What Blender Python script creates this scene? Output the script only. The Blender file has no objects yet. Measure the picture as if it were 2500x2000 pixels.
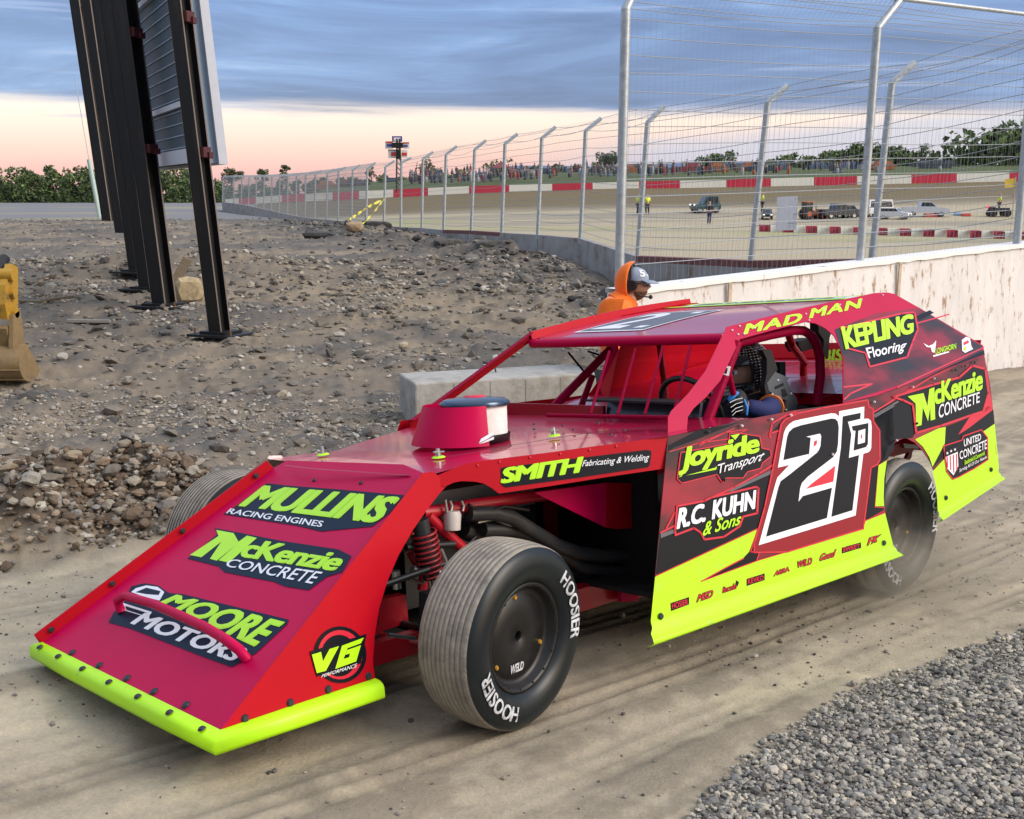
import bpy, bmesh, math, random
import numpy as np
from mathutils import Vector, Matrix, noise
from mathutils.geometry import tessellate_polygon
R = math.radians
V = Vector
random.seed(7); rng = np.random.default_rng(7)
C = bpy.context.scene.collection
scene = bpy.context.scene

# ------------------------------------------------------------ camera
F_PX, PITCH, CAM_H = 2680.69, 0.1948, 1.8564        # focal length in photo pixels (2500 wide)
cam_d = bpy.data.cameras.new('camera'); cam = bpy.data.objects.new('camera', cam_d); C.objects.link(cam)
cam_d.sensor_width = 36; cam_d.lens = F_PX/2500*36; cam_d.clip_start = .05; cam_d.clip_end = 6000
cam.location = (0, 0, CAM_H); cam.rotation_euler = (R(90)-PITCH, 0, 0)
scene.camera = cam
CO = V((0, 0, CAM_H)); CP, SP = math.cos(PITCH), math.sin(PITCH)
FWD = V((0, CP, -SP)); UP = V((0, SP, CP)); RT = V((1, 0, 0))
def ray(u, v): return (FWD + RT*((u-1250)/F_PX) + UP*((1000-v)/F_PX))
def at(u, v, y):                                    # the point of a photo pixel at a distance y in front of the camera
    d = ray(u, v); return CO + d*(y/d.y)

# ------------------------------------------------------------ world: dusk sky with a cloud deck over a clear peach band
SUN_EL, SUN_AZ = R(13), R(108)                       # azimuth measured from +Y towards +X
world = bpy.data.worlds.new('World'); scene.world = world; world.use_nodes = True
nt = world.node_tree; nt.nodes.clear()
def N(tree, kind, **kw):
    n = tree.nodes.new(kind)
    for k, v in kw.items():
        if k == 'ins':
            for a, b in v.items(): n.inputs[a].default_value = b
        else: setattr(n, k, v)
    return n
def L(tree, a, b): tree.links.new(a, b)
def ramp(tree, stops, interp='LINEAR'):
    n = N(tree, 'ShaderNodeValToRGB'); r = n.color_ramp; r.interpolation = interp
    while len(r.elements) < len(stops): r.elements.new(.5)
    for e, (p, c) in zip(r.elements, stops): e.position = p; e.color = (*c, 1) if len(c) == 3 else c
    return n
def srgb(r, g, b):
    f = lambda c: (c/255/12.92 if c/255 <= .04045 else ((c/255+.055)/1.055)**2.4)
    return (f(r), f(g), f(b))
out = N(nt, 'ShaderNodeOutputWorld')
sky = N(nt, 'ShaderNodeTexSky', sky_type='NISHITA', sun_disc=False, sun_elevation=SUN_EL, sun_rotation=SUN_AZ, dust_density=2.0)
bg1 = N(nt, 'ShaderNodeBackground', ins={'Strength': .05}); L(nt, sky.outputs[0], bg1.inputs[0])
tc = N(nt, 'ShaderNodeTexCoord'); sep = N(nt, 'ShaderNodeSeparateXYZ'); L(nt, tc.outputs['Generated'], sep.inputs[0])
# z of the view direction is sin(elevation): clouds begin near 0.08
mp = N(nt, 'ShaderNodeMapping'); mp.inputs['Scale'].default_value = (2.2, 2.2, 30); L(nt, tc.outputs['Generated'], mp.inputs[0])
nz = N(nt, 'ShaderNodeTexNoise', ins={'Scale': 1.6, 'Detail': 7, 'Roughness': .58, 'Distortion': .5}); L(nt, mp.outputs[0], nz.inputs[0])
mp2 = N(nt, 'ShaderNodeMapping'); mp2.inputs['Scale'].default_value = (1.5, 1.5, 5); L(nt, tc.outputs['Generated'], mp2.inputs[0])
nz2 = N(nt, 'ShaderNodeTexNoise', ins={'Scale': 1.1, 'Detail': 4, 'Roughness': .5}); L(nt, mp2.outputs[0], nz2.inputs[0])
def M(tree, op, a, b, clamp=False):
    n = N(tree, 'ShaderNodeMath', operation=op, use_clamp=clamp)
    for i, x in enumerate((a, b)):
        if x is None: continue
        if isinstance(x, (int, float)): n.inputs[i].default_value = x
        else: L(tree, x, n.inputs[i])
    return n.outputs[0]
wob = M(nt, 'ADD', M(nt, 'MULTIPLY', M(nt, 'SUBTRACT', nz.outputs[0], .5), .032), M(nt, 'MULTIPLY', M(nt, 'SUBTRACT', nz2.outputs[0], .5), .016))
# the deck's edge lies a little lower to the right
edge = M(nt, 'ADD', sep.outputs['Z'], M(nt, 'MULTIPLY', sep.outputs['X'], .012))
zz = M(nt, 'ADD', edge, wob)
clear = ramp(nt, [(0, srgb(224, 174, 176)), (.2, srgb(232, 182, 178)), (.45, srgb(240, 202, 190)), (.75, srgb(246, 222, 208)), (1, srgb(243, 230, 222))])
L(nt, M(nt, 'MULTIPLY', sep.outputs['Z'], 12), clear.inputs[0])
cloudc = ramp(nt, [(.30, srgb(74, 96, 146)), (.45, srgb(94, 118, 170)), (.58, srgb(112, 142, 194)), (.72, srgb(150, 176, 216))])
mp3 = N(nt, 'ShaderNodeMapping'); mp3.inputs['Scale'].default_value = (2.2, 2.2, 14); L(nt, tc.outputs['Generated'], mp3.inputs[0])
nz3 = N(nt, 'ShaderNodeTexNoise', ins={'Scale': 1.7, 'Detail': 9, 'Roughness': .62, 'Distortion': .8}); L(nt, mp3.outputs[0], nz3.inputs[0])
# darker near the deck's lower edge
L(nt, M(nt, 'ADD', nz3.outputs[0], M(nt, 'MULTIPLY', M(nt, 'SUBTRACT', sep.outputs['Z'], .125), 1.6)), cloudc.inputs[0])
mask = N(nt, 'ShaderNodeMapRange', interpolation_type='SMOOTHSTEP', ins={'From Min': .062, 'From Max': .079}); L(nt, zz, mask.inputs[0])
# a low bank of lilac haze on the right
low = N(nt, 'ShaderNodeMapRange', interpolation_type='SMOOTHSTEP', ins={'From Min': .030, 'From Max': .050, 'To Min': .85, 'To Max': 0})
L(nt, M(nt, 'ADD', M(nt, 'SUBTRACT', sep.outputs['Z'], M(nt, 'MULTIPLY', sep.outputs['X'], .075)), M(nt, 'ADD', wob, .006)), low.inputs[0])
lowx = N(nt, 'ShaderNodeMapRange', interpolation_type='SMOOTHSTEP', ins={'From Min': -.02, 'From Max': .12}); L(nt, sep.outputs['X'], lowx.inputs[0])
def MIX(tree, f, a, b):
    n = N(tree, 'ShaderNodeMix', data_type='RGBA')
    for s, x in ((n.inputs[0], f), (n.inputs[6], a), (n.inputs[7], b)):
        if hasattr(x, 'default_value') or hasattr(x, 'is_linked'): L(tree, x, s)
        else: s.default_value = x if isinstance(x, (int, float)) else (*x, 1)
    return n.outputs[2]
c1_ = MIX(nt, M(nt, 'MULTIPLY', low.outputs[0], lowx.outputs[0]), clear.outputs[0], srgb(186, 192, 214))
c2_ = MIX(nt, mask.outputs[0], c1_, cloudc.outputs[0])
# thin streaks in the clear band
mp4 = N(nt, 'ShaderNodeMapping'); mp4.inputs['Scale'].default_value = (3, 3, 90); L(nt, tc.outputs['Generated'], mp4.inputs[0])
nz4 = N(nt, 'ShaderNodeTexNoise', ins={'Scale': 1.5, 'Detail': 4}); L(nt, mp4.outputs[0], nz4.inputs[0])
stk = N(nt, 'ShaderNodeMapRange', interpolation_type='SMOOTHSTEP', ins={'From Min': .60, 'From Max': .72, 'To Max': .55}); L(nt, nz4.outputs[0], stk.inputs[0])
stz = N(nt, 'ShaderNodeMapRange', interpolation_type='SMOOTHSTEP', ins={'From Min': .045, 'From Max': .07}); L(nt, sep.outputs['Z'], stz.inputs[0])
c3_ = MIX(nt, M(nt, 'MULTIPLY', stk.outputs[0], stz.outputs[0]), c2_, srgb(150, 165, 205))
# overhead the deck is brighter and paler: soft top light
top = N(nt, 'ShaderNodeMapRange', interpolation_type='SMOOTHSTEP', ins={'From Min': .35, 'From Max': .9}); L(nt, sep.outputs['Z'], top.inputs[0])
back = N(nt, 'ShaderNodeMapRange', interpolation_type='SMOOTHSTEP', ins={'From Min': .25, 'From Max': -.35}); L(nt, sep.outputs['Y'], back.inputs[0])
backc = ramp(nt, [(.42, (.16, .19, .26)), (.6, (.30, .33, .40))]); L(nt, nz3.outputs[0], backc.inputs[0])
c3b = MIX(nt, back.outputs[0], c3_, backc.outputs[0])
c4_ = MIX(nt, top.outputs[0], c3b, (.92, .97, 1.06))
bg2 = N(nt, 'ShaderNodeBackground', ins={'Strength': 1.0}); L(nt, c4_, bg2.inputs[0])
ad = N(nt, 'ShaderNodeAddShader'); L(nt, bg1.outputs[0], ad.inputs[0]); L(nt, bg2.outputs[0], ad.inputs[1])
L(nt, ad.outputs[0], out.inputs[0])

sun_d = bpy.data.lights.new('sun', 'SUN'); sun_d.energy = 2.7; sun_d.angle = R(32); sun_d.color = (1, .90, .80)
sun = bpy.data.objects.new('sun', sun_d); C.objects.link(sun)
sd = V((math.sin(SUN_AZ)*math.cos(SUN_EL+.35), math.cos(SUN_AZ)*math.cos(SUN_EL+.35), math.sin(SUN_EL+.35)))
sun.rotation_euler = sd.to_track_quat('Z', 'Y').to_euler(); sun.location = (20, 20, 30)
vs = scene.view_settings; vs.view_transform = 'Standard'; vs.look = 'None'; vs.exposure = 0.15; vs.gamma = 1
scene.render.engine = 'CYCLES'
scene.cycles.use_denoising = True

# ------------------------------------------------------------ object helpers
def tag(o, label=None, cat=None, group=None, kind=None):
    if label: o['label'] = label
    if cat: o['category'] = cat
    if group: o['group'] = group
    if kind: o['kind'] = kind
    return o
def empty(name, loc=(0, 0, 0), mw=None):
    o = bpy.data.objects.new(name, None); o.empty_display_size = .2; C.objects.link(o)
    if mw is not None: o.matrix_world = mw
    else: o.location = loc
    return o
def copy_tree(o, parent=None):
    c = o.copy(); C.objects.link(c)
    if parent: c.parent = parent
    for ch in list(o.children): copy_tree(ch, c)
    return c
class MB:
    def __init__(s): s.v = []; s.f = []; s.m = []; s.mats = []; s.sm = []
    def mi(s, mat):
        if mat not in s.mats: s.mats.append(mat)
        return s.mats.index(mat)
    def add(s, vs, fs, mat, smooth=False):
        b = len(s.v); s.v += [tuple(v) for v in vs]; i = s.mi(mat)
        for f in fs: s.f.append(tuple(b+k for k in f)); s.m.append(i); s.sm.append(smooth)
    def poly(s, pts, mat, rev=False):
        pts = [V(p) for p in pts]
        for t in tessellate_polygon([pts]): s.add([pts[k] for k in (t[::-1] if rev else t)], [(0, 1, 2)], mat)
    def prism(s, pts, off, mat, mat2=None, mat3=None):    # a sheet cut to an outline, thickness = off
        pts = [V(p) for p in pts]; off = V(off); n = len(pts); q = [p+off for p in pts]
        for t in tessellate_polygon([pts]):
            s.add([pts[k] for k in t], [(0, 1, 2)], mat); s.add([q[k] for k in t], [(2, 1, 0)], mat2 or mat)
        for i in range(n):
            j = (i+1) % n; s.add([pts[i], pts[j], q[j], q[i]], [(0, 1, 2, 3)], mat3 or mat)
    def box(s, c, sz, mat, rot=None, taper=1.0):
        c = V(c); hx, hy, hz = sz[0]/2, sz[1]/2, sz[2]/2
        vs = []
        for z, t in ((-hz, 1), (hz, taper)):
            for x, y in ((-hx, -hy), (hx, -hy), (hx, hy), (-hx, hy)):
                p = V((x*t, y*t, z)); vs.append(c + (rot @ p if rot else p))
        s.add(vs, [(0, 3, 2, 1), (4, 5, 6, 7), (0, 1, 5, 4), (1, 2, 6, 5), (2, 3, 7, 6), (3, 0, 4, 7)], mat)
    def tube(s, pts, r, mat, n=10, smooth=True, cap=True):
        pts = [V(p) for p in pts]; k = len(pts); rs = r if isinstance(r, (list, tuple)) else [r]*k
        rings = []; prev = None
        for i, p in enumerate(pts):
            d = (pts[min(i+1, k-1)]-pts[max(i-1, 0)]).normalized()
            if prev is None:
                a = V((0, 0, 1)) if abs(d.z) < .9 else V((1, 0, 0)); x = d.cross(a).normalized()
            else: x = (prev - d*prev.dot(d)).normalized()
            prev = x; y = d.cross(x)
            rings.append([p + (x*math.cos(2*math.pi*j/n)+y*math.sin(2*math.pi*j/n))*rs[i] for j in range(n)])
        vs = [p for rg in rings for p in rg]; fs = []
        for i in range(k-1):
            for j in range(n): fs.append((i*n+j, i*n+(j+1) % n, (i+1)*n+(j+1) % n, (i+1)*n+j))
        s.add(vs, fs, mat, smooth)
        if cap: s.add(rings[0], [tuple(range(n))[::-1]], mat); s.add(rings[-1], [tuple(range(n))], mat)
    def lathe(s, prof, mat, n=64, axis='y', smooth=True, mats=None, T=None):   # prof: (axial, radius)
        vs = []
        for a, r in prof:
            for j in range(n):
                t = 2*math.pi*j/n; p = (r*math.cos(t), a, r*math.sin(t)) if axis == 'y' else (r*math.cos(t), r*math.sin(t), a)
                vs.append(T @ V(p) if T else p)
        b = len(s.v); s.v += [tuple(v) for v in vs]
        for i in range(len(prof)-1):
            mm = s.mi(mats[i] if mats else mat)
            for j in range(n):
                f = (i*n+j, i*n+(j+1) % n, (i+1)*n+(j+1) % n, (i+1)*n+j)
                s.f.append(tuple(b+k for k in (f if axis == 'z' else f[::-1]))); s.m.append(mm); s.sm.append(smooth)
    def grid(s, P, mat, smooth=True):                     # P[i][j] points
        a, b = len(P), len(P[0])
        s.add([p for row in P for p in row], [(i*b+j, i*b+j+1, (i+1)*b+j+1, (i+1)*b+j) for i in range(a-1) for j in range(b-1)], mat, smooth)
    def ball(s, c, r, mat, n=12, m=8, sc=(1, 1, 1), rot=None):
        c = V(c); P = []
        for i in range(m+1):
            t = math.pi*i/m; row = []
            for j in range(n+1):
                a = 2*math.pi*j/n; p = V((math.sin(t)*math.cos(a)*sc[0], math.sin(t)*math.sin(a)*sc[1], math.cos(t)*sc[2]))*r
                row.append(c+(rot @ p if rot else p))
            P.append(row)
        s.grid(P, mat)
    def build(s, name, parent=None, ml=None, bevel=0):
        me = bpy.data.meshes.new(name); me.from_pydata(s.v, [], s.f)
        for m in s.mats: me.materials.append(m)
        me.polygons.foreach_set('material_index', s.m); me.polygons.foreach_set('use_smooth', s.sm); me.update()
        o = bpy.data.objects.new(name, me); C.objects.link(o)
        if parent: o.parent = parent
        if ml is not None: o.matrix_local = ml
        if bevel:
            b = o.modifiers.new('bevel', 'BEVEL'); b.width = bevel; b.segments = 2; b.limit_method = 'ANGLE'
        return o

# ------------------------------------------------------------ materials
MATS = {}
def mat(name, col, rough=.5, metal=0, coat=0, spec=.5, var=0, vscale=8, bump=0, bscale=40, dirt=None, dscale=3, dlo=.45, dhi=.7, emit=0, stretch=(1, 1, 1), sheen=0):
    m = bpy.data.materials.new(name); m.use_nodes = True; t = m.node_tree; b = t.nodes['Principled BSDF']
    b.inputs['Base Color'].default_value = (*col, 1); b.inputs['Roughness'].default_value = rough; b.inputs['Metallic'].default_value = metal
    b.inputs['Coat Weight'].default_value = coat; b.inputs['Coat Roughness'].default_value = .06; b.inputs['Specular IOR Level'].default_value = spec
    if sheen: b.inputs['Sheen Weight'].default_value = sheen
    if var or bump or dirt:
        tcn = N(t, 'ShaderNodeTexCoord'); mpn = N(t, 'ShaderNodeMapping'); mpn.inputs['Scale'].default_value = stretch; L(t, tcn.outputs['Object'], mpn.inputs[0])
        cur = None
        if var:
            n = N(t, 'ShaderNodeTexNoise', ins={'Scale': vscale, 'Detail': 8, 'Roughness': .65}); L(t, mpn.outputs[0], n.inputs[0])
            mr = N(t, 'ShaderNodeMapRange', ins={'From Min': .25, 'From Max': .75, 'To Min': 1-var, 'To Max': 1+var}); L(t, n.outputs[0], mr.inputs[0])
            mx = N(t, 'ShaderNodeMix', data_type='RGBA', blend_type='MULTIPLY'); mx.inputs[0].default_value = 1; mx.inputs[6].default_value = (*col, 1); L(t, mr.outputs[0], mx.inputs[7])
            cur = mx.outputs[2]
        if dirt:
            n = N(t, 'ShaderNodeTexNoise', ins={'Scale': dscale, 'Detail': 9, 'Roughness': .7}); L(t, mpn.outputs[0], n.inputs[0])
            mr = N(t, 'ShaderNodeMapRange', interpolation_type='SMOOTHSTEP', ins={'From Min': dlo, 'From Max': dhi}); L(t, n.outputs[0], mr.inputs[0])
            cur = MIX(t, mr.outputs[0], cur if cur is not None else col, dirt)
        if cur is not None: L(t, cur, b.inputs['Base Color'])
        if bump:
            n = N(t, 'ShaderNodeTexNoise', ins={'Scale': bscale, 'Detail': 6}); L(t, mpn.outputs[0], n.inputs[0])
            bp = N(t, 'ShaderNodeBump', ins={'Strength': bump, 'Distance': .02}); L(t, n.outputs[0], bp.inputs['Height']); L(t, bp.outputs[0], b.inputs['Normal'])
    if emit: b.inputs['Emission Color'].default_value = (*col, 1); b.inputs['Emission Strength'].default_value = emit
    MATS[name] = m; return m
REDG = mat('red_gloss', (.46, .001, .048), .30, coat=.75, spec=.4, var=.05, vscale=3, bump=.06, bscale=2.2)  # base red bluer too: sky reflection on hood and roof put into the colour
REDW = mat('red_vinyl', (.44, .002, .048), .42, spec=.18, var=.08, vscale=3, bump=.10, bscale=2.2)
RED = mat('red_sky_tinted', (.50, .001, .062), .40, spec=.12, bump=.10, bscale=2.5, dirt=(.30, .06, .07), dscale=16, dlo=.66, dhi=.80, var=.08, vscale=3)  # same red as the sides, with the blue sky's reflection coloured in
REDS = mat('red_side_sheet', (.44, .002, .012), .38, spec=.15, var=.06, vscale=4, bump=.10, bscale=2.5, dirt=(.26, .05, .05), dscale=14, dlo=.66, dhi=.80)
REDD = mat('red_flat', (.26, .003, .014), .34, coat=.05, spec=.3)
REDF = mat('red_frame', (.42, .006, .02), .35, coat=.3, dirt=(.10, .06, .05), dlo=.55, dhi=.75, dscale=9)
YEL = mat('neon_yellow', (.45, .84, .004), .38, coat=.15, spec=.4, var=.05, vscale=5, dirt=(.40, .52, .10), dlo=.58, dhi=.80, dscale=11)
YELP = mat('neon_plastic', (.45, .84, .006), .42, spec=.4, dirt=(.32, .36, .12), dlo=.58, dhi=.78, dscale=13)
BLK = mat('black_vinyl', (.004, .006, .011), .34, spec=.18)
WHT = mat('white_vinyl', (.82, .83, .88), .35)
GRY = mat('grey_vinyl', (.10, .10, .12), .35)
REDL = mat('bright_red_line', (.60, .008, .035), .35)
BLKM = mat('black_metal', (.012, .012, .014), .45, metal=.0, spec=.4, var=.3)
BLKR = mat('black_matte', (.006, .006, .007), .75)
ALU = mat('aluminium', (.55, .56, .58), .35, metal=.9, var=.08)
STEEL = mat('bright_steel', (.5, .5, .5), .3, metal=.9)
BOLT = mat('dark_bolt', (.015, .014, .02), .5)
RIV = mat('rivet', (.75, .62, .65), .3, metal=.5)
# smoky red and black wrap of the doors
def wrap_mat():
    m = bpy.data.materials.new('smoky_wrap'); m.use_nodes = True; t = m.node_tree; b = t.nodes['Principled BSDF']
    tcn = N(t, 'ShaderNodeTexCoord'); mpn = N(t, 'ShaderNodeMapping'); mpn.inputs['Scale'].default_value = (1, .2, 2.6); mpn.inputs['Rotation'].default_value = (0, R(-24), 0)
    L(t, tcn.outputs['Object'], mpn.inputs[0])
    n = N(t, 'ShaderNodeTexNoise', ins={'Scale': 2.4, 'Detail': 3, 'Roughness': .5}); L(t, mpn.outputs[0], n.inputs[0])
    r = ramp(t, [(.36, (.014, .010, .014)), (.47, (.08, .006, .014)), (.56, (.20, .006, .022)), (.7, (.30, .008, .030))]); L(t, n.outputs[0], r.inputs[0])
    L(t, r.outputs[0], b.inputs['Base Color']); b.inputs['Roughness'].default_value = .3; b.inputs['Specular IOR Level'].default_value = .4; b.inputs['Coat Weight'].default_value = .05
    return m
WRAP = wrap_mat()
CONC = mat('concrete', (.36, .35, .33), .85, var=.22, vscale=5, bump=.25, bscale=30, dirt=(.22, .20, .17), dscale=2.2)
GALV = mat('galvanised', (.42, .46, .50), .42, metal=.55, var=.25, vscale=14)
WIRE = mat('fence_wire', (.36, .38, .40), .45, metal=.4)
# ============================================================ THE RACE CAR
def cv(s, ox, oy): return lambda x, y: (x/s+ox, y/s+oy)
c1 = cv(2.156, 0, 1100); c2 = cv(2.3, 900, 1050); c3 = cv(2.695, 950, 680); c4 = cv(1.917, 1550, 700); c6 = cv(5.39, 1700, 780)
cN = cv(4.538, 1840, 970); cJ = cv(4.663, 1600, 1030); cQ = cv(3.1375, 2100, 740); cS = cv(3.369, 1000, 1080); cR = cv(3.1706, 1580, 1240); cM = cv(6.341, 1780, 700)
px = lambda x, y: (x, y)
TX, TY, YAW, GP, GR, BR_, BP = -.6248, 4.1591, 3.8962, .0765, .0468, .0674, -.0233
MCAR = Matrix.Translation((TX, TY, 0)) @ Matrix.Rotation(YAW, 4, 'Z') @ Matrix.Rotation(-GP, 4, 'Y') @ Matrix.Rotation(GR, 4, 'X')
BL = Matrix.Translation((-1.4, 0, .4)) @ Matrix.Rotation(-BP, 4, 'Y') @ Matrix.Rotation(BR_, 4, 'X') @ Matrix.Translation((1.4, 0, -.4))
MBODY = MCAR @ BL; MINV = MBODY.inverted(); MIN3 = MINV.to_3x3(); OB = MINV @ CO
def plane(a, b, c, up=None):
    a, b, c = V(a), V(b), V(c); n = (b-a).cross(c-a).normalized()
    if n.dot(OB-a) < 0: n = -n
    return (a, n)
def PX(uv, pl, off=0):
    d = MIN3 @ ray(*uv); t = (pl[0]+pl[1]*off-OB).dot(pl[1])/d.dot(pl[1]); return OB + d*t
def Yp(y): return (V((0, y, 0)), V((0, 1, 0)))
def Xp(x): return (V((x, 0, 0)), V((1, 0, 0)))
def mir(p): return V((p[0], -p[1], p[2]))
LAY = .0009
def dec(mb, cvf, pts, pl, k, m): mb.poly([PX(cvf(*p), pl, .0012+LAY*k) for p in pts], m)
def strip(mb, cvf, pts, w, pl, k, m, closed=False):
    pts = [V((p[0], p[1])) for p in pts]
    if closed: pts = pts+[pts[0]]
    for a, b in zip(pts, pts[1:]):
        d = (b-a); 
        if d.length < 1e-6: continue
        d.normalize(); n = V((-d.y, d.x))*w/2; e = d*w*.35; a2, b2 = a-e, b+e
        mb.add([PX(cvf(*q), pl, .0012+LAY*k) for q in (a2+n, b2+n, b2-n, a2-n)], [(0, 1, 2, 3)], m)
def disc(mb, c, n, r, m, h=.006, k=12):
    n = V(n).normalized(); a = n.cross(V((0, 0, 1)) if abs(n.z) < .9 else V((1, 0, 0))).normalized(); b = n.cross(a)
    P = [V(c)+(a*math.cos(2*math.pi*j/k)+b*math.sin(2*math.pi*j/k))*r for j in range(k)]; Q = [V(c)+n*h+(a*math.cos(2*math.pi*j/k)+b*math.sin(2*math.pi*j/k))*r*.7 for j in range(k)]
    mb.add(P+Q, [(j, (j+1) % k, k+(j+1) % k, k+j) for j in range(k)]+[tuple(range(k, 2*k))], m, False)
_tc = {}
def text2d(s, bold=0., shear=0., space=1.):
    key = (s, bold, shear, space)
    if key in _tc: return _tc[key]
    cu = bpy.data.curves.new('t', 'FONT'); cu.body = s; cu.size = 1; cu.offset = bold; cu.shear = shear; cu.space_character = space; cu.resolution_u = 3
    cu.dimensions = '2D'; cu.fill_mode = 'BOTH'
    o = bpy.data.objects.new('t', cu); C.objects.link(o); dg = bpy.context.evaluated_depsgraph_get(); dg.update()
    me = bpy.data.meshes.new_from_object(o.evaluated_get(dg))
    vs = [(v.co.x, v.co.y) for v in me.vertices]; fs = [tuple(p.vertices) for p in me.polygons]
    bpy.data.objects.remove(o); bpy.data.curves.remove(cu); bpy.data.meshes.remove(me)
    # the layout box comes from the plain weight so that outlines stay in register
    _tc[key] = (vs, fs); return _tc[key]
def tbox(s, shear, space):
    vs, _ = text2d(s, 0, shear, space); xs = [v[0] for v in vs]; ys = [v[1] for v in vs]
    return min(xs), max(xs), min(ys), max(ys)
def bold_copies(s, bold, shear, space):
    vs, fs = text2d(s, 0, shear, space); e = bold*1.05
    sh = [(0, 0)] if e < .004 else [(-e, 0), (e, 0), (-e*.75, e*.55), (e*.75, -e*.55), (e*.75, e*.55), (-e*.75, -e*.55), (0, 0)]
    return [([(x+dx, y+dy) for x, y in vs], fs, q*.22) for q, (dx, dy) in enumerate(sh)]
def txt(mb, s, cvf, quad, pl, k, m, bold=.02, shear=0, space=1., box=None):
    x0, x1, y0, y1 = box or tbox(s, shear, space)
    (ax, ay), (bx, by), (cx, cy), (dx, dy) = quad            # TL TR BR BL
    for vs, fs, dk in bold_copies(s, bold, shear, space):
        P = []
        for x, y in vs:
            a = (x-x0)/(x1-x0); b = (y-y0)/(y1-y0)
            tx = ax+(bx-ax)*a; ty = ay+(by-ay)*a; lx = dx+(cx-dx)*a; ly = dy+(cy-dy)*a
            P.append(PX(cvf(lx+(tx-lx)*b, ly+(ty-ly)*b), pl, .0012+LAY*(k+dk)))
        mb.add(P, fs, m)

car = empty('race_car', mw=MCAR)
tag(car, 'red and black dirt track race car with neon yellow skirts and number 21', 'race car')
# ---- reference planes of the body
pS = plane((-.64, .975, .13), (-3.75, .985, .378), (-1.02, .868, .90))
NSB = V((1.0, .6985, .21)); NST = V((.063, .528, .83)); NRE = V((.38, .646, .158))
pT = plane(NSB, mir(NSB), NST); pN = plane(NSB, NST, NRE)
A0 = PX((1631, 1064), pS); N0 = PX(c2(400, 266), pN)
pH = plane(NST, mir(NST), A0)
pK = plane(N0, A0, A0+V((0, .16, -1)))
PTL = V((-1.636, .6345, 1.30)); PKL = V((-3.08, .676, 1.448))
pR = plane(PTL, mir(PTL), PKL)
Q0 = PX(c4(975, 548), pS); pQ = plane(PTL, PKL, Q0)
QR = PX(c4(1640, 325), pS)
pD = plane(Q0, QR, mir(QR))
print('A0', A0, 'N0', N0, 'Q0', Q0, 'QR', QR)

# ---- left side: door and quarter panel in one sheet with the wheel opening
arch = [(1205, 1215), (1186, 1120), (1172, 1062), (1163, 1000), (1164, 920), (1172, 850), (1183, 800), (1200, 752), (1225, 722), (1268, 707), (1308, 728), (1348, 768), (1382, 818), (1403, 868), (1414, 928), (1418, 990), (1418, 1050)]
topl = [(1635, 322), (1500, 372), (1300, 448), (1130, 512), (975, 547), (860, 563), (750, 578), (640, 600), (500, 626), (350, 662), (250, 683), (155, 700)]
outl = [(75, 1570)] + arch + [(1700, 870), (1690, 700), (1662, 450)] + topl
side = MB()
pts = [PX(c4(*p), pS) for p in outl]
side.prism(pts, -pS[1]*.004, WRAP, ALU, WRAP)
D = lambda cvf, pts, k, m: dec(side, cvf, pts, pS, k, m)
Sx = lambda cvf, pts, w, k, m, cl=False: strip(side, cvf, pts, w, pS, k, m, cl)
Tx = lambda s, cvf, q, k, m, **kw: txt(side, s, cvf, q, pS, k, m, **kw)
# black slashes of the wrap
D(cJ, [(60, 1310), (330, 1140), (640, 900), (880, 770), (1330, 560), (1300, 760), (1190, 1200), (1120, 1260), (80, 1725), (10, 1730)], 0, BLK)
D(cJ, [(150, 270), (480, 100), (800, 40), (960, 5), (760, 80), (500, 190), (220, 290), (155, 330)], 0, BLK)
D(cJ, [(60, 1275), (240, 1215), (215, 1265), (62, 1325)], 1, GRY)
D(cJ, [(790, 800), (1330, 545), (1325, 590), (880, 790)], 1, GRY)
Sx(cJ, [(60, 1262), (330, 1130), (600, 880), (900, 745), (1180, 590), (1340, 490)], 20, 1, REDL)
Sx(cJ, [(480, 245), (830, 195), (1050, 85), (800, 120), (500, 270)], 11, 1, REDL)
Sx(cJ, [(160, 340), (520, 235), (900, 75)], 10, 1, REDL)
Sx(cJ, [(125, 1215), (215, 1040), (255, 1030)], 18, 1, REDL)
D(cN, [(200, 385), (330, 250), (480, 175), (880, 100), (900, 120), (500, 190), (330, 330)], 0, BLK)
Sx(cN, [(180, 420), (205, 290), (330, 215), (470, 160)], 16, 1, REDL); Sx(cN, [(185, 450), (175, 400), (290, 370)], 16, 1, REDL)
# black behind the number, towards the rear wheel
D(cN, [(1330, 170), (1540, 60), (1560, 560), (1480, 690), (1440, 1250), (1230, 1370), (1300, 780), (1390, 720), (1400, 400), (1330, 270)], 0, BLK)
Sx(cN, [(1340, 160), (1540, 30)], 14, 2, REDL); Sx(cN, [(1345, 215), (1550, 95)], 22, 1, GRY)
D(cN, [(1385, 755), (1475, 700), (1447, 900), (1440, 1100), (1445, 1207), (1348, 1207)], 2, YEL)
Sx(cN, [(1475, 700), (1385, 755), (1345, 1215), (1450, 1222)], 10, 1, REDL)
# lower yellow
D(cR, [(62, 535), (858, 165), (815, 270), (785, 350), (750, 390), (420, 570), (870, 405), (1668, 165), (1685, 105), (1842, 42), (1902, 280), (1910, 320), (25, 905)], 1, YEL)
Sx(cR, [(68, 526), (860, 158)], 7, 2, REDL); Sx(cR, [(420, 570), (870, 404), (1668, 166), (1690, 98), (1842, 38)], 7, 2, REDL)
D(cR, [(862, 165), (905, 150), (860, 400), (640, 480), (415, 573), (745, 388), (790, 340)], 2, BLK)
Sx(cR, [(858, 165), (800, 340), (870, 345), (850, 405)], 9, 3, REDL); Sx(cR, [(420, 570), (600, 468), (745, 392)], 9, 3, REDL)
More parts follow.
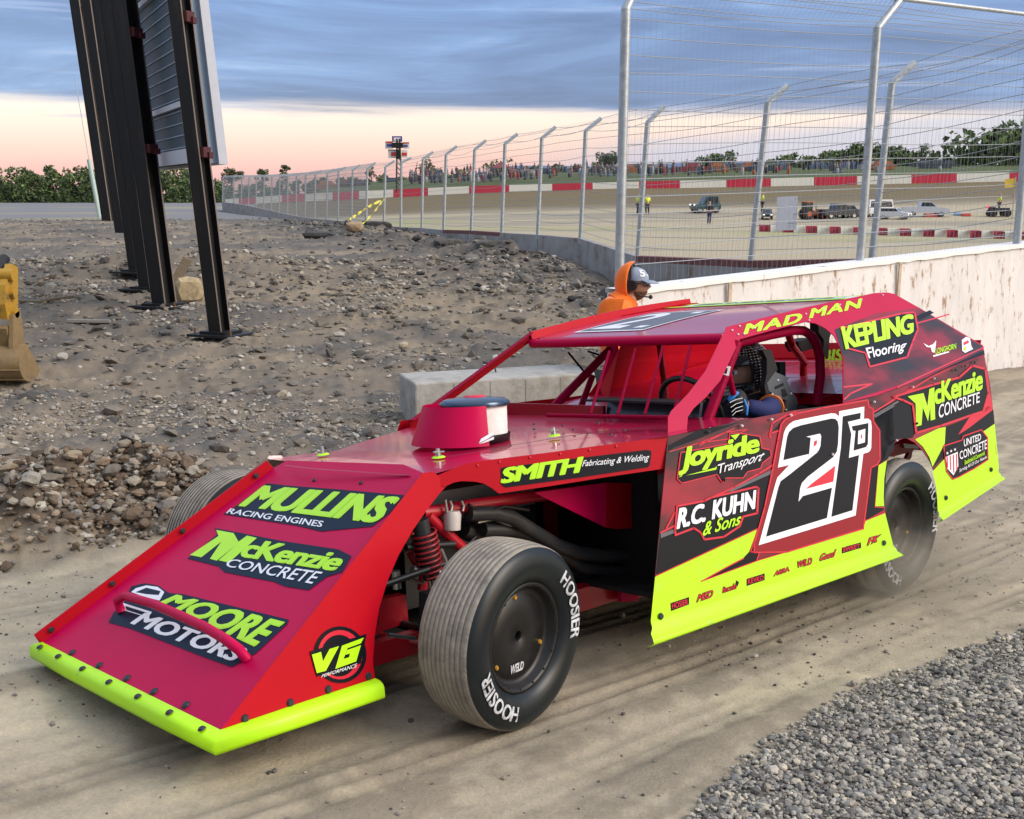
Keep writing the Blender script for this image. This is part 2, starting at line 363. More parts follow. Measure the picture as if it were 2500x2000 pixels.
# number panel
panel = [(55, 1460), (125, 1210), (215, 780), (270, 480), (305, 300), (345, 250), (480, 180), (760, 120), (1265, 30), (1275, 110), (1325, 125), (1325, 265), (1395, 370), (1400, 690), (1370, 745), (1300, 780), (1260, 1110), (1215, 1455), (370, 1715), (5, 1720), (10, 1610)]
D(cN, panel, 3, REDD); Sx(cN, panel, 16, 4, REDL, True)
w2 = [(55, 1640), (240, 960), (262, 890), (395, 750), (268, 780), (335, 395), (355, 345), (390, 300), (440, 265), (520, 245), (860, 178), (910, 182), (942, 212), (948, 155), (1226, 104), (1222, 240), (1268, 236), (1300, 262), (1308, 330), (1303, 560), (1290, 595), (1265, 612), (1215, 628), (1130, 1310)]
D(cN, w2, 5, WHT)
two = [(138, 1545), (275, 1000), (300, 930), (400, 855), (720, 600), (612, 628), (330, 697), (372, 440), (392, 385), (440, 340), (520, 312), (860, 236), (905, 240), (932, 268), (943, 330), (935, 520), (922, 600), (880, 665), (600, 880), (535, 950), (515, 1010), (497, 1160), (545, 1095), (868, 1002), (812, 1338)]
D(cN, two, 6, BLK)
D(cN, [(582, 438), (735, 403), (748, 430), (740, 540), (720, 590), (612, 660), (632, 448)], 7, WHT)
D(cN, [(672, 487), (703, 475), (700, 520), (665, 550)], 8, REDL)
D(cN, [(905, 758), (883, 935), (580, 1015), (640, 960)], 6, REDL)
D(cN, [(988, 212), (1186, 172), (1182, 240), (1045, 272), (1082, 408), (1055, 672), (1168, 640), (1095, 1252), (862, 1325), (968, 560)], 6, BLK)
D(cN, [(1045, 272), (1270, 236), (1300, 262), (1308, 330), (1303, 560), (1290, 590), (1265, 612), (1055, 672), (1082, 408)], 7, WHT)
D(cN, [(1088, 322), (1272, 285), (1266, 520), (1245, 552), (1108, 592), (1130, 372), (1100, 368)], 8, BLK)
D(cN, [(1160, 372), (1238, 350), (1232, 500), (1153, 522)], 9, WHT); D(cN, [(1190, 415), (1203, 412), (1201, 455), (1188, 458)], 10, REDL)
# sponsors on the door
bl = [(290, 350), (830, 250), (850, 130), (960, 130), (1190, 165), (1215, 300), (1310, 320), (1320, 390), (1220, 470), (1200, 530), (1050, 570), (1000, 640), (800, 640), (760, 690), (700, 600), (300, 700), (250, 650)]
D(cJ, bl, 2, BLK); Sx(cJ, bl, 12, 3, REDL, True)
Tx('Joyride', cJ, [(330, 300), (1180, 130), (1165, 410), (275, 600)], 4, YEL, bold=.045, space=.92)
D(cJ, [(345, 612), (690, 520), (690, 495), (700, 525), (690, 545)], 4, YEL); D(cJ, [(268, 633), (325, 570), (300, 620)], 4, YEL); D(cJ, [(858, 155), (962, 135), (910, 205)], 5, YEL)
D(cJ, [(290, 540), (690, 440), (690, 520), (340, 612)], 3, BLK)
Tx('Transport', cJ, [(710, 490), (1265, 320), (1190, 480), (730, 620)], 5, WHT, bold=.006, shear=.3)
bl = [(250, 960), (560, 900), (640, 860), (1150, 740), (1175, 760), (1160, 1040), (1000, 1080), (960, 1190), (780, 1310), (560, 1340), (515, 1260), (440, 1210), (230, 1290), (225, 1240)]
D(cJ, bl, 2, BLK); Sx(cJ, bl, 22, 3, REDL, True)
Tx('R.C.', cJ, [(275, 990), (590, 930), (560, 1130), (250, 1215)], 4, WHT, bold=.05, shear=.05)
Tx('KUHN', cJ, [(670, 900), (1140, 785), (1125, 985), (650, 1105)], 4, WHT, bold=.05)
Tx('& Sons', cJ, [(560, 1140), (985, 1030), (960, 1170), (540, 1300)], 5, YEL, bold=.02, shear=.2)
# row of small sponsor stickers on the rocker
for i, (q, w) in enumerate([([(180, 738), (325, 690), (325, 748), (185, 800)], 'HOSIER'), ([(395, 672), (510, 635), (505, 690), (385, 730)], 'MSD'), ([(585, 615), (690, 580), (690, 625), (585, 660)], 'lincoln'), ([(770, 550), (910, 507), (910, 560), (770, 605)], 'KEVKO'), ([(990, 490), (1095, 455), (1100, 490), (980, 530)], 'ARRA'), ([(1165, 415), (1275, 385), (1275, 435), (1165, 465)], 'WILD'), ([(1345, 360), (1462, 320), (1450, 378), (1335, 412)], 'Good'), ([(1507, 308), (1655, 267), (1657, 310), (1507, 355)], 'SWEET'), ([(1712, 235), (1808, 207), (1780, 262), (1705, 292)], 'FK')]):
    if i in (0, 3, 7): D(cR, q, 2, BLK); Tx(w, cR, [(a*.86+sum(p[0] for p in q)/4*.14, b*.72+sum(p[1] for p in q)/4*.28) for a, b in q], 3, REDL, bold=.03)
    else: Tx(w, cR, q, 2, BLK, bold=.09, shear=.2); Tx(w, cR, q, 3, REDL, bold=.02, shear=.2)
D(cR, [(690, 560), (712, 575), (700, 610), (680, 600)], 2, BLK)
# quarter panel art
D(cQ, [(110, 850), (280, 740), (400, 780), (420, 1000), (400, 1035), (300, 1040), (215, 1100), (180, 1200), (150, 1210), (150, 1010), (110, 880)], 0, BLK)
D(cQ, [(655, 950), (830, 880), (1020, 815), (1030, 920), (935, 985), (800, 1030), (700, 1120), (560, 1260), (640, 1080)], 1, BLK)
D(cQ, [(420, 1045), (600, 960), (655, 950), (640, 1090), (550, 1275), (595, 1545), (1055, 1300), (1060, 1215), (1030, 925), (935, 988), (980, 1200), (780, 1340), (700, 1340), (640, 1180), (655, 950), (520, 1000)][:3]+[(648, 1075), (555, 1255), (530, 1180), (480, 1100)], 2, YEL)
D(cQ, [(555, 1290), (640, 1200), (800, 1120), (935, 990), (1030, 925), (1062, 1250), (1058, 1304), (594, 1596), (590, 1480), (580, 1400)], 2, YEL)
D(cQ, [(750, 1010), (840, 870), (985, 790), (1020, 815), (830, 960)], 2, REDL); D(cQ, [(965, 690), (995, 680), (1015, 800), (950, 840)], 2, REDL)
Sx(cQ, [(105, 835), (290, 720), (560, 560), (760, 465), (940, 400)], 12, 1, REDL)
Sx(cQ, [(112, 860), (290, 755)], 14, 1, GRY)
bl = [(255, 720), (560, 625), (760, 570), (860, 480), (960, 505), (985, 690), (945, 830), (850, 860), (620, 940), (430, 995), (405, 780), (330, 745)]
D(cQ, bl, 3, BLK); Sx(cQ, bl, 16, 4, REDL, True)
D(cQ, [(365, 715), (485, 690), (515, 790), (530, 660), (568, 645), (575, 890), (540, 900), (537, 800), (520, 905), (480, 800), (470, 935), (430, 945), (425, 770)], 5, YEL)
Tx('cKenzie', cQ, [(570, 620), (938, 505), (932, 660), (575, 775)], 5, YEL, bold=.045, space=.95)
Tx('CONCRETE', cQ, [(605, 780), (915, 680), (915, 760), (600, 885)], 5, WHT, bold=.012)
bl = [(640, 1095), (780, 1050), (790, 1020), (930, 970), (975, 1030), (980, 1200), (870, 1270), (760, 1330), (710, 1350), (665, 1290)]
D(cQ, bl, 4, BLK); Sx(cQ, bl, 9, 5, REDL, True)
Tx('UNITED', cQ, [(795, 1045), (925, 1000), (925, 1050), (795, 1100)], 6, WHT, bold=.02)
Tx('CONCRETE', cQ, [(760, 1140), (970, 1045), (970, 1115), (765, 1200)], 6, WHT, bold=.015)
Tx('Residential & Commercial', cQ, [(800, 1205), (955, 1130), (955, 1160), (800, 1240)], 6, YEL, bold=.03, shear=.2)
Tx('Serving All Of Our Needs', cQ, [(760, 1270), (970, 1165), (970, 1195), (760, 1305)], 6, WHT, bold=.01, shear=.2)
shield = [(648, 1135), (700, 1105), (745, 1090), (752, 1250), (715, 1320), (670, 1270)]
D(cQ, shield, 6, WHT)
for i in range(4):
    x = 662+i*24; D(cQ, [(x, 1178-i*7), (x+9, 1175-i*7), (x+12, 1300-abs(i-2)*20), (x+4, 1300-abs(i-2)*22)], 7, REDL)
D(cQ, [(648, 1135), (700, 1105), (745, 1090), (747, 1140), (652, 1180)], 7, BLK)
for sx, sy in ((668, 1150), (697, 1134), (727, 1122)):
    D(cQ, [(sx+11*math.sin(k*math.pi/5)*(1 if k % 2 == 0 else .42), sy-13*math.cos(k*math.pi/5)*(1 if k % 2 == 0 else .42)) for k in range(10)], 8, WHT)
for x, y in ((345, 680), (500, 652), (640, 622), (730, 602), (420, 905), (925, 785), (1225, 720), (1120, 540), (1300, 470), (1400, 430), (1500, 390), (1590, 355), (1545, 372), (1320, 640)): disc(side, PX(c4(x, y), pS, .010), pS[1], .007, RIV if x % 3 else BOLT)
side_o = side.build('side_panel', car, BL)

# ---- yellow plastic skirt along the door and behind the wheel
def skirt(a, b, lowa, lowb):
    mb = MB(); n = pS[1]; rows = []
    for t in np.linspace(0, 1, 24):
        u = a[0]+(b[0]-a[0])*t, a[1]+(b[1]-a[1])*t; w = lowa[0]+(lowb[0]-lowa[0])*t, lowa[1]+(lowb[1]-lowa[1])*t
        p = PX(c4(*u), pS, .003); q = PX(c4(*w), pS, .03); rows.append([p+n*.000, p.lerp(q, .28)+n*.008, p.lerp(q, .50)+n*.004, p.lerp(q, .72)+n*.016, p.lerp(q, .88)+n*.022, q+n*.004, q-n*.012])
    mb.grid(rows, YELP); return mb
sk = skirt((76, 1566), (1206, 1212), (68, 1686), (1242, 1264)); sk.build('skirt', car, BL)
sk = skirt((1418, 1048), (1701, 868), (1424, 1102), (1717, 904)); sk.build('skirt', car, BL)

for x, y in ((122, 1543), (1167, 1199), (1457, 988), (1668, 856)): bolts = MB(); disc(bolts, PX(c4(x, y), pS, .008), pS[1], .014, BOLT); bolts.build('bolt', side_o)

# ---- sail panel, roof rail and A pillar: one sheet leaning in from the door top to the roof
sail = MB()
so = [(430, 188), (800, 96), (1000, 55), (1120, 30), (1180, 27), (1215, 34), (1340, 104), (1630, 275), (1638, 322), (1500, 370), (1300, 446), (1130, 510), (975, 545), (974, 345), (960, 285), (932, 230), (890, 195), (845, 172), (800, 165), (640, 205), (492, 246), (400, 440), (330, 520), (275, 570), (248, 610), (242, 688), (155, 702), (156, 612), (172, 580), (250, 500), (330, 395)]
sail.prism([PX(c4(*p), pQ) for p in so], -pQ[1]*.004, REDW, ALU, REDW)
Dq = lambda cvf, pts, k, m: dec(sail, cvf, pts, pQ, k, m)
Sq = lambda cvf, pts, w, k, m, cl=False: strip(sail, cvf, pts, w, pQ, k, m, cl)
Dq(c4, [(935, 200), (1130, 125), (1330, 100), (1625, 278), (1632, 318), (1300, 442), (980, 540), (978, 340), (960, 280)], 0, WRAP)
Dq(c4, [(1290, 150), (1380, 110), (1400, 122), (1320, 165)], 1, BLK); Dq(c4, [(1320, 448), (1635, 298), (1636, 318), (1400, 405)], 1, BLK)
Sq(c4, [(978, 470), (1110, 455), (1010, 500), (980, 528)], 7, 1, REDL); Sq(c4, [(1230, 470), (1632, 285)], 6, 2, REDL); Sq(c4, [(1325, 170), (1470, 130)], 6, 1, REDL)
for i in range(2):
    w = 'MAD MAN'
txt(sail, 'MAD', cM, [(245, 590), (1120, 405), (1110, 545), (235, 735)], pQ, 1, YEL, bold=.04, shear=.15, space=1.12)
txt(sail, 'MAN', cM, [(1262, 350), (2048, 185), (2040, 320), (1250, 485)], pQ, 1, YEL, bold=.04, shear=.12, space=1.12)
bl = [(965, 195), (1250, 125), (1310, 120), (1325, 200), (1300, 260), (1275, 330), (1100, 375), (1080, 310), (1000, 290)]
Dq(c4, bl, 2, BLK); Sq(c4, bl, 8, 3, REDL, True)
txt(sail, 'KEPLING', c4, [(968, 190), (1300, 130), (1300, 215), (990, 290)], pQ, 4, YEL, bold=.05, space=.93)
txt(sail, 'Flooring', c4, [(1070, 290), (1275, 250), (1260, 310), (1105, 350)], pQ, 4, WHT, bold=.02, shear=.25)
txt(sail, 'LONGHORN', c4, [(1408, 290), (1503, 265), (1503, 290), (1408, 315)], pQ, 3, YEL, bold=.02)
Dq(c4, [(1395, 322), (1470, 302), (1470, 308), (1397, 329)], 3, WHT)
Dq(c4, [(1350, 264), (1375, 278), (1395, 270), (1410, 252), (1408, 275), (1402, 310), (1390, 305), (1385, 285), (1365, 282)], 3, WHT)
Dq(c4, [(1530, 250), (1550, 235), (1568, 240), (1575, 280), (1583, 292), (1545, 310), (1532, 300)], 3, WHT)
Dq(c4, [(1537, 262), (1560, 250), (1565, 262), (1540, 275)], 4, REDL); Dq(c4, [(1538, 285), (1552, 280), (1550, 297), (1538, 300)], 4, YELP)
for x, y in ((455, 205), (490, 185), (483, 224), (510, 222), (815, 158), (560, 195), (640, 172), (720, 150), (800, 128), (880, 105), (960, 85), (1060, 62), (1160, 40)): disc(sail, PX(c4(x, y), pQ, .002), pQ[1], .006, RIV, .004, 8)
sail.build('sail_panel', car, BL)

# ---- roof with front lip, rolled right rail, deck stripe and decals
roof = MB()
rf = [PX(px(1297, 846), pR), PX(px(1755, 806), pR)]
LR = PTL + V((0.02, -.005, .012)); RRf = V((-1.62, -.615, 1.285)); LRr = V((PKL.x, PKL.y-.01, PKL.z)); RRr = mir(LRr)
RL = V((-1.625, .632, 1.288))
rpts = [RRf, RL, LRr, RRr]
P = []
for i in range(9):
    s = i/8; row = []
    for j in range(9):
        t = j/8; a = RRf.lerp(RRr, s); b = RL.lerp(LRr, s); p = a.lerp(b, t); p.z += .012*math.sin(math.pi*t)*0 + .02*math.sin(math.pi*s); row.append(p)
    P.append(row)
roof.grid(P, REDG)
lip = MB()
lrows = []
for j in range(13):
    t = j/12; p = RRf.lerp(RL, t); f = V((1, 0, 0)); lrows.append([p, p+V((.018, 0, -.006)), p+V((.026, 0, -.02)), p+V((.020, 0, -.036)), p+V((.008, 0, -.047)), p+V((-.02, 0, -.05))])
lip.grid(lrows, RED); lip.build('visor_lip', car, BL)
# stripe and lettering on the roof, following its arch
def roofp(s, t, k): 
    a = RRf.lerp(RRr, s); b = RL.lerp(LRr, s); p = a.lerp(b, t); p.z += .02*math.sin(math.pi*s)+.002+k*.0012; return p
def roofquad(s0, s1, t0, t1, k, m): roof.grid([[roofp(s0+(s1-s0)*i/8, t0+(t1-t0)*j/4, k) for j in range(5)] for i in range(9)], m)
roofquad(.80, .86, .0, 1, 1, YEL); roofquad(.95, 1, .0, 1, 1, YEL); roofquad(.86, .95, .06, .94, 1, WHT)
def rooftxt(s_, s0, s1, t0, t1, m, k=2, bold=.03):
    vs, fs = text2d(s_, bold, 0, 1); x0, x1, y0, y1 = tbox(s_, 0, 1)
    roof.add([roofp(s0+(s1-s0)*(y-y0)/(y1-y0), t0+(t1-t0)*(x-x0)/(x1-x0), k) for x, y in vs], fs, m)
rooftxt('BISSEL', .87, .94, .12, .88, GRY)
roofquad(.10, .58, .14, .52, 1, WHT); roofquad(.12, .56, .155, .505, 2, GRY); rooftxt('21', .16, .52, .19, .46, WHT, 3, .02)
roof.build('roof', car, BL)
rr = MB()
rows = []
for i in range(9):
    s = i/8; a = RRf.lerp(RRr, s); a.z += .02*math.sin(math.pi*s); rows.append([a+V((0, .004, 0)), a+V((0, -.005, .038)), a+V((0, -.016, .038)), a+V((0, -.02, -.03))])
rr.grid(rows, REDS, False)
rr.build('roof_rail', car, BL)

# ---- nose: sloping top sheet, left flank with half arch, flanges, rub rail
nose = MB()
tl = [PX(c1(*p), pT) for p in ((220, 1012), (1160, 1472), (2265, 140), (2120, 100), (1500, 45), (1440, 95))]
tsheet = [tl[0], tl[1], PX(c2(305, 240), pT), PX(px(985, 1134), pT), PX(c1(1510, 52), pT), PX(c1(1440, 92), pT)]
nose.prism(tsheet, -pT[1]*.003, RED, ALU)
# folded flange on the far edge
fl = [tsheet[0], tsheet[0].lerp(tsheet[5], .45), tsheet[5]]
fo = [p + pT[1]*.04 + V((0, -.012, 0)) for p in fl]
nose.grid([[a, b, b+V((0, -.006, -.0)), a+V((0, -.008, -.01))] for a, b in zip(fl, fo)], REDS, False)
for t in (.05, .3, .6, .93):
    p = fl[0].lerp(fl[-1], t)+pT[1]*.02; disc(nose, p+V((0, .003, 0)), V((0, 1, 0)), .012, BOLT)
def dN(pts, k, m): dec(nose, c1, pts, pT, k, m)
def tN(s, q, k, m, **kw): txt(nose, s, c1, q, pT, k, m, **kw)
DKB = mat('navy_vinyl', (.004, .012, .030), .4, spec=.15)
dN([(1405, 172), (1520, 185), (1790, 205), (2128, 235), (2050, 330), (1960, 400), (1690, 425), (1560, 395), (1175, 335), (1260, 280)], 1, DKB)
tN('MULLINS', [(1395, 187), (2105, 250), (1975, 378), (1265, 290)], 2, YEL, bold=.05, space=.92)
tN('RACING ENGINES', [(1215, 305), (1705, 372), (1690, 403), (1190, 330)], 2, WHT, bold=.02, space=1.0)
dN([(1130, 408), (1300, 440), (1480, 475), (1780, 520), (1850, 555), (1800, 640), (1720, 665), (1625, 735), (1500, 715), (1440, 690), (1180, 640), (1150, 610), (985, 568), (1040, 530), (1145, 440)], 1, DKB)
dN([(1138, 418), (1230, 435), (1255, 480), (1300, 448), (1352, 460), (1205, 590), (1150, 578), (1240, 500), (1140, 580), (1105, 570), (1165, 480), (1060, 562), (1000, 550), (1150, 450)], 2, YEL)
tN('cKenzie', [(1325, 468), (1840, 548), (1755, 632), (1260, 556)], 2, YEL, bold=.045, space=.93)
tN('CONCRETE', [(1215, 570), (1700, 640), (1640, 702), (1180, 608)], 2, WHT, bold=.012)
dN([(690, 715), (760, 698), (830, 710), (890, 750), (960, 755), (1520, 890), (1510, 915), (1350, 1065), (1220, 1140), (1080, 1090), (680, 935), (570, 905), (600, 850), (660, 790)], 1, DKB)
tN('MOORE', [(925, 758), (1490, 905), (1345, 1030), (850, 800)], 2, YEL, bold=.05, shear=.1)
tN('MOTORS', [(760, 850), (1300, 1045), (1225, 1110), (690, 910)], 2, WHT, bold=.04, shear=.1)
dN([(690, 745), (715, 725), (770, 710), (830, 718), (865, 745), (840, 790), (760, 770)], 2, WHT); dN([(715, 745), (770, 722), (845, 740), (835, 760), (770, 755)], 3, DKB)
dN([(640, 800), (800, 850), (780, 880), (650, 840)], 2, WHT); dN([(660, 818), (775, 855), (765, 870), (665, 838)], 3, DKB)
for x, y in ((1655, 158), (1900, 172), (380, 1065), (522, 1132), (668, 1200), (810, 1270), (978, 1340), (1290, 1408)):
    if x < 1200 or y < 300: disc(nose, PX(c1(x, y), pT, .001), pT[1], .016 if y > 300 else .009, BOLT)
# flank
flank = [c1(1160, 1472), c2(305, 240), c2(366, 236), c2(400, 266), c2(440, 312), c2(395, 360), c2(330, 445), c2(250, 560), c2(170, 700), c2(105, 850), c2(60, 1000), c2(35, 1150), c2(24, 1300), c2(36, 1400), c1(1975, 1200)]
nose.prism([PX(p, pN) for p in flank], -pN[1]*.003, REDS, ALU)
nose.prism([mir(PX(p, pN)) for p in flank], V((0, .003, 0)), REDS, ALU)
dec(nose, c1, [(1790+140*math.cos(a), 1075+150*math.sin(a)) for a in np.linspace(0, 2*math.pi, 28)[:-1]], pN, 1, BLK)
dec(nose, c1, [(1790+118*math.cos(a), 1075+130*math.sin(a)) for a in np.linspace(0, 2*math.pi, 28)[:-1]], pN, 2, REDL)
dec(nose, c1, [(1785+95*math.cos(a), 1080+110*math.sin(a)) for a in np.linspace(0, 2*math.pi, 28)[:-1]], pN, 3, BLK)
dec(nose, c1, [(1632, 1058), (1930, 965), (1900, 1120), (1670, 1190)], pN, 4, BLK)
dec(nose, c1, [(1642, 1075), (1690, 1060), (1700, 1110), (1735, 1045), (1785, 1030), (1715, 1160), (1668, 1172)], pN, 5, YEL)
dec(nose, c1, [(1800, 1028), (1915, 985), (1900, 1015), (1830, 1040), (1808, 1098), (1838, 1088), (1842, 1068), (1818, 1076), (1828, 1050), (1900, 1025), (1875, 1110), (1765, 1150)], pN, 5, YEL)
txt(nose, 'PERFORMANCE', c1, [(1695, 1180), (1880, 1120), (1880, 1140), (1690, 1197)], pN, 5, WHT, bold=.0, shear=.2)
for x, y in ((1290, 1412), (1528, 1328), (1728, 1258), (1940, 1188)): disc(nose, PX(c1(x, y), pN, .001), pN[1], .014, BOLT)
nose.build('nose', car, BL)
# yellow rub rail: front and left side, a rounded lip
def at_edge(uv, pl): return PX(uv, pl, .002)
g = [at_edge(c1(222, 1008), pT), at_edge(c1(700, 1245), pT), at_edge(c1(1160, 1470), pT)]
l_ = [at_edge(c1(1160, 1470), pN), at_edge(c1(1560, 1335), pN), at_edge(c1(1978, 1198), pN)]
rl = [mir(p) for p in l_[::-1]]
path = rl[:2] + [g[0]] + [g[0].lerp(g[2], t) for t in (.25, .5, .75)] + [g[2].lerp(l_[0], .5)] + l_[1:]
rows = []
for i, p in enumerate(path):
    if i < 2: o = V((0, -1, 0))
    elif i == 2: o = V((.8, -.75, 0))
    elif i < 6: o = V((1, 0, 0))
    elif i == 6: o = V((.8, .75, 0))
    else: o = V((0, 1, 0))
    rows.append([p+o*a+V((0, 0, b)) for a, b in ((0, .0), (.024, -.004), (.040, -.012), (.046, -.022), (.048, -.048), (.046, -.058), (.034, -.060), (.0, -.055))])
rub = MB(); rub.grid(rows, YELP)
for t in (.04, .17, .33, .49, .65, .81, .96):
    p = g[0].lerp(g[2], t)+V((.03, 0, -.003)); disc(rub, p, V((.3, 0, 1)), .013, BOLT)
rub.build('rub_rail', car, BL)
# bent tube across the nose
bar = MB()
bp_ = [(640, 850, 0), (618, 790, .04), (660, 765, .055), (800, 805, .06), (950, 870, .06), (1080, 930, .06), (1180, 990, .055), (1260, 1050, .04), (1300, 1100, 0)]
bar.tube([PX(c1(x, y), pT, o) for x, y, o in bp_], .017, RED, 10); bar.build('nose_bar', car, BL)

# ---- hood and the strip below its left edge
hood = MB()
kt = [(400, 266), (480, 215), (560, 185), (700, 165), (1000, 128), (1350, 80), (1680, 36)]
hl = [PX(c2(*p), pH) for p in kt]
hl[0] = NST.copy()
rear = PX(c3(1840, 968), pH); rearX = -1.5
hl.append(V((rearX, A0.y+.0, hl[-1].z+.02)))
hl = [p if p.y > .4 else V((p.x, .5, p.z)) for p in hl]
hr = [V((p.x, -p.y*(1-.09*min(1, i/6)), p.z-.035*min(1, i/6))) for i, p in enumerate(hl)]
HP = [[p.lerp(q_, j/8) for j in range(9)] for p, q_ in zip(hl, hr)]
hood.grid(HP, REDG, False)
print('hood edge', [tuple(round(c, 3) for c in p) for p in hl])
def dH(cvf, pts, k, m): dec(hood, cvf, pts, pH, k, m)
strip(hood, c3, [(385, 1172), (800, 1098), (1310, 1016), (1830, 968)], 3, pH, 1, BLKR)
strip(hood, c1, [(1500, 78), (1640, 95), (2156, 130)], 4, pH, 1, REDD)
for x, y in ((955, 962), (1145, 972), (1375, 958), (1215, 998), (1548, 1002), (1460, 1030), (955, 995)): disc(hood, PX(c3(x, y), pH, .001), pH[1], .008, BOLT)
hood.build('hood', car, BL)
fr = MB()
kp = [(378, 258)]+kt[1:]+[(1664, 216), (1350, 262), (1000, 318), (732, 357), (690, 325), (650, 302), (600, 290), (520, 287), (478, 295), (438, 314), (410, 318)]
fr.prism([PX(c2(*p), pK) for p in kp], -pK[1]*.003, REDS, ALU)
fdec = lambda pts, k, m: dec(fr, cS, pts, pK, k, m)
fdec([(750, 215), (775, 205), (1950, 62), (1985, 70), (1990, 90), (1975, 190), (1960, 205), (1400, 290), (790, 372), (755, 350)], 1, BLK)
txt(fr, 'SMITH', cS, [(775, 215), (1418, 122), (1395, 245), (760, 335)], pK, 2, YEL, bold=.055, shear=.08, space=.95)
txt(fr, 'Fabricating & Welding', cS, [(1425, 150), (1975, 95), (1965, 165), (1415, 215)], pK, 2, WHT, bold=.008, shear=.25)
for x, y in ((740, 160), (990, 125), (1240, 95), (1480, 62), (1700, 32), (560, 190)): disc(fr, PX(cS(x, y), pK, .001), pK[1], .006, REDL, .004, 8)
fr.build('fender_strip', car, BL)
for x, y in ((325, 1178), (1085, 1035)):
    hp = MB(); c = PX(c3(x, y), pH, .002); disc(hp, c, pH[1], .028, YELP, .006, 16); disc(hp, c+pH[1]*.006, pH[1], .012, STEEL, .03, 10); hp.tube([c+pH[1]*.02+V((-.03, 0, 0)), c+pH[1]*.025+V((.03, .01, 0))], .004, STEEL, 6)
    hp.build('hood_pin', car, BL)
hp = MB(); c = PX(c1(1700, 22), pH, .002); disc(hp, c, pH[1], .028, YELP, .006, 16); disc(hp, c+pH[1]*.006, pH[1], .012, STEEL, .03, 10); hp.build('hood_pin', car, BL)

# ---- air cleaner standing through the hood with a red deflector in front of it
bc = PX(c3(430, 1095), pH); upH = V((0, 0, 1))
ac = MB()
FC = bc + V((-.08, -.045, 0)); wht = mat('filter_white', (.75, .74, .72), .8, var=.15, vscale=30)
hgt = .185
T = Matrix.Translation(FC+V((-.055, .03, 0)))
ac.lathe([(0, .001), (0, .145), (.035, .15)], BLKM, 40, 'z', T=T); ac.lathe([(.035, .138), (hgt-.03, .138)], wht, 40, 'z', T=T)
BLUE = mat('blue_lid', (.03, .06, .11), .25, metal=.5, coat=.4)
ac.lathe([(hgt-.03, .15), (hgt-.015, .155), (hgt, .13), (hgt+.008, .06), (hgt+.008, .001)], BLUE, 40, 'z', T=T); ac.lathe([(hgt+.008, .05), (hgt+.014, .045), (hgt+.014, .001)], REDL, 24, 'z', T=T)
ac.build('air_cleaner', car, BL)
df = MB(); rows = []
for i in range(5):
    h = i/4*(hgt-.022); row = []
    for j in range(25):
        a = math.pi*(-.66+1.10*j/24); r = .225-.042*i/4; row.append(FC+V((r*math.cos(a)*.95-.005*i, r*math.sin(a), h)))
    rows.append(row)
df.grid(rows, RED)
# white wing emblem at its rear corner
pe = plane(rows[0][20], rows[0][23], rows[4][21])
for q in ([(590, 1085), (605, 1055), (680, 1010), (690, 1030), (640, 1060)], [(592, 1090), (640, 1065), (690, 1040), (690, 1058), (630, 1080)]): dec(df, c3, q, pe, 4, WHT)
df.build('scoop', car, BL)

# ---- right front pillar (angle iron), windshield frame and bars
bars = MB()
pw = plane(PTL, mir(PTL), PX(c3(1840, 915), pH))
ra = V((-1.62, -.63, 1.30)); rbp = mir(A0)+V((0, .075, -.03))
ap = MB(); d = (rbp-ra).normalized()
ap.prism([ra+V((0, 0, .02)), rbp+V((0, 0, .035)), rbp+V((0, 0, -.02)), ra+V((0, 0, -.03))], V((0, .004, 0)), REDS)
ap.prism([ra+V((0, 0, .02)), rbp+V((0, 0, .035)), rbp+V((0, .035, .035)), ra+V((0, .03, .02))], V((0, 0, -.004)), RED)
ap.build('pillar', car, BL)
tb = lambda cvf, pts, pl, r, m, n=10: bars.tube([PX(cvf(*p), pl) for p in pts], r, m, n)
tb(c3, [(1450, 470), (985, 945)], Yp(-.50), .024, RED)
tb(c3, [(1338, 640), (1240, 905)], Yp(-.52), .018, RED)
for a, b in (((1450, 478), (1325, 893)), ((1620, 465), (1504, 895)), ((1800, 455), (1682, 898)), ((1985, 440), (1880, 860))): tb(c3, [a, b], pw, .0075, RED, 8)
tb(c3, [(1040, 900), (1840, 915)], pw, .010, RED)
tb(c3, [(1180, 488), (1282, 612)], Yp(-.52), .006, BLKM, 8); tb(c3, [(1310, 480), (1430, 520)], Yp(-.52), .006, BLKM, 8)
# cage behind the left door opening
tb(c4, [(480, 262), (640, 224), (740, 205), (790, 206), (825, 228), (850, 270), (866, 330), (868, 420), (850, 556)], Yp(.60), .024, RED, 14)
tb(c4, [(480, 262), (335, 640)], Yp(.66), .024, RED, 14)
tb(c4, [(438, 400), (463, 505)], Yp(.60), .014, RED)
tb(c4, [(720, 225), (738, 280), (790, 350), (787, 520)], Yp(.10), .022, REDF)
tb(c4, [(735, 275), (800, 360)], Yp(.12), .018, REDF)
bars.tube([V((-1.64, -.55, 1.27)), V((-1.64, .56, 1.27))], .02, REDF); bars.tube([V((-2.62, -.55, 1.34)), V((-2.62, .56, 1.34))], .02, REDF)
bars.tube([V((-1.62, -.56, 1.27)), V((-2.62, -.57, 1.34)), V((-2.70, -.58, .9))], .02, REDF)
bars.build('roll_cage', car, BL)
tagm = MB(); q = [PX(c4(*p), Yp(.70)) for p in ((418, 370), (446, 374), (436, 418), (410, 410))]; tagm.prism(q, V((0, .004, 0)), WHT)
tagm.prism([PX(c4(*p), Yp(.705)) for p in ((422, 380), (434, 382), (428, 408), (418, 404))], V((0, .002, 0)), BLKM); tagm.build('cage_tag', car, BL)
bk = MB()
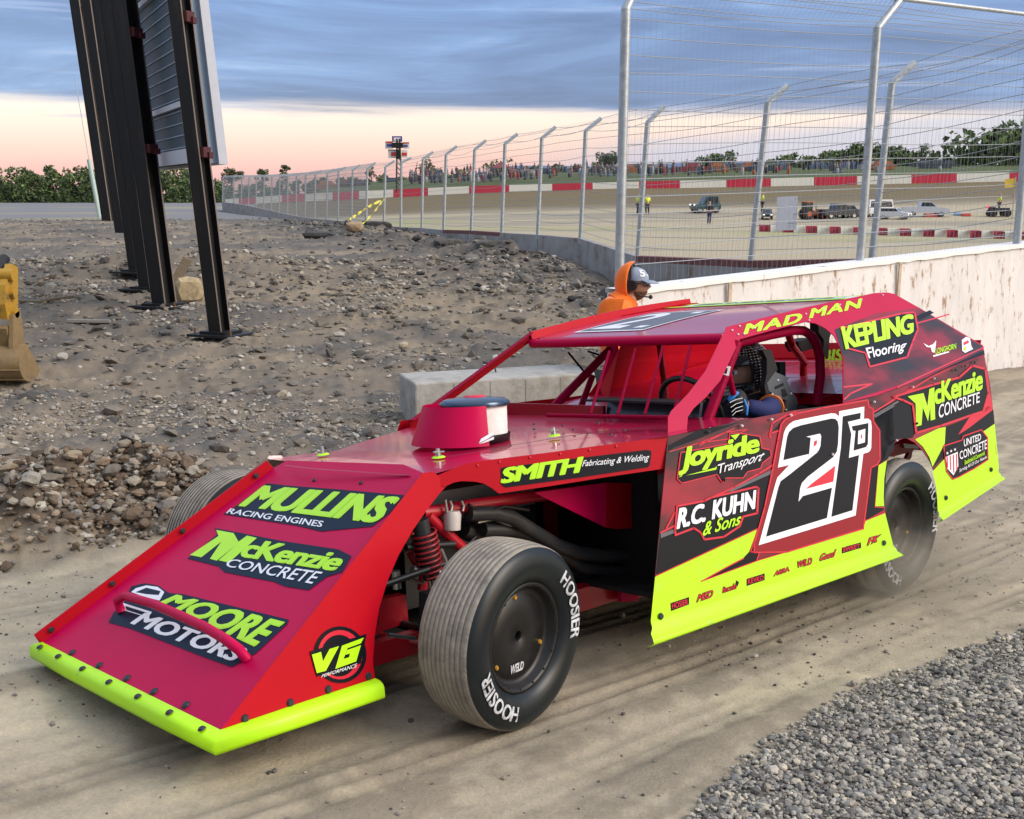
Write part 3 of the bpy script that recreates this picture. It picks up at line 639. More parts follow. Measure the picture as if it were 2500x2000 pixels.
bk.prism([PX(c4(*p), Yp(-.1)) for p in ((818, 168), (870, 176), (880, 215), (872, 240), (866, 330), (840, 330), (845, 250), (820, 215))], V((0, .06, 0)), BLKM)
bk.prism([PX(c4(*p), Yp(-.2)) for p in ((700, 258), (760, 240), (772, 290), (720, 305), (703, 280))], V((0, .10, 0)), BLKM)
bk.build('camera_mount', car, BL)
# ---- right side closing panel and right door
rp = MB(); rsp = [mir(PX(c4(*p), pQ)) for p in so if not (p[0] < 800 and p[1] > 240)]
rsp = [mir(PX(c4(*p), pQ))+V((-.08, 0, -.035 if (p[1] > 300 and p[0] > 980) or p == (975, 545) else 0)) for p in so[1:19]]
rp.prism(rsp, V((0, .004, 0)), REDS, REDS); rp.build('sail_panel', car, BL)
rs = MB()
pw = plane(PTL, mir(PTL), PX(c3(1840, 915), pH))
ra = V((-1.62, -.63, 1.30)); rbp = mir(A0)+V((0, .075, -.03))
ap = MB(); d = (rbp-ra).normalized()
ap.prism([ra+V((0, 0, .02)), rbp+V((0, 0, .035)), rbp+V((0, 0, -.02)), ra+V((0, 0, -.03))], V((0, .004, 0)), REDS)
ap.prism([ra+V((0, 0, .02)), rbp+V((0, 0, .035)), rbp+V((0, .035, .035)), ra+V((0, .03, .02))], V((0, 0, -.004)), RED)
ap.build('pillar', car, BL)
tb = lambda cvf, pts, pl, r, m, n=10: bars.tube([PX(cvf(*p), pl) for p in pts], r, m, n)
tb(c3, [(1450, 470), (985, 945)], Yp(-.50), .024, RED)
tb(c3, [(1338, 640), (1240, 905)], Yp(-.52), .018, RED)
for a, b in (((1450, 478), (1325, 893)), ((1620, 465), (1504, 895)), ((1800, 455), (1682, 898)), ((1985, 440), (1880, 860))): tb(c3, [a, b], pw, .0075, RED, 8)
tb(c3, [(1040, 900), (1840, 915)], pw, .010, RED)
tb(c3, [(1180, 488), (1282, 612)], Yp(-.52), .006, BLKM, 8); tb(c3, [(1310, 480), (1430, 520)], Yp(-.52), .006, BLKM, 8)
# cage behind the left door opening
tb(c4, [(480, 262), (640, 224), (740, 205), (790, 206), (825, 228), (850, 270), (866, 330), (868, 420), (850, 556)], Yp(.60), .024, RED, 14)
tb(c4, [(480, 262), (335, 640)], Yp(.66), .024, RED, 14)
tb(c4, [(438, 400), (463, 505)], Yp(.60), .014, RED)
tb(c4, [(720, 225), (738, 280), (790, 350), (787, 520)], Yp(.10), .022, REDF)
tb(c4, [(735, 275), (800, 360)], Yp(.12), .018, REDF)
bars.tube([V((-1.64, -.55, 1.27)), V((-1.64, .56, 1.27))], .02, REDF); bars.tube([V((-2.62, -.55, 1.34)), V((-2.62, .56, 1.34))], .02, REDF)
bars.tube([V((-1.62, -.56, 1.27)), V((-2.62, -.57, 1.34)), V((-2.70, -.58, .9))], .02, REDF)
bars.build('roll_cage', car, BL)
tagm = MB(); q = [PX(c4(*p), Yp(.70)) for p in ((418, 370), (446, 374), (436, 418), (410, 410))]; tagm.prism(q, V((0, .004, 0)), WHT)
tagm.prism([PX(c4(*p), Yp(.705)) for p in ((422, 380), (434, 382), (428, 408), (418, 404))], V((0, .002, 0)), BLKM); tagm.build('cage_tag', car, BL)
bk = MB()
bk.prism([PX(c4(*p), Yp(-.1)) for p in ((818, 168), (870, 176), (880, 215), (872, 240), (866, 330), (840, 330), (845, 250), (820, 215))], V((0, .06, 0)), BLKM)
bk.prism([PX(c4(*p), Yp(-.2)) for p in ((700, 258), (760, 240), (772, 290), (720, 305), (703, 280))], V((0, .10, 0)), BLKM)
bk.build('camera_mount', car, BL)
# ---- right side closing panel and right door
rp = MB()
rq = [PX(c3(1508, 470), Yp(-.64)), PX(c3(1432, 838), Yp(-.72)), V((-2.35, -.80, .98)), V((-2.30, -.62, 1.36))]
rp.prism(rq, V((0, .004, 0)), REDS, RED); rp.build('window_panel', car, BL)
rs = MB()
rs.prism([mir(p) for p in pts], V((0, .004, .0006)), REDS, REDS); rs.build('side_panel', car, BL)

# ---- cockpit: deck, dash, tub, firewall, spoiler ridge
deck = MB()
dz = lambda x, y: (pD[0] - pD[1]*0).z + (-(pD[1].x*(x-pD[0].x)+pD[1].y*(y-pD[0].y))/pD[1].z)
def dpt(x, y, o=0): return V((x, y, dz(x, y)-.012+o))
def yS(x): 
    t = (x-Q0.x)/(QR.x-Q0.x); return Q0.y+(QR.y-Q0.y)*t-.006
for (xa, xb, ya, yb) in ((-1.75, QR.x, None, .02), (-2.55, QR.x, .02, 'L')):
    n = 10
    deck.grid([[dpt(xa+(xb-xa)*i/n, (-yS(xa+(xb-xa)*i/n) if ya is None else ya)*(1-j/4)+(yS(xa+(xb-xa)*i/n) if yb == 'L' else yb)*j/4) for j in range(5)] for i in range(n+1)], REDG, False)
strip(deck, c6, [(1000, 660), (1350, 600), (1930, 560)], 6, pD, 1, REDD); strip(deck, c6, [(1100, 770), (1930, 745)], 5, pD, 1, BLKR); strip(deck, c6, [(1640, 1040), (1930, 930)], 5, pD, 1, BLKR)
deck.build('rear_deck', car, BL)
sp = MB(); s0, s1 = QR+V((.02, -.03, .0)), mir(QR)+V((.02, .03, .0)); hv = V((-.035, 0, .092))
sp.prism([s0, s1, s1+hv, s0+hv], V((-.004, 0, 0)), REDS); so_ = sp.build('spoiler', car, BL)
sp = MB(); pX_ = (s0+V((.003, 0, 0)), plane(s0, s1, s1+hv)[1])
txt(sp, 'BISSELL', c6, [(1690, 402), (2330, 375), (2330, 530), (1660, 552)], pX_, 2, YEL, bold=.04); sp.build('lettering', so_)
# rear end: spoiler blade and tail sheet
tail = MB()
0 and tail.prism([QR+V((0, -.01, .02)), mir(QR)+V((0, .01, .02)), mir(QR)+V((-.10, .01, .16)), QR+V((-.10, -.01, .16))], V((-.004, 0, 0)), RED)
qrb = PX(c4(1701, 868), pS)
tail.prism([QR+V((0, -.01, 0)), mir(QR)+V((0, .01, 0)), mir(qrb)+V((0, .01, .1)), qrb+V((0, -.01, .1))], V((-.003, 0, 0)), RED)
tail.build('tail_panel', car, BL)
tub = MB()
tub.box((-1.95, 0, .24), (2.1, 1.5, .02), BLKR); tub.box((-1.12, 0, .50), (.02, 1.25, .62), BLKR); tub.box((-2.95, 0, .55), (.02, 1.5, .6), BLKR)
tub.box((-1.95, -.80, .55), (1.7, .01, .60), REDD); tub.box((-1.9, .03, .60), (1.75, .01, .56), REDD); tub.box((-2.05, .78, .50), (1.5, .01, .58), BLKR)
tub.build('cockpit_tub', car, BL)
da = MB()
dp = PX(c3(1830, 800), Yp(.25)); dx = dp.x
GL = mat('dash_panel', (.03, .035, .06), .25, coat=.3)
da.box((-1.52, .28, .90), (.02, .56, .16), GL, Matrix.Rotation(R(-14), 3, 'Y')); da.box((-1.50, -.35, .90), (.02, .7, .10), REDD)
da.box((-1.46, .28, .985), (.16, .60, .01), BLKR)
for yy in (.12, .24, .36, .47): 
    c = V((-1.535, yy, .905)); disc(da, c, V((-1, 0, -.2)), .035, STEEL, .012, 18)
da.build('dashboard', car, BL)
sw = MB(); swc = V((-1.72, .36, .93)); Rw = Matrix.Rotation(R(-62), 3, 'Y')
ring = [swc+Rw @ V((.17*math.cos(a), .17*math.sin(a), 0)) for a in np.linspace(0, 2*math.pi, 25)]
sw.tube(ring, .014, BLKM, 8)
for a in (.5, 2.6, 4.7): sw.tube([swc, swc+Rw @ V((.17*math.cos(a), .17*math.sin(a), 0))], .008, ALU, 6)
sw.tube([swc, swc+V((.25, 0, -.1))], .014, STEEL); sw.build('steering_wheel', car, BL)
SEATM = mat('seat_black', (.012, .012, .014), .8); SEATA = mat('seat_alu', (.22, .25, .29), .38, metal=.75, var=.12)
se = MB()
se.box((-2.32, .36, .64), (.08, .46, .52), SEATM, Matrix.Rotation(R(-12), 3, 'Y')); se.box((-2.05, .36, .42), (.5, .44, .08), SEATM)
se.box((-2.36, .36, 1.02), (.05, .20, .20), SEATM)
# head surround: black pads left and right of the helmet, alloy shoulder plate
ys = Yp(.52)
se.prism([PX(c6(*p), ys) for p in ((800, 400), (915, 400), (960, 520), (1000, 650), (960, 770), (915, 830), (905, 970), (850, 980), (830, 880), (860, 700), (860, 520))], V((0, .03, 0)), SEATM)
se.prism([PX(c6(*p), Yp(.54)) for p in ((905, 840), (1010, 690), (1195, 770), (1165, 800), (1240, 960), (1300, 1040), (1325, 1195), (1170, 1215), (1160, 1060), (1080, 1040), (930, 940))], V((0, .012, 0)), SEATA)
pl_ = Yp(.553)
for p in ((1048, 897), (1077, 884), (1105, 870), (1133, 857)): se.prism([PX(c6(p[0]+13*math.cos(a), p[1]+22*math.sin(a)), pl_) for a in np.linspace(0, 2*math.pi, 11)[:-1]], V((0, .002, 0)), BLKR)
se.prism([PX(c6(*p), pl_) for p in ((1120, 920), (1160, 908), (1200, 1000), (1135, 1025))], V((0, .002, 0)), BLKR)
for p in ((1000, 985), (1100, 1035), (1245, 975), (1075, 800), (1180, 1190)): disc(se, PX(c6(*p), Yp(.553)), V((0, 1, 0)), .006, WHT, .004, 8)
se.build('seat', car, BL)

# ---- engine bay: frame rails, headers, radiator, shock, canister, steering rods, inner sheets
HDR = mat('header_black', (.030, .031, .035), .42, spec=.5, dirt=(.07, .06, .05), dscale=9)
en = MB()
te = lambda pts, y, r, m, n=12: en.tube([PX(c2(*p), Yp(y)) for p in pts], r, m, n)
te([(560, 470), (700, 465), (800, 490), (930, 570), (1060, 650), (1180, 690), (1300, 705), (1640, 715)], .44, .030, HDR)
te([(640, 560), (820, 560), (950, 610), (1080, 690), (1200, 770), (1330, 790), (1640, 800)], .40, .030, HDR)
te([(540, 560), (720, 620), (900, 700), (1080, 780), (1250, 830), (1640, 850)], .34, .030, HDR)
en.build('exhaust_header', car, BL)
fm = MB()
tf = lambda pts, y, r, m, n=12: fm.tube([PX(c2(*p), Yp(y)) for p in pts], r, m, n)
tf([(300, 465), (420, 450), (560, 425), (940, 372), (1300, 330)], .42, .024, REDF)
tf([(330, 480), (430, 575), (535, 670)], .43, .022, REDF)
tf([(330, 480), (330, 700), (300, 900)], .36, .020, REDF)
fm.prism([PX(c2(*p), Yp(.48)) for p in ((1150, 905), (1240, 878), (1400, 902), (1640, 865), (1640, 925), (1380, 962), (1160, 1032))], V((0, -.04, 0)), REDF)
fm.prism([PX(c2(*p), Yp(.505)) for p in ((1395, 900), (1495, 900), (1495, 955), (1400, 962))], V((0, .02, 0)), RED)
fm.prism([PX(c2(*p), Yp(.30)) for p in ((30, 960), (210, 925), (225, 1085), (100, 1120), (20, 1165))], V((0, -.05, 0)), REDF)
fm.box((-.3, .40, .20), (1.6, .05, .08), REDF); fm.box((-.3, -.40, .20), (1.6, .05, .08), REDF); fm.box((.50, 0, .22), (.05, .85, .08), REDF)
fm.tube([V((.45, -.30, .20)), V((.22, -.30, .48)), V((.0, -.36, .66)), V((-.9, -.42, .74))], .02, REDF)
fm.build('chassis_frame', car, BL)
sh = MB()
sh.tube([PX(c2(285, 500), Yp(.47)), PX(c2(320, 680), Yp(.47)), PX(c2(352, 830), Yp(.47))], .033, mat('shock_black', (.02, .022, .028), .4), 16)
sh.tube([PX(c2(340, 800), Yp(.47)), PX(c2(362, 930), Yp(.47))], .012, STEEL, 10); sh.build('shock_absorber', car, BL)
cs = MB(); p0_, p1_ = PX(c2(305, 560), Yp(.47)), PX(c2(350, 815), Yp(.47)); dd_ = (p1_-p0_); ax_ = dd_.normalized(); e1 = ax_.cross(V((0, 1, 0))).normalized(); e2 = ax_.cross(e1)
cs.tube([p0_+dd_*t+(e1*math.cos(t*56)+e2*math.sin(t*56))*.046 for t in np.linspace(0, 1, 150)], .0055, mat('spring_red', (.25, .01, .015), .4), 6); cs.build('coil_spring', car, BL)
bd = MB(); bd.tube([V((0, .60, .35)), V((0, .615, .35))], .14, STEEL, 28); bd.tube([V((0, .55, .35)), V((0, .66, .35))], .06, BLKM, 16); bd.box((.11, .61, .38), (.08, .07, .12), BLKM); bd.build('brake_disc', car)
ho_ = MB()
for pp, yy, mm in (([(380, 470), (470, 600), (560, 640), (600, 600)], .40, BLKM), ([(150, 700), (260, 640), (300, 560), (420, 520)], .36, BLKM), ([(560, 420), (640, 470), (760, 430), (900, 450)], .46, BLKM), ([(210, 830), (300, 860), (360, 800), (430, 790)], .44, ALU), ([(610, 520), (700, 500), (860, 560)], .42, STEEL)): ho_.tube([PX(c2(*q), Yp(yy)) for q in pp], .007, mm, 8)
ho_.build('hose', car, BL)
cn = MB(); cn.tube([PX(c2(470, 455), Yp(.46)), PX(c2(470, 475), Yp(.46)), PX(c2(468, 560), Yp(.46))], [.028, .034, .032], mat('canister', (.55, .50, .46), .5, dirt=(.3, .22, .15)), 16)
cn.tube([PX(c2(430, 390), Yp(.46)), PX(c2(440, 470), Yp(.46))], .006, STEEL, 6)
for x in (455, 520): cn.tube([PX(c2(x, 395), Yp(.45)), PX(c2(x+14, 425), Yp(.45)), PX(c2(x+8, 455), Yp(.45))], .006, ALU, 6)
cn.build('reservoir', car, BL)
st = MB()
for a, b, y, r, m in (((90, 868), (430, 750), .5, .012, BLKM), ((210, 660), (480, 640), .45, .013, BLKM), ((150, 790), (160, 890), .40, .018, STEEL), ((245, 780), (270, 790), .46, .014, STEEL), ((380, 620), (430, 740), .44, .012, STEEL), ((235, 690), (280, 770), .38, .016, REDF), ((110, 1150), (260, 1170), .5, .008, STEEL)):
    st.tube([PX(c2(*a), Yp(y)), PX(c2(*b), Yp(y))], r, m, 10)
st.box((0, .62, .28), (.10, .12, .20), BLKM); st.box((0, -.62, .28), (.10, .12, .20), BLKM); st.tube([V((0, -.62, .24)), V((0.02, .62, .24))], .018, BLKM)
st.tube([V((.12, .30, .22)), V((0, .62, .20)), V((-.25, .35, .22))], .015, REDF); st.tube([V((.12, -.30, .22)), V((0, -.62, .20)), V((-.25, -.35, .22))], .015, REDF)
st.build('steering_linkage', car, BL)
eb = MB()
eb.box((-.42, 0, .48), (.72, .46, .42), BLKM); eb.box((-.42, .20, .66), (.62, .16, .12), mat('valve_cover', (.10, .10, .11), .5)); eb.box((-.42, -.20, .66), (.62, .16, .12), BLKM)
eb.box((.16, 0, .45), (.05, .62, .36), BLKM); eb.box((-.65, -.47, .48), (.9, .01, .5), BLKR); eb.box((-.2, 0, .165), (1.5, .7, .01), BLKR)
eb.build('engine', car, BL)
ip = MB()
ip.prism([PX(c2(*p), Yp(.56)) for p in ((930, 352), (1338, 296), (1330, 546))], V((0, -.004, 0)), RED)
ip.prism([PX(c2(1338, 296), Yp(.56)), PX(c2(1330, 546), Yp(.56)), PX(c2(1385, 556), Yp(.52)), PX(c2(1480, 552), Yp(.49)), PX(c2(1528, 540), Yp(.47)), PX(c2(1528, 300), Yp(.47))][::1], V((0, -.004, 0)), REDS)
ip.build('inner_fender', car, BL)

# ---- wheels
TREAD = mat('dusty_tread', (.30, .262, .215), .85, var=.25, vscale=22, bump=.3, bscale=60, dirt=(.17, .15, .13), dscale=8)
GROOVE = mat('tread_groove', (.035, .032, .03), .9)
RUB = mat('rubber', (.006, .010, .013), .38, spec=.4, dirt=(.035, .034, .033), dscale=6, dlo=.55, dhi=.9)
RIMB = mat('rim_black', (.008, .008, .009), .4, spec=.4, dirt=(.03, .027, .024), dscale=7, dlo=.5, dhi=.85)
LET = mat('tyre_letters', (.62, .64, .68), .7, dirt=(.25, .25, .26), dscale=30, dlo=.4, dhi=.7)
GOLD = mat('gold_bolt', (.55, .28, .03), .4, metal=.4)
def wheel(name, loc, side_, front, steer=0):
    hw = .117 if front else .165; Rr = .350; fs_ = .93 if front else 1.0
    ml = Matrix.Translation(loc) @ Matrix.Rotation(steer + (0 if side_ > 0 else math.pi), 4, 'Z') @ Matrix.Diagonal((fs_, 1, fs_, 1))
    prof = [(hw*.80, .205), (hw*.92, .212), (hw*1.04, .235), (hw*1.10, .262), (hw*1.10, .288), (hw*1.04, .312), (hw*.98, .326), (hw*.90, .336)]
    mats_ = [RUB]*7; prof2 = []
    n = 10 if front else 4
    tr = [(hw*.90, .3365)]
    for i in range(n):
        a0 = hw*.86*(1-2*i/n); a1 = hw*.86*(1-2*(i+1)/n); c = lambda a: Rr-.014*(a/hw)**2
        g = .0045; mid = (a0+a1)/2
        tr += [(a0-.001, c(a0)), (a1+g, c(a1)), (a1+g*.8, c(a1)-.008), (a1+g*.1, c(a1)-.008)]
        mats_ += [TREAD, TREAD, GROOVE, GROOVE] if i else [TREAD, TREAD, GROOVE, GROOVE]
    prof += tr[1:]; prof += [(-a, r) for a, r in [(hw*.90, .336), (hw*1.04, .312), (hw*1.10, .275), (hw*.95, .215), (hw*.8, .2)]]
    mats_ += [TREAD]+[RUB]*8
    w = MB(); w.lathe([(hw*.80, .208), (hw*.86, .206), (hw*.87, .196), (hw*.80, .188), (hw*.62, .182), (hw*.55, .172), (hw*.53, .160), (hw*.55, .158), (hw*.60, .02), (hw*.58, .018), (hw*.2, .018)], RIMB, 56)
    w.lathe([(-hw*.8, .20), (-hw*.2, .17), (-hw*.1, .001)], RIMB, 32)
    for k in range(16 if front else 16):
        a = 2*math.pi*k/16+.1; disc(w, V((.192*math.cos(a), hw*.835, .192*math.sin(a))), V((0, 1, 0)), .005, BLKM, .004, 6)
    for th in (-8, 112, 232):
        a = R(th); c = V((-.150*math.sin(a), hw*.555, .150*math.cos(a))); disc(w, c, V((0, 1, 0)), .010, GOLD, .006, 10)
    wo = w.build('wheel', car, ml)
    # small maker's lettering on the cover
    def arc(mb, s, r0, r1, t0, t1, a_of_r, m, bold=.03):
        x0, x1, y0, y1 = tbox(s, 0, 1)
        for vs, fs, dk in bold_copies(s, .03, 0, 1):
          P = []
          for x, y in vs:
            t = R(t0+(t1-t0)*(x-x0)/(x1-x0)); r = r0+(r1-r0)*(y-y0)/(y1-y0); P.append((-r*math.sin(t), a_of_r(r)+dk*.001, r*math.cos(t)))
          mb.add(P, fs, m)
    ar = lambda r: np.interp(r, [.205, .212, .235, .262, .288, .312, .326], [hw*.80, hw*.92, hw*1.04, hw*1.10, hw*1.10, hw*1.04, hw*.98])+.004
    t_ = MB(); t_.lathe(prof, RUB, 96, mats=mats_[:len(prof)-1])
    t_.build('tyre', wo)
    if side_ > 0:
        for s, t0, t1 in (('HOOSIER', 42, 102), ('HOOSIER', 196, 256)): le = MB(); arc(le, s, .246, .298, t0, t1, ar, LET, .03); le.build('lettering', wo)
        le = MB()
        vs, fs = text2d('WELD', .04, .2, 1); x0, x1, y0, y1 = tbox('WELD', .2, 1)
        le.add([(-(.075*(x-x0)/(x1-x0)-.038), hw*.575+.002, -.135+.03*(y-y0)/(y1-y0)) for x, y in vs], fs, LET)
        le.build('lettering', wo)
    return wo
yo = .945
wheel('wheel', (-.01, yo-.105, .327), 1, True, R(8)); wheel('wheel', (.03, -yo+.035, .335), -1, True, R(8))
wheel('wheel', (-2.73, yo-.165, .350), 1, False); wheel('wheel', (-2.73, -yo+.165, .350), -1, False)
ax = MB(); ax.tube([V((-2.73, -.75, .35)), V((-2.73, .72, .35))], .05, BLKM); ax.box((-2.73, -.05, .35), (.25, .25, .25), BLKM)
ax.tube([V((-2.73, .55, .42)), V((-2.6, .6, .75))], .025, BLKM); ax.tube([V((-2.75, .5, .33)), V((-3.2, .7, .30))], .012, BLKM)
ax.build('rear_axle', car)
hk = MB()
hk.prism([PX(c4(*p), Yp(.78)) for p in ((1190, 760), (1225, 735), (1270, 735), (1325, 752), (1300, 770), (1295, 800), (1270, 830), (1250, 828), (1275, 800), (1285, 775), (1230, 790), (1195, 800))], V((0, -.02, 0)), REDF)
hk.prism([PX(c4(*p), Yp(.785)) for p in ((1250, 733), (1325, 742), (1322, 758), (1255, 755))], V((0, .01, 0)), ALU)
hk.build('body_bracket', car, BL)
# ============================================================ TERRAIN
NZ = MCAR.to_3x3() @ V((0, 0, 1))
def sst(a, b, x): t = np.clip((x-a)/(b-a), 0, 1); return t*t*(3-2*t)
def vnoise(x, y, seed=0):
    xi = np.floor(x).astype(np.int64); yi = np.floor(y).astype(np.int64); fx = x-xi; fy = y-yi; fx = fx*fx*(3-2*fx); fy = fy*fy*(3-2*fy)
    def h(a, b):
        n = (a*374761393+b*668265263+seed*974711) & 0x7fffffff; n = ((n ^ (n >> 13))*1274126177) & 0x7fffffff; return ((n ^ (n >> 16)) & 0xffff)/65535.
    return (h(xi, yi)*(1-fx)+h(xi+1, yi)*fx)*(1-fy)+(h(xi, yi+1)*(1-fx)+h(xi+1, yi+1)*fx)*fy
def fbm(x, y, o=4, seed=0):
    s = 0; a = .5; 
    for i in range(o): s = s+a*(vnoise(x*2**i, y*2**i, seed+i)-.5); a *= .55
    return s
YB_U = [300, 560, 685, 860, 1000, 1160, 1500, 1664, 2066, 2500, 3200]; YB_V = [508, 500, 493, 485.5, 478, 470, 459, 458, 450, 441, 436]
YT_V = [494, 486, 477, 467.5, 461, 454, 445, 441, 431, 420, 414]
WALL_Y = 130.
FENCE = [(7.47, 16.3), (6.04, 18.5), (4.48, 20.7), (2.79, 24.5), (1.88, 30.4), (.78, 33.9), (-.36, 36.9), (-1.52, 40.4), (-2.7, 43.5), (-3.9, 47.6), (-5.2, 50.9), (-6.5, 54.7)]
def fence_x(y): return np.interp(y, [p[1] for p in FENCE]+[75, 95, 115], [p[0] for p in FENCE]+[-14.5, -23, -30.5])
def base_z(x, y):
    zc = -((x-TX)*NZ.x+(y-TY)*NZ.y)/NZ.z
    zc = np.minimum(zc, .55)
    k = .12; near = .5*(zc-.70+np.sqrt((zc+.70)**2+k*k))
    near = np.maximum(near, -.75)
    u = 1250+F_PX*x/np.maximum(y, 1.)
    inside = sst(-.3, 1.2, x-fence_x(y))*sst(17, 20, y)               # track side of the long fence
    rise = sst(11.5, 30, y)*.75*(1-sst(1330, 1700, u))
    z = near+rise*(1-inside)
    left = 1-sst(420, 600, u)
    yb = np.interp(u, YB_U, YB_V); zb = 1.856+(471-yb)/F_PX*WALL_Y
    infield = -.72
    t1 = sst(70, 121, y)**1.3; t2 = np.clip((y-121)/(WALL_Y-121), 0, 1)
    prof = infield+(zb-1.35-infield)*t1+1.35*t2
    slope = np.interp(u, [560, 900, 1300, 3000], [1.0, 2.4, 3.3, 3.6])*sst(WALL_Y, 200, y)
    z = np.where(y > 17, z*(1-inside)+(prof+slope)*inside, z)
    return z
GRAV = [(1640, 2100), (1689, 1989), (1760, 1920), (1871, 1823), (1960, 1765), (2064, 1705), (2170, 1655), (2281, 1614), (2400, 1570), (2500, 1539), (2800, 1440)]
def gz(x, y): return float(base_z(np.array([x], float), np.array([y], float))[0])
def ground(u, v):                                  # where the sight line of a photo pixel meets the terrain
    d = ray(u, v); y = 1.5; s = .05
    while y < 900:
        p = CO+d*(y/d.y)
        if p.z <= gz(p.x, y): return V((p.x, y, float(surf_z(np.array([p.x]), np.array([y]))[0])))
        y += s; s = max(.02, y*.004)
    return CO+d*(900/d.y)
def proj(x, y, z):
    zz_ = z-CAM_H; dd = CP*y-SP*zz_; up = SP*y+CP*zz_
    dd = np.maximum(dd, .05); return 1250+F_PX*x/dd, 1000-F_PX*up/dd
# local axes of the lane: a along the car, b across it
LF = V((math.cos(YAW), math.sin(YAW))); LL = V((-math.sin(YAW), math.cos(YAW)))
us = np.concatenate([np.linspace(-9000, -700, 30), np.linspace(-600, 3100, 560), np.linspace(3200, 11500, 30)])
ys = np.concatenate([np.geomspace(.8, 30, 470), np.geomspace(30.5, 200, 150), np.geomspace(205, 3500, 40)])
UU, YY = np.meshgrid(us, ys); XX = (UU-1250)/F_PX*YY
def grav_mask(x, y, z):
    u, v = proj(x, y, z); gv = np.interp(u, [p[0] for p in GRAV], [p[1] for p in GRAV], left=9999); return v-gv
ZZ = base_z(XX, YY)
PU, PV = proj(XX, YY, ZZ)
wob_ = fbm(XX*.9, YY*.9, 4, 5)*160
gm = grav_mask(XX, YY, ZZ)+wob_*.3
grav = sst(-12, 25, gm)*(YY < 9)
# lane border on the left: the loose field begins
bv = np.interp(PU, [-500, 0, 330, 600, 900, 1300, 1700, 2500], [1420, 1400, 1360, 1300, 1200, 1090, 1000, 905])
field = sst(-40, 60, (bv+wob_*.5)-PV)*(YY < 75)
field *= (1-sst(1700, 1900, PU)*(YY < 16.5)*0)
inside = sst(-.3, .6, XX-fence_x(YY))*(YY > 16.6)
field = field*(1-inside)
farf = (YY >= 75)*(1-inside)
A_ = XX*LF.x+YY*LF.y; B_ = XX*LL.x+YY*LL.y
n1 = fbm(XX*.35, YY*.35, 5, 11); n2 = fbm(XX*2.2, YY*2.2, 4, 21); n3 = fbm(XX*9, YY*9, 3, 31); n4 = fbm(A_*.35, B_*3.2, 4, 41)
lane = np.array([.385, .328, .242]); lane_d = np.array([.215, .180, .138]); lane_l = np.array([.50, .425, .305])
def mixc(c, d, w): return c*(1-w[..., None])+np.asarray(d)*w[..., None]
col = np.broadcast_to(lane, XX.shape+(3,)).copy()
col = mixc(col, lane_d, np.clip(sst(.0, .16, n4*.8+n2*.55+n3*.35), 0, 1)*.7); col = mixc(col, lane_l, sst(.03, .17, -n4*.8+n2*.4+n3*.3)*.8)
fc = np.broadcast_to(np.array([.195, .160, .124]), XX.shape+(3,)).copy()
fc = mixc(fc, [.135, .122, .108], sst(.0, .12, n1+n2*.5)); fc = mixc(fc, [.26, .21, .15], sst(.03, .15, -n1+n2*.35)*.9); fc = mixc(fc, [.11, .10, .09], sst(.08, .2, n2+n3*.4)*.7)
col = mixc(col, 0, field*0+0)*1.0
col = col*(1-field[..., None])+fc*field[..., None]
pm = np.exp(-(((XX+3.0)/2.0)**2+((YY-6.6)/.85)**2)); col = mixc(col, [.115, .085, .06], sst(.3, .6, pm+n2*.8)*.9)
col = mixc(col, [.15, .138, .12], grav)
inf = np.broadcast_to(np.array([.40, .34, .235]), XX.shape+(3,)).copy()
inf = mixc(inf, [.27, .24, .19], sst(.0, .15, fbm(XX*.03, YY*.25, 4, 51))*.9); inf = mixc(inf, [.30, .31, .13], sst(.05, .2, fbm(XX*.05+9, YY*.1, 3, 61))*(YY > 60)*.6)
bank = sst(98, 112, YY)*(YY < WALL_Y+1); inf = mixc(inf, [.155, .120, .065], bank)
grass = (YY >= WALL_Y+1)*1.; inf = mixc(inf, [.075, .095, .035], grass)
col = col*(1-inside[..., None])+inf*inside[..., None]
ffc = np.broadcast_to(np.array([.19, .19, .20]), XX.shape+(3,)).copy(); ffc = mixc(ffc, [.27, .24, .17], sst(.0, .12, fbm(XX*.05, YY*.05, 3, 71)))
col = col*(1-farf[..., None])+ffc*farf[..., None]
col = mixc(col, [.06, .07, .03], (YY > 215)*1.)
mm_ = np.exp(-((XX-fence_x(YY)+2.4)/2.2)**2)*sst(19, 27, YY)*(1-sst(58, 75, YY))*(1-inside); col = mixc(col, [.085, .078, .072], np.clip(mm_*1.3*(sst(-.15, .12, n2+n3*.5)), 0, .9))
# wheel tracks pressed into the lane
trk = np.zeros_like(XX)
BC = TX*LL.x+TY*LL.y
for b0, w_, s_ in ((.86, .13, .0), (-.80, .13, .5), (1.35, .11, .04), (.30, .12, -.05), (1.75, .10, .02), (-1.5, .14, .03)):
    d_ = (B_-BC-b0-s_*.1*(A_-TX*LF.x-TY*LF.y)-.05*np.sin(A_*.8+b0*5))/w_
    trk = np.maximum(trk, np.exp(-d_**4)*(.55+.45*np.cos(d_*9))*sst(-.25, .1, fbm(A_*.5+b0*7, B_*.7, 3, 55)))
trk = trk*(1-field)*(1-grav)*(YY < 30)*(1-inside); col = mixc(col, [.20, .168, .125], trk*.55)
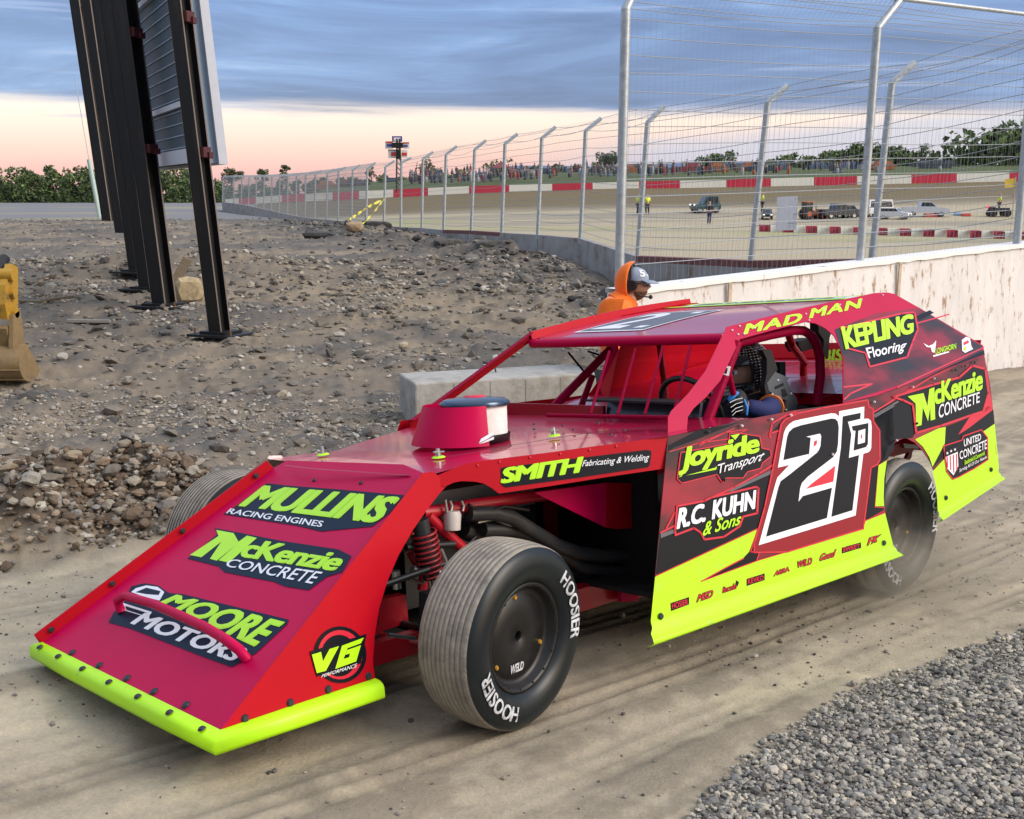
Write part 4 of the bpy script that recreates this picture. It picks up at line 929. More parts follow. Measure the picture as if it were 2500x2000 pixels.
# relief: ruts on the lane, clods in the field, mounds near the long fence
lump = field*(n2*.24+n3*.07+fbm(XX*.9, YY*1.4, 3, 77)*.22+np.maximum(0, n1)*.25*(YY > 9)) + (1-field)*(1-inside)*(n4*.05+n3*.008+fbm(A_*1.1, B_*9, 3, 91)*.018)*(YY < 40)
mound = np.exp(-((XX-fence_x(YY)+2.6)/1.6)**2)*sst(20, 30, YY)*(1-sst(56, 70, YY))*(.16+1.1*np.maximum(0, fbm(XX*.6, YY*.6, 5, 81))+.5*np.maximum(0, fbm(XX*1.9, YY*1.9, 4, 83)))
pile = np.exp(-(((XX+3.0)/1.9)**2+((YY-6.6)/.75)**2))*.34
pile2 = np.exp(-(((XX+8.)/3.5)**2+((YY-27.)/1.2)**2))*.45
ZZ = ZZ-.014*trk+lump+mound+pile*(.8+n2*2)+pile2
ZZ = np.where(YY < 9, ZZ+grav*.006, ZZ)
nr, nc = XX.shape
gv = np.stack([XX, YY, ZZ], -1).reshape(-1, 3)
idx = np.arange(nr*nc).reshape(nr, nc); q = np.stack([idx[:-1, :-1], idx[:-1, 1:], idx[1:, 1:], idx[1:, :-1]], -1).reshape(-1, 4)
def np_mesh(name, verts, faces, material, colors=None, smooth=True):
    k = faces.shape[1]; me = bpy.data.meshes.new(name); me.vertices.add(len(verts)); me.vertices.foreach_set('co', verts.astype(np.float32).ravel())
    me.loops.add(len(faces)*k); me.loops.foreach_set('vertex_index', faces.astype(np.int32).ravel()); me.polygons.add(len(faces))
    me.polygons.foreach_set('loop_start', np.arange(0, len(faces)*k, k, dtype=np.int32)); me.polygons.foreach_set('use_smooth', np.full(len(faces), smooth)); me.update(calc_edges=True); me.validate()
    if colors is not None:
        a = me.color_attributes.new('soil', 'FLOAT_COLOR', 'POINT'); c4_ = np.ones((len(verts), 4), np.float32); c4_[:, :3] = colors; a.data.foreach_set('color', c4_.ravel())
    me.materials.append(material); o = bpy.data.objects.new(name, me); C.objects.link(o); return o
def soil_mat(name, rough=.95, grain=.25, bump=.5, s1=9, s2=70):
    m = bpy.data.materials.new(name); m.use_nodes = True; t = m.node_tree; b = t.nodes['Principled BSDF']; b.inputs['Roughness'].default_value = rough; b.inputs['Specular IOR Level'].default_value = .25
    at_ = N(t, 'ShaderNodeAttribute', attribute_name='soil'); tcn = N(t, 'ShaderNodeTexCoord')
    a = N(t, 'ShaderNodeTexNoise', ins={'Scale': s1, 'Detail': 8, 'Roughness': .7}); L(t, tcn.outputs['Object'], a.inputs[0])
    c = N(t, 'ShaderNodeTexNoise', ins={'Scale': s2, 'Detail': 6, 'Roughness': .7}); L(t, tcn.outputs['Object'], c.inputs[0])
    s = M(t, 'ADD', M(t, 'MULTIPLY', a.outputs[0], .5), M(t, 'MULTIPLY', c.outputs[0], .5))
    mr = N(t, 'ShaderNodeMapRange', ins={'From Min': .3, 'From Max': .7, 'To Min': 1-grain, 'To Max': 1+grain}); L(t, s, mr.inputs[0])
    mx = N(t, 'ShaderNodeMix', data_type='RGBA', blend_type='MULTIPLY'); mx.inputs[0].default_value = 1; L(t, at_.outputs['Color'], mx.inputs[6]); L(t, mr.outputs[0], mx.inputs[7]); L(t, mx.outputs[2], b.inputs['Base Color'])
    bp = N(t, 'ShaderNodeBump', ins={'Strength': bump, 'Distance': .03}); L(t, s, bp.inputs['Height']); L(t, bp.outputs[0], b.inputs['Normal']); return m
SOIL = soil_mat('soil'); STONE = soil_mat('stone', .85, .18, .25, 30, 120)
# land behind the camera closes the sheet
nb = 24; xb = XX[0]; extra = [gv]; colf = col.reshape(-1, 3); ec = [colf]; ef = [q]; off = len(gv)
bx_ = np.concatenate([[-4000, -60, -10], np.linspace(-4, 4, 17), [10, 60, 4000]]); by_ = np.array([.75, 0, -2, -6, -30, -4000.])
BX, BY = np.meshgrid(bx_, by_); BZ = np.minimum(base_z(np.clip(BX, -8, 8), np.clip(BY, -3, 9)), .5)-.02
extra.append(np.stack([BX, BY, BZ], -1).reshape(-1, 3)); ec.append(np.tile([.2, .185, .16], (BX.size, 1))); bi = np.arange(BX.size).reshape(BX.shape)+off
ef.append(np.stack([bi[:-1, :-1], bi[1:, :-1], bi[1:, 1:], bi[:-1, 1:]], -1).reshape(-1, 4))
tag(np_mesh('ground', np.concatenate(extra), np.concatenate(ef), SOIL, np.concatenate(ec)), kind='structure')

# ------------------------------------------------------------ loose stones
t_ = (1+5**.5)/2
ICO = np.array([(-1, t_, 0), (1, t_, 0), (-1, -t_, 0), (1, -t_, 0), (0, -1, t_), (0, 1, t_), (0, -1, -t_), (0, 1, -t_), (t_, 0, -1), (t_, 0, 1), (-t_, 0, -1), (-t_, 0, 1)])/math.sqrt(1+t_*t_)
ICF = np.array([(0, 11, 5), (0, 5, 1), (0, 1, 7), (0, 7, 10), (0, 10, 11), (1, 5, 9), (5, 11, 4), (11, 10, 2), (10, 7, 6), (7, 1, 8), (3, 9, 4), (3, 4, 2), (3, 2, 6), (3, 6, 8), (3, 8, 9), (4, 9, 5), (2, 4, 11), (6, 2, 10), (8, 6, 7), (9, 8, 1)])
def subdiv(vs, fs):
    vs = list(map(tuple, vs)); cache = {}; out = []
    def mid(a, b):
        k = (min(a, b), max(a, b))
        if k not in cache:
            p = np.array(vs[a])+np.array(vs[b]); p /= np.linalg.norm(p); cache[k] = len(vs); vs.append(tuple(p))
        return cache[k]
    for a, b, c in fs: x, y, z = mid(a, b), mid(b, c), mid(c, a); out += [(a, x, z), (b, y, x), (c, z, y), (x, y, z)]
    return np.array(vs), np.array(out)
ICO2, ICF2 = subdiv(ICO, ICF)
def surf_z(x, y):                                   # height of the finished sheet
    iy = np.clip(np.interp(y, ys, np.arange(len(ys))), 0, nr-1.001); u = 1250+F_PX*x/y; ix = np.clip(np.interp(u, us, np.arange(len(us))), 0, nc-1.001)
    i0 = iy.astype(int); j0 = ix.astype(int); fy = iy-i0; fx = ix-j0
    return ((ZZ[i0, j0]*(1-fx)+ZZ[i0, j0+1]*fx)*(1-fy)+(ZZ[i0+1, j0]*(1-fx)+ZZ[i0+1, j0+1]*fx)*fy)
def stones(name, x, y, r, pal, fine=False, sink=.25, flat=.65, lift=0, rough=.22, kind='stuff'):
    n = len(x); B, Fc = (ICO2, ICF2) if fine else (ICO, ICF); k = len(B)
    s = rng.uniform(.6, 1.15, (n, 1, 3)); s[..., 2] *= flat
    p = B[None]*(1+rng.uniform(-rough, rough, (n, k, 1)))*s*r[:, None, None]
    a = rng.uniform(0, 6.28, n); tl = rng.normal(0, .35, n); ca, sa, ct, st_ = np.cos(a), np.sin(a), np.cos(tl), np.sin(tl)
    px_, py_, pz_ = p[..., 0], p[..., 1]*ct[:, None]-p[..., 2]*st_[:, None], p[..., 1]*st_[:, None]+p[..., 2]*ct[:, None]
    X_ = px_*ca[:, None]-py_*sa[:, None]+x[:, None]; Y_ = px_*sa[:, None]+py_*ca[:, None]+y[:, None]
    Z_ = pz_+(surf_z(x, y)+r*(flat-sink)+lift)[:, None]
    v = np.stack([X_, Y_, Z_], -1).reshape(-1, 3); f = (Fc[None]+(np.arange(n)*k)[:, None, None]).reshape(-1, 3)
    pal = np.array(pal); c = pal[rng.integers(0, len(pal), n)]*rng.uniform(.75, 1.25, (n, 1)); c = np.repeat(c, k, 0)
    return tag(np_mesh(name, v, f, STONE, c, False), kind=kind)
GREY = [(.34, .315, .275), (.26, .24, .21), (.42, .385, .335), (.17, .16, .15), (.46, .41, .33), (.30, .27, .225), (.22, .215, .205), (.13, .125, .12)]
BRN = [(.22, .185, .145), (.28, .24, .19), (.16, .138, .115), (.32, .275, .215), (.24, .215, .185), (.18, .165, .15), (.36, .325, .27)]
def scatter(n, u0, u1, v0, v1, test, plane_only=True):
    X = []; Yl = []
    while sum(map(len, X)) < n:
        u = rng.uniform(u0, u1, n); y = rng.uniform(v0, v1, n)**1; x = (u-1250)/F_PX*y
        w = rng.uniform(0, 1, n) < y/v1; ok = test(x, y) & w
        X.append(x[ok]); Yl.append(y[ok])
    return np.concatenate(X)[:n], np.concatenate(Yl)[:n]
def gtest(x, y): 
    g = grav_mask(x, y, base_z(x, y)); e = fbm(x*3, y*3, 3, 9)*90; return (g+e) > rng.exponential(26, len(x))-22
x, y = scatter(30000, 1450, 3000, 1.9, 6.0, gtest); r_ = np.clip(rng.lognormal(-4.92, .38, len(x)), .003, .022)
stones('gravel', x, y, r_, GREY, lift=rng.uniform(-.004, .007, len(x)))
x, y = scatter(900, 1450, 3000, 1.9, 6.0, gtest); r_ = np.clip(rng.lognormal(-4.25, .25, len(x)), .012, .03)
stones('coarse_gravel', x, y, r_, GREY, True, lift=.001, rough=.14)
def lane_t(x, y): 
    u, v = proj(x, y, base_z(x, y)); return (v > np.interp(u, [-500, 330, 900, 1700, 2500], [1420, 1360, 1200, 1000, 905])+20)
def lclus(x, y): return lane_t(x, y) & (rng.uniform(0, 1, len(x)) < .10+2.2*np.maximum(0, fbm(x*1.3, y*1.3, 4, 111)))
x, y = scatter(3200, -300, 2800, 2.2, 9, lclus); r_ = np.clip(rng.lognormal(-5.35, .5, len(x)), .0025, .02)
stones('loose_pebbles', x, y, r_, BRN+[(.07, .065, .06)]*3)
def field_t(x, y):
    u, v = proj(x, y, base_z(x, y)); return (v < np.interp(u, [-500, 0, 330, 600, 900, 1300, 1700, 2500], [1420, 1400, 1360, 1300, 1200, 1090, 1000, 905])) & (x < fence_x(y)-.6)
def clus(x, y): return field_t(x, y) & (rng.uniform(0, 1, len(x)) < .12+2.6*np.maximum(0, fbm(x*.7, y*.5, 4, 101)+.05))
x, y = scatter(9500, -500, 1700, 4.8, 30, clus); r_ = np.clip(rng.lognormal(-4.2, .55, len(x))*(.6+y/16), .008, .13)
stones('field_stones', x, y, r_, BRN+GREY[:3], lift=0, flat=.55)
x, y = scatter(9000, -500, 1500, 4.8, 13, clus); r_ = np.clip(rng.lognormal(-4.45, .5, len(x)), .006, .05)
stones('fine_field_stones', x, y, r_, BRN+GREY[:3], flat=.6)
x, y = scatter(5000, -500, 1500, 26, 80, field_t); r_ = np.clip(rng.lognormal(-3.1, .5, len(x)), .02, .16)
stones('far_field_stones', x, y, r_, BRN+[(.12, .105, .09), (.09, .082, .075)]*2, sink=.4, flat=.5, rough=.3)
x, y = scatter(2600, -500, 1700, 5, 30, field_t); r_ = np.clip(rng.lognormal(-3.2, .5, len(x))*(.5+y/20), .02, .16)
stones('soil_clods', x, y, r_, [(.15, .13, .105), (.12, .105, .09), (.09, .082, .075), (.17, .145, .115)], sink=.42, flat=.5, rough=.3)
def pile_t(x, y): return (np.exp(-(((x+3.0)/1.9)**2+((y-6.6)/.75)**2)) > rng.uniform(.05, .9, len(x))) & field_t(x, y)
x, y = scatter(6500, -500, 1000, 4.8, 9, pile_t); r_ = np.clip(rng.lognormal(-4.15, .55, len(x)), .008, .07)
stones('rubble_pile', x, y, r_, BRN+[(.20, .145, .10), (.15, .11, .075), (.12, .085, .06), (.10, .072, .05), (.09, .065, .045), (.14, .10, .07), (.30, .24, .17)], True, lift=rng.uniform(-.01, .03, len(x)), rough=.2)
def clod_t(x, y): d = fence_x(y)-x; return (d > .9) & (d < 5.5) & (rng.uniform(0, 1, len(x)) < np.exp(-(d-1.2)/1.6)) & (y > 22)
x, y = scatter(1500, 480, 1560, 20, 62, clod_t); r_ = np.clip(rng.lognormal(-2.85, .5, len(x)), .03, .22)
stones('broken_clods', x, y, r_, [(.10, .092, .085), (.15, .14, .125), (.07, .066, .065), (.2, .18, .155)], False, flat=.55, rough=.3)
# ============================================================ BACKGROUND THINGS
def wbuild(mb, name, parent=None, bevel=0): return mb.build(name, parent, bevel=bevel)
CREAM = mat('cream_concrete', (.70, .67, .66), .8, var=.14, vscale=3, bump=.2, bscale=25, dirt=(.33, .21, .13), dscale=9, dlo=.54, dhi=.66, stretch=(1, 1, .35))
CAPW = mat('wall_cap_paint', (.82, .80, .80), .6, dirt=(.22, .15, .11), dscale=6, dlo=.60, dhi=.70)
# ---- pale wall on the right with the near catch fence on it
W0, W1 = V((1.22, 11.85, 0)), V((11.2, 18.83, 0))
wd = (W1-W0).normalized(); wn = V((-wd.y, wd.x, 0))
ztop = lambda s: .83+.155*s/4.0
wall = MB(); n = 24; wl = (W1-W0).length
rows = []
for i in range(n+1):
    s = wl*i/n; p = W0+wd*s; z = ztop(s); j = .006*math.sin(i*2.1)
    rows.append([p+V((0, 0, -1.4))-wn*(.10), p+V((0, 0, z-.05))-wn*j, p+V((0, 0, z-.05))+wn*.30, p+V((0, 0, -1.4))+wn*.40])
wall.grid(rows, CREAM, False); wall.add(rows[0], [(0, 1, 2, 3)], CREAM)
for i in (1.55, 4.7, 7.9): wall.box(W0+wd*i-wn*.045+V((0, 0, ztop(i)-.9)), (.05, .02, 1.7), mat('rust_streak_%d' % int(i), (.50, .40, .30), .85, var=.3), Matrix.Rotation(math.atan2(wd.y, wd.x), 3, 'Z'))
wo = wall.build('concrete_wall'); tag(wo, 'cream painted concrete wall with rust stains behind the race car', 'wall')
cap = MB(); rows = []
for i in range(60+1):
    s = wl*i/60; p = W0+wd*s; z = ztop(s); j = rng.uniform(-.012, .012)
    rows.append([p-wn*.03+V((0, 0, z-.055+j*.8)), p-wn*.03+V((0, 0, z)), p+wn*.33+V((0, 0, z)), p+wn*.33+V((0, 0, z-.05))])
cap.grid(rows, CAPW, False); cap.build('wall_cap', wo)

def fence_part(mb_post, base, bend, tip, r):
    mb_post.tube([base, bend], r, GALV, 12)
    mb_post.tube([bend-(bend-base).normalized()*.03, bend, tip], r*.95, GALV, 12)
def wires(mb, posts, hs, arms, rw, vstep=0, rv=.0015, sag=.02, low=0):
    P = lambda b, k, t: (b[0].lerp(b[1], t) if k == 0 else b[1].lerp(b[2], t))
    for k, ts in ((0, hs), (1, arms)):
        for t in ts:
            pts = []
            for a, b in zip(posts, posts[1:]):
                pa, pb = P(a, k, t), P(b, k, t); m = 6; am = sag*random.uniform(-.6, 1.2)*(2 if k else 1)
                for i in range(m): f = i/m; pts.append(pa.lerp(pb, f)+V((0, 0, -am*math.sin(math.pi*f))))
            pts.append(P(posts[-1], k, t)); mb.tube(pts, rw, WIRE, 4, False, False)
    if vstep:
        for a, b in zip(posts, posts[1:]):
            m = max(2, int((b[0]-a[0]).length/vstep))
            for i in range(1, m):
                f = i/m; q = [P(a, 0, low).lerp(P(b, 0, low), f), a[1].lerp(b[1], f), a[2].lerp(b[2], f)]; mb.tube(q, rv, WIRE, 3, False, False)
# near fence
Q = [(at(1511, 690, 12.15), at(1528, 22, 12.15)), (at(2098, 640, 14.45), at(2142, 68, 14.45))]
tips = [at(1572, -72, 12.4), at(2195, 3, 14.7)]
st_ = Q[1][0]-Q[0][0]; nf = []
for i in range(4):
    d = st_*i; b0 = Q[0][0]+d; b1 = Q[0][1]+(Q[1][1]-Q[0][1])*i; t0 = tips[0]+(tips[1]-tips[0])*i; nf.append((b0, b1, t0))
nfo = empty('catch_fence', nf[0][0]); tag(nfo, 'tall near wire fence on top of the cream wall, galvanised posts with bent arms', 'fence')
def inv(o, mb, name):                                # build world geometry under a placed empty
    mb.v = [tuple(V(v)-o.location) for v in mb.v]; return mb.build(name, o)
for b in nf:
    m = MB(); fence_part(m, b[0]-V((0, 0, .5)), b[1], b[2], .052); inv(nfo, m, 'post')
m = MB(); wires(m, nf, [i/15.5 for i in range(1, 16)], [.02, .2, .4, .6, .8], .0046, .085, .0013, .03); m.mats and inv(nfo, m, 'wire_mesh')
m = MB(); m.tube([b[2]+V((0, 0, .03)) for b in nf], .028, GALV, 10); inv(nfo, m, 'top_rail')
# long fence round the track
PXF = [((2482, 604), (2524, 110), (2580, 55), 16.3), ((2125, 636), (2178, 202), (2232, 153), 18.5), ((1830, 640), (1874, 251), (1922, 209), 20.7), ((1555, 628), (1581, 300), (1620, 260), 24.5),
 ((1416, 584), (1430, 320), (1467, 289), 30.4), ((1312, 575), (1323, 338), (1356, 310), 33.9), ((1224, 570), (1233, 352), (1263, 327), 36.9), ((1149, 565), (1159, 366), (1186, 343), 40.4),
 ((1082, 563), (1089, 378), (1115, 357), 43.5), ((1029, 558), (1033, 389), (1057, 371), 47.6), ((978, 556), (980, 398), (1003, 385), 50.9), ((936, 552), (941, 408), (962, 393), 54.7),
 ((893, 547), (897, 413), (917, 397), 58), ((857, 543), (861, 416), (878, 403), 61.5), ((824, 540), (827, 419), (843, 408), 65), ((796, 537), (799, 424), (815, 413), 69), ((767, 535), (770, 427), (785, 416), 73), ((744, 532), (746, 429), (760, 420), 77), ((722, 528), (724, 430), (737, 422), 81), ((701, 524), (703, 431), (715, 424), 85),
 ((681, 520), (683, 432), (694, 425), 89), ((662, 515), (664, 432), (675, 426), 93), ((643, 511), (645, 433), (656, 427), 97), ((624, 507), (626, 433), (636, 427), 101), ((606, 503), (608, 433), (617, 428), 105), ((588, 500), (590, 433), (599, 428), 109), ((570, 497), (571, 433), (579, 428), 113), ((543, 494), (544, 434), (551, 429), 118)]
ff = [(at(*b, y), at(*k, y), at(*t, y+.1)) for b, k, t, y in PXF]
ffo = empty('catch_fence', ff[0][0]); tag(ffo, 'long wire fence curving along the dirt track into the distance', 'fence')
for b in ff:
    m = MB(); fence_part(m, b[0]-V((0, 0, .35)), b[1], b[2], .058); inv(ffo, m, 'post')
m = MB(); wires(m, ff, [i/13 for i in range(1, 13)], [.05, .35, .65, .97], .0055, .12, .0016, .05); inv(ffo, m, 'wire_mesh')
m = MB(); wires(m, ff[12:], [i/16 for i in range(0, 16)], [], .010, .22, .010, .03); inv(ffo, m, 'far_wire_mesh')
# low concrete wall under the long fence, with a red painted edge in one stretch
LOWC = mat('low_wall_concrete', (.30, .30, .31), .85, var=.2, vscale=4, dirt=(.18, .13, .11), dscale=2, bump=.2)
REDE = mat('faded_red_edge', (.15, .06, .06), .85, var=.5)
lw = MB(); rows = []; nn = V((-.55, -.83, 0))
for i, b in enumerate(ff):
    p = b[0]+V((0, 0, .02)); rows.append([p+nn*.08+V((0, 0, -1.7)), p+nn*.05, p-nn*.25, p-nn*.3+V((0, 0, -1.7))])
lw.grid(rows, LOWC, False)
for i in (1, 2, 4, 6, 7):
    a, b = rows[i], rows[i+1]
    if i < 4 or i > 5: lw.add([a[1]+V((0, 0, .004)), b[1]+V((0, 0, .004)), b[2]+V((0, 0, .004)), a[2]+V((0, 0, .004)), a[1]+nn*.004+V((0, 0, -.12)), b[1]+nn*.004+V((0, 0, -.12))], [(0, 1, 2, 3), (0, 1, 5, 4)], REDE)
low_o = lw.build('concrete_wall'); tag(low_o, 'low grey concrete wall under the long curved fence', 'wall')
for i in range(2, 7):
    m = MB(); p = ff[i][0]; m.box(p+nn*.12+V((0, 0, -.28)), (.12, .08, .34), GALV); m.build('post_bracket', low_o)
# white board hanging on the long fence
sb = MB(); q = [at(1898, 481, 20.2), at(1948, 479, 19.9), at(1944, 562, 19.9), at(1893, 563, 20.2)]
CORR = mat('white_corrugated', (.88, .86, .88), .6, var=.06); rows = []
for j in range(25):
    t = j/24; o = V((0, -.010*math.cos(t*math.pi*8), 0)); rows.append([q[0].lerp(q[1], t)+o, q[3].lerp(q[2], t)+o])
sb.grid(rows, CORR); rows2 = [[p+V((0, .02, 0)) for p in r] for r in rows]; sb.grid(rows2, CORR); tag(sb.build('sign_board'), 'blank white board hanging on the long track fence', 'sign')
# caution tape
ct = MB(); TAPE = mat('yellow_tape', (.70, .62, .03), .5, dirt=(.5, .5, .2), dlo=.5, dhi=.6, dscale=4)
def ribbon(mb, pts, w, m, tw=2.5):
    P = [at(*p) for p in pts]; fine = []
    for a, b in zip(P, P[1:]):
        for i in range(8): fine.append(a.lerp(b, i/8))
    fine.append(P[-1]); rows = []
    for i, p in enumerate(fine):
        a = tw*math.sin(i*.45); o = V((math.sin(a)*.3, math.cos(a)*.2, math.cos(a)))*w/2; rows.append([p+o, p-o])
    mb.grid(rows, m)
ribbon(ct, [(938, 486, 54), (900, 505, 52), (868, 526, 50), (850, 540, 49)], .16, TAPE); ribbon(ct, [(938, 486, 54), (918, 512, 51), (890, 543, 49), (866, 556, 48), (845, 572, 46)], .13, TAPE, 2)
tag(ct.build('caution_tape'), 'yellow caution tape tied to a post of the long fence', 'tape')

# ---- concrete block behind the car's hood
cb = MB(); F0 = at(1012, 936, 11.2); zt = F0.z; d1 = (at(1475, 905, 11.9)-F0); d1.z = 0; d1.normalize(); d2 = V((-d1.y, d1.x, 0)); LEN, DEP = 2.05, .70
ang = math.atan2(d1.y, d1.x); Rz = Matrix.Rotation(ang, 3, 'Z')
cc = F0+d1*LEN/2+d2*DEP/2+V((0, 0, -.38)); cb.box((0, 0, 0), (LEN, DEP, .76), CONC)
co = cb.build('concrete_block', bevel=.02); co.location = cc; co.rotation_euler = (0, 0, ang); tag(co, 'long grey concrete block lying on the stones behind the hood', 'block')
lp = MB(); lp.tube([V((-.15, .05, .36)), V((-.14, .05, .44)), V((-.08, .05, .46)), V((-.02, .05, .44)), V((0, .05, .36))], .009, BLKM, 8); lp.build('lifting_loop', co)
for x in (-.6, -.2, .2, .6):
    m = MB(); m.box((x, -DEP/2-.001, 0), (.008, .004, .70), mat('cast_seam', (.22, .21, .20), .9)); m.build('casting_seam', co)

# ---- billboard: steel posts, panel
PBLK = mat('dark_steel', (.010, .010, .012), .5, spec=.35, dirt=(.04, .03, .023), dscale=1.2, dlo=.5, dhi=.8, stretch=(3, 3, .5))
FLG = mat('steel_edge_glint', (.16, .125, .105), .5, spec=.5)  # paler tone paints the sky's glint along the flange edges
def post(base_uv, w, H, lean=.072, plate=True, dd=None, cap_lab=None):
    g = ground(*base_uv)
    o = empty('steel_post', g)
    m = MB(); top = V((-lean*H, 0, H)); ux, uy = V((1, 0, 0)), V((0, 1, 0)); tw = w*.06
    rz = Matrix.Rotation(R(-24), 3, 'Z'); ux, uy = rz @ ux, rz @ uy; hw = w*.40
    # H section: two flanges and a web
    for sgn in (-1, 1):
        c = uy*hw*sgn; q = [c-ux*hw-uy*tw/2, c+ux*hw-uy*tw/2, c+ux*hw+uy*tw/2, c-ux*hw+uy*tw/2]
        m.add([p+V((0, 0, -.1)) for p in q]+[p+top for p in q], [(0, 1, 5, 4), (1, 2, 6, 5), (2, 3, 7, 6), (3, 0, 4, 7), (4, 5, 6, 7)], PBLK)
    for sgn in (-1, 1):
        for sx in (-1, 1):
            c = uy*hw*sgn+ux*(hw+.003)*sx; q = [c-uy*tw*.8, c+uy*tw*.8]; m.add([p+V((0, 0, -.1)) for p in q]+[p+top for p in q], [(0, 1, 3, 2)], FLG)
    q = [-ux*tw-uy*hw, ux*tw-uy*hw, ux*tw+uy*hw, -ux*tw+uy*hw]
    m.add([p+V((0, 0, -.1)) for p in q]+[p+top for p in q], [(0, 1, 5, 4), (2, 3, 7, 6), (1, 2, 6, 5), (3, 0, 4, 7)], PBLK)
    m.build('column', o)
    if plate:
        m = MB(); m.box((0, 0, .03), (w*2.9, w*2.2, .04), PBLK, rz); m.box((0, 0, .07), (w*1.7, w*1.5, .05), PBLK, rz); m.build('base_plate', o)
        for sx in (-1, 1):
            m = MB(); m.tube([rz @ V((sx*w*1.2, -w*.7, .03)), rz @ V((sx*w*1.2, -w*.7, .15))], .016, mat('rusty_bolt', (.16, .08, .04), .8), 8); m.build('anchor_bolt', o)
    m = MB(); CL = MATS.get('red_clamp') or mat('red_clamp', (.07, .010, .014), .6)
    for hz in (.33, .52, .75):
        pass
    for hz in ((2.95, 5.0) if H < 12 else (H*.5,)):
        c = MB(); c.box(V((-lean*hz+w*.42, -w*.2, hz)), (w*.3, w*.6, .16), CL, rz); c.box(V((-lean*hz+w*.60, -w*.1, hz-.05)), (w*.3, w*.3, .10), CL, rz); c.build('clamp', o)
    return o, g
labs = ['nearest dark steel post, closest to the track, on a bolted base plate', 'second dark steel post from the front, beside the tan boulder', 'third dark steel post from the front of the billboard row', 'fourth dark steel post from the front of the billboard row']
gs = []
for (uv, w, H), lb in zip([((540, 826), .30, 6.2), ((404, 755), .38, 7.2), ((367, 711), .36, 8.4), ((341, 680), .36, 9.6)], labs):
    o, g = post(uv, w, H); gs.append(g); tag(o, lb, 'steel post', 'billboard posts')
for (uv, w, H, lb) in [((303, 570), .62, 16, 'far dark steel post rising behind the four near ones'), ((272, 541), .95, 26, 'widest and farthest dark steel pier, leftmost of the row')]:
    o, g = post(uv, w, H, .078, False); tag(o, lb, 'steel post', 'billboard posts')
gp_ = MB(); g0 = ground(244, 532); gp_.tube([g0, g0+V((-.5, 0, 4.2))], .16, mat('pale_green_pole', (.42, .52, .50), .6), 12); gp_.tube([g0+V((-.5, 0, 4.2)), g0+V((-1.1, 0, 10))], .025, GALV, 8)
tag(gp_.build('thin_pole'), 'pale green pole beside the widest dark pier', 'pole')
ln = (gs[3]-gs[0]); ln.z = 0; ln.normalize(); nr_ = V((ln.y, -ln.x, 0))
if nr_.x < 0: nr_ = -nr_
PB = mat('billboard_back', (.05, .085, .115), .6, var=.25, vscale=20); PW = mat('billboard_white', (.55, .58, .66), .5, var=.05); PWB = mat('billboard_edge', (.32, .42, .55), .5)
pe = at(498, 398, gs[0].y+.35); zb_ = 2.25+ (gs[0].z+.2)*.3; hgt_ = 5.2; Lp = 5.6
bo = empty('billboard', pe); tag(bo, 'large billboard seen edge on, white frame with dark ribbed back', 'billboard')
up_ = V((-.072, 0, 1))
def PBt(s, h, d): return ln*s+up_*h+nr_*d
m = MB(); H0 = 0
m.add([PBt(0, 0, 0), PBt(Lp, 0, 0), PBt(Lp, hgt_, 0), PBt(0, hgt_, 0)], [(0, 1, 2, 3)], PB); m.build('back_sheet', bo)
m = MB()
for i in range(26): 
    h = .1+i*.2; m.tube([PBt(.05, h, -.012), PBt(Lp, h, -.012)], .012, PWB, 5)
m.build('rib', bo)
for h in (.02, .95, 2.9, 4.8):
    m = MB(); w_ = .24 if h < .1 else .09
    q = [PBt(0, h, -.03), PBt(Lp, h, -.03), PBt(Lp, h+w_, -.03), PBt(0, h+w_, -.03)]; m.prism(q, nr_*-.05, PW); m.build('cross_beam', bo)
m = MB(); q = [PBt(-.02, 0, 0), PBt(-.02, hgt_, 0), PBt(-.02, hgt_, .22), PBt(-.02, 0, .22)]; m.prism(q, ln*.03, PWB); m.build('edge_sheet', bo)
m = MB(); q = [PBt(-.12, -.02, .22), PBt(-.12, hgt_, .22), PBt(-.12, hgt_, .36), PBt(-.12, -.02, .36)]; m.prism(q, ln*(Lp+.2), PW); m.build('front_frame', bo)
m = MB(); m.tube([PBt(.62, .0, -.04), PBt(.45, hgt_, -.04)], .035, PW, 8); m.build('upright', bo)

# ---- stones and timber in the field
def rock(name, uv, sz, colr, lab, cat='rock', seed=1, rot=0, sq=.6, dirt=None):
    g = ground(*uv); o = MB(); vs, fs = subdiv(ICO, ICF); r = np.random.default_rng(seed)
    vs = np.sign(vs)*np.abs(vs)**sq
    dsp = 1+.12*(vnoise(vs[:, 0]*2+5, vs[:, 1]*2+vs[:, 2]*2.3+9, seed)-.5)+r.uniform(-.11, .11, len(vs))
    vs = vs*dsp[:, None]*np.array(sz)/2; vs[:, 2] += sz[2]*.40; c, s = math.cos(rot), math.sin(rot)
    vs = np.stack([vs[:, 0]*c-vs[:, 1]*s, vs[:, 0]*s+vs[:, 1]*c, vs[:, 2]], 1)
    o.add([tuple(v) for v in vs], [tuple(f) for f in fs], mat('rock_'+name+str(seed), colr, .9, var=.35, vscale=5, bump=.6, bscale=14, dirt=dirt or tuple(c_*.5 for c_ in colr), dscale=4))
    ob = o.build(name); ob.location = g; tag(ob, lab, cat); return ob
rock('boulder', (462, 735), (.55, .45, .52), (.42, .33, .20), 'squarish tan boulder between the two nearest steel posts', 'boulder', 3, .3, .62)
rock('asphalt_slab', (915, 568), (1.5, .9, .55), (.045, .042, .042), 'big dark slab tilted up on the mound near the yellow tape', 'slab', 4, .2, .6)
rock('asphalt_slab', (790, 585), (1.6, .8, .32), (.06, .058, .055), 'flat dark slab at the left end of the mound', 'slab', 5, -.1, .5)
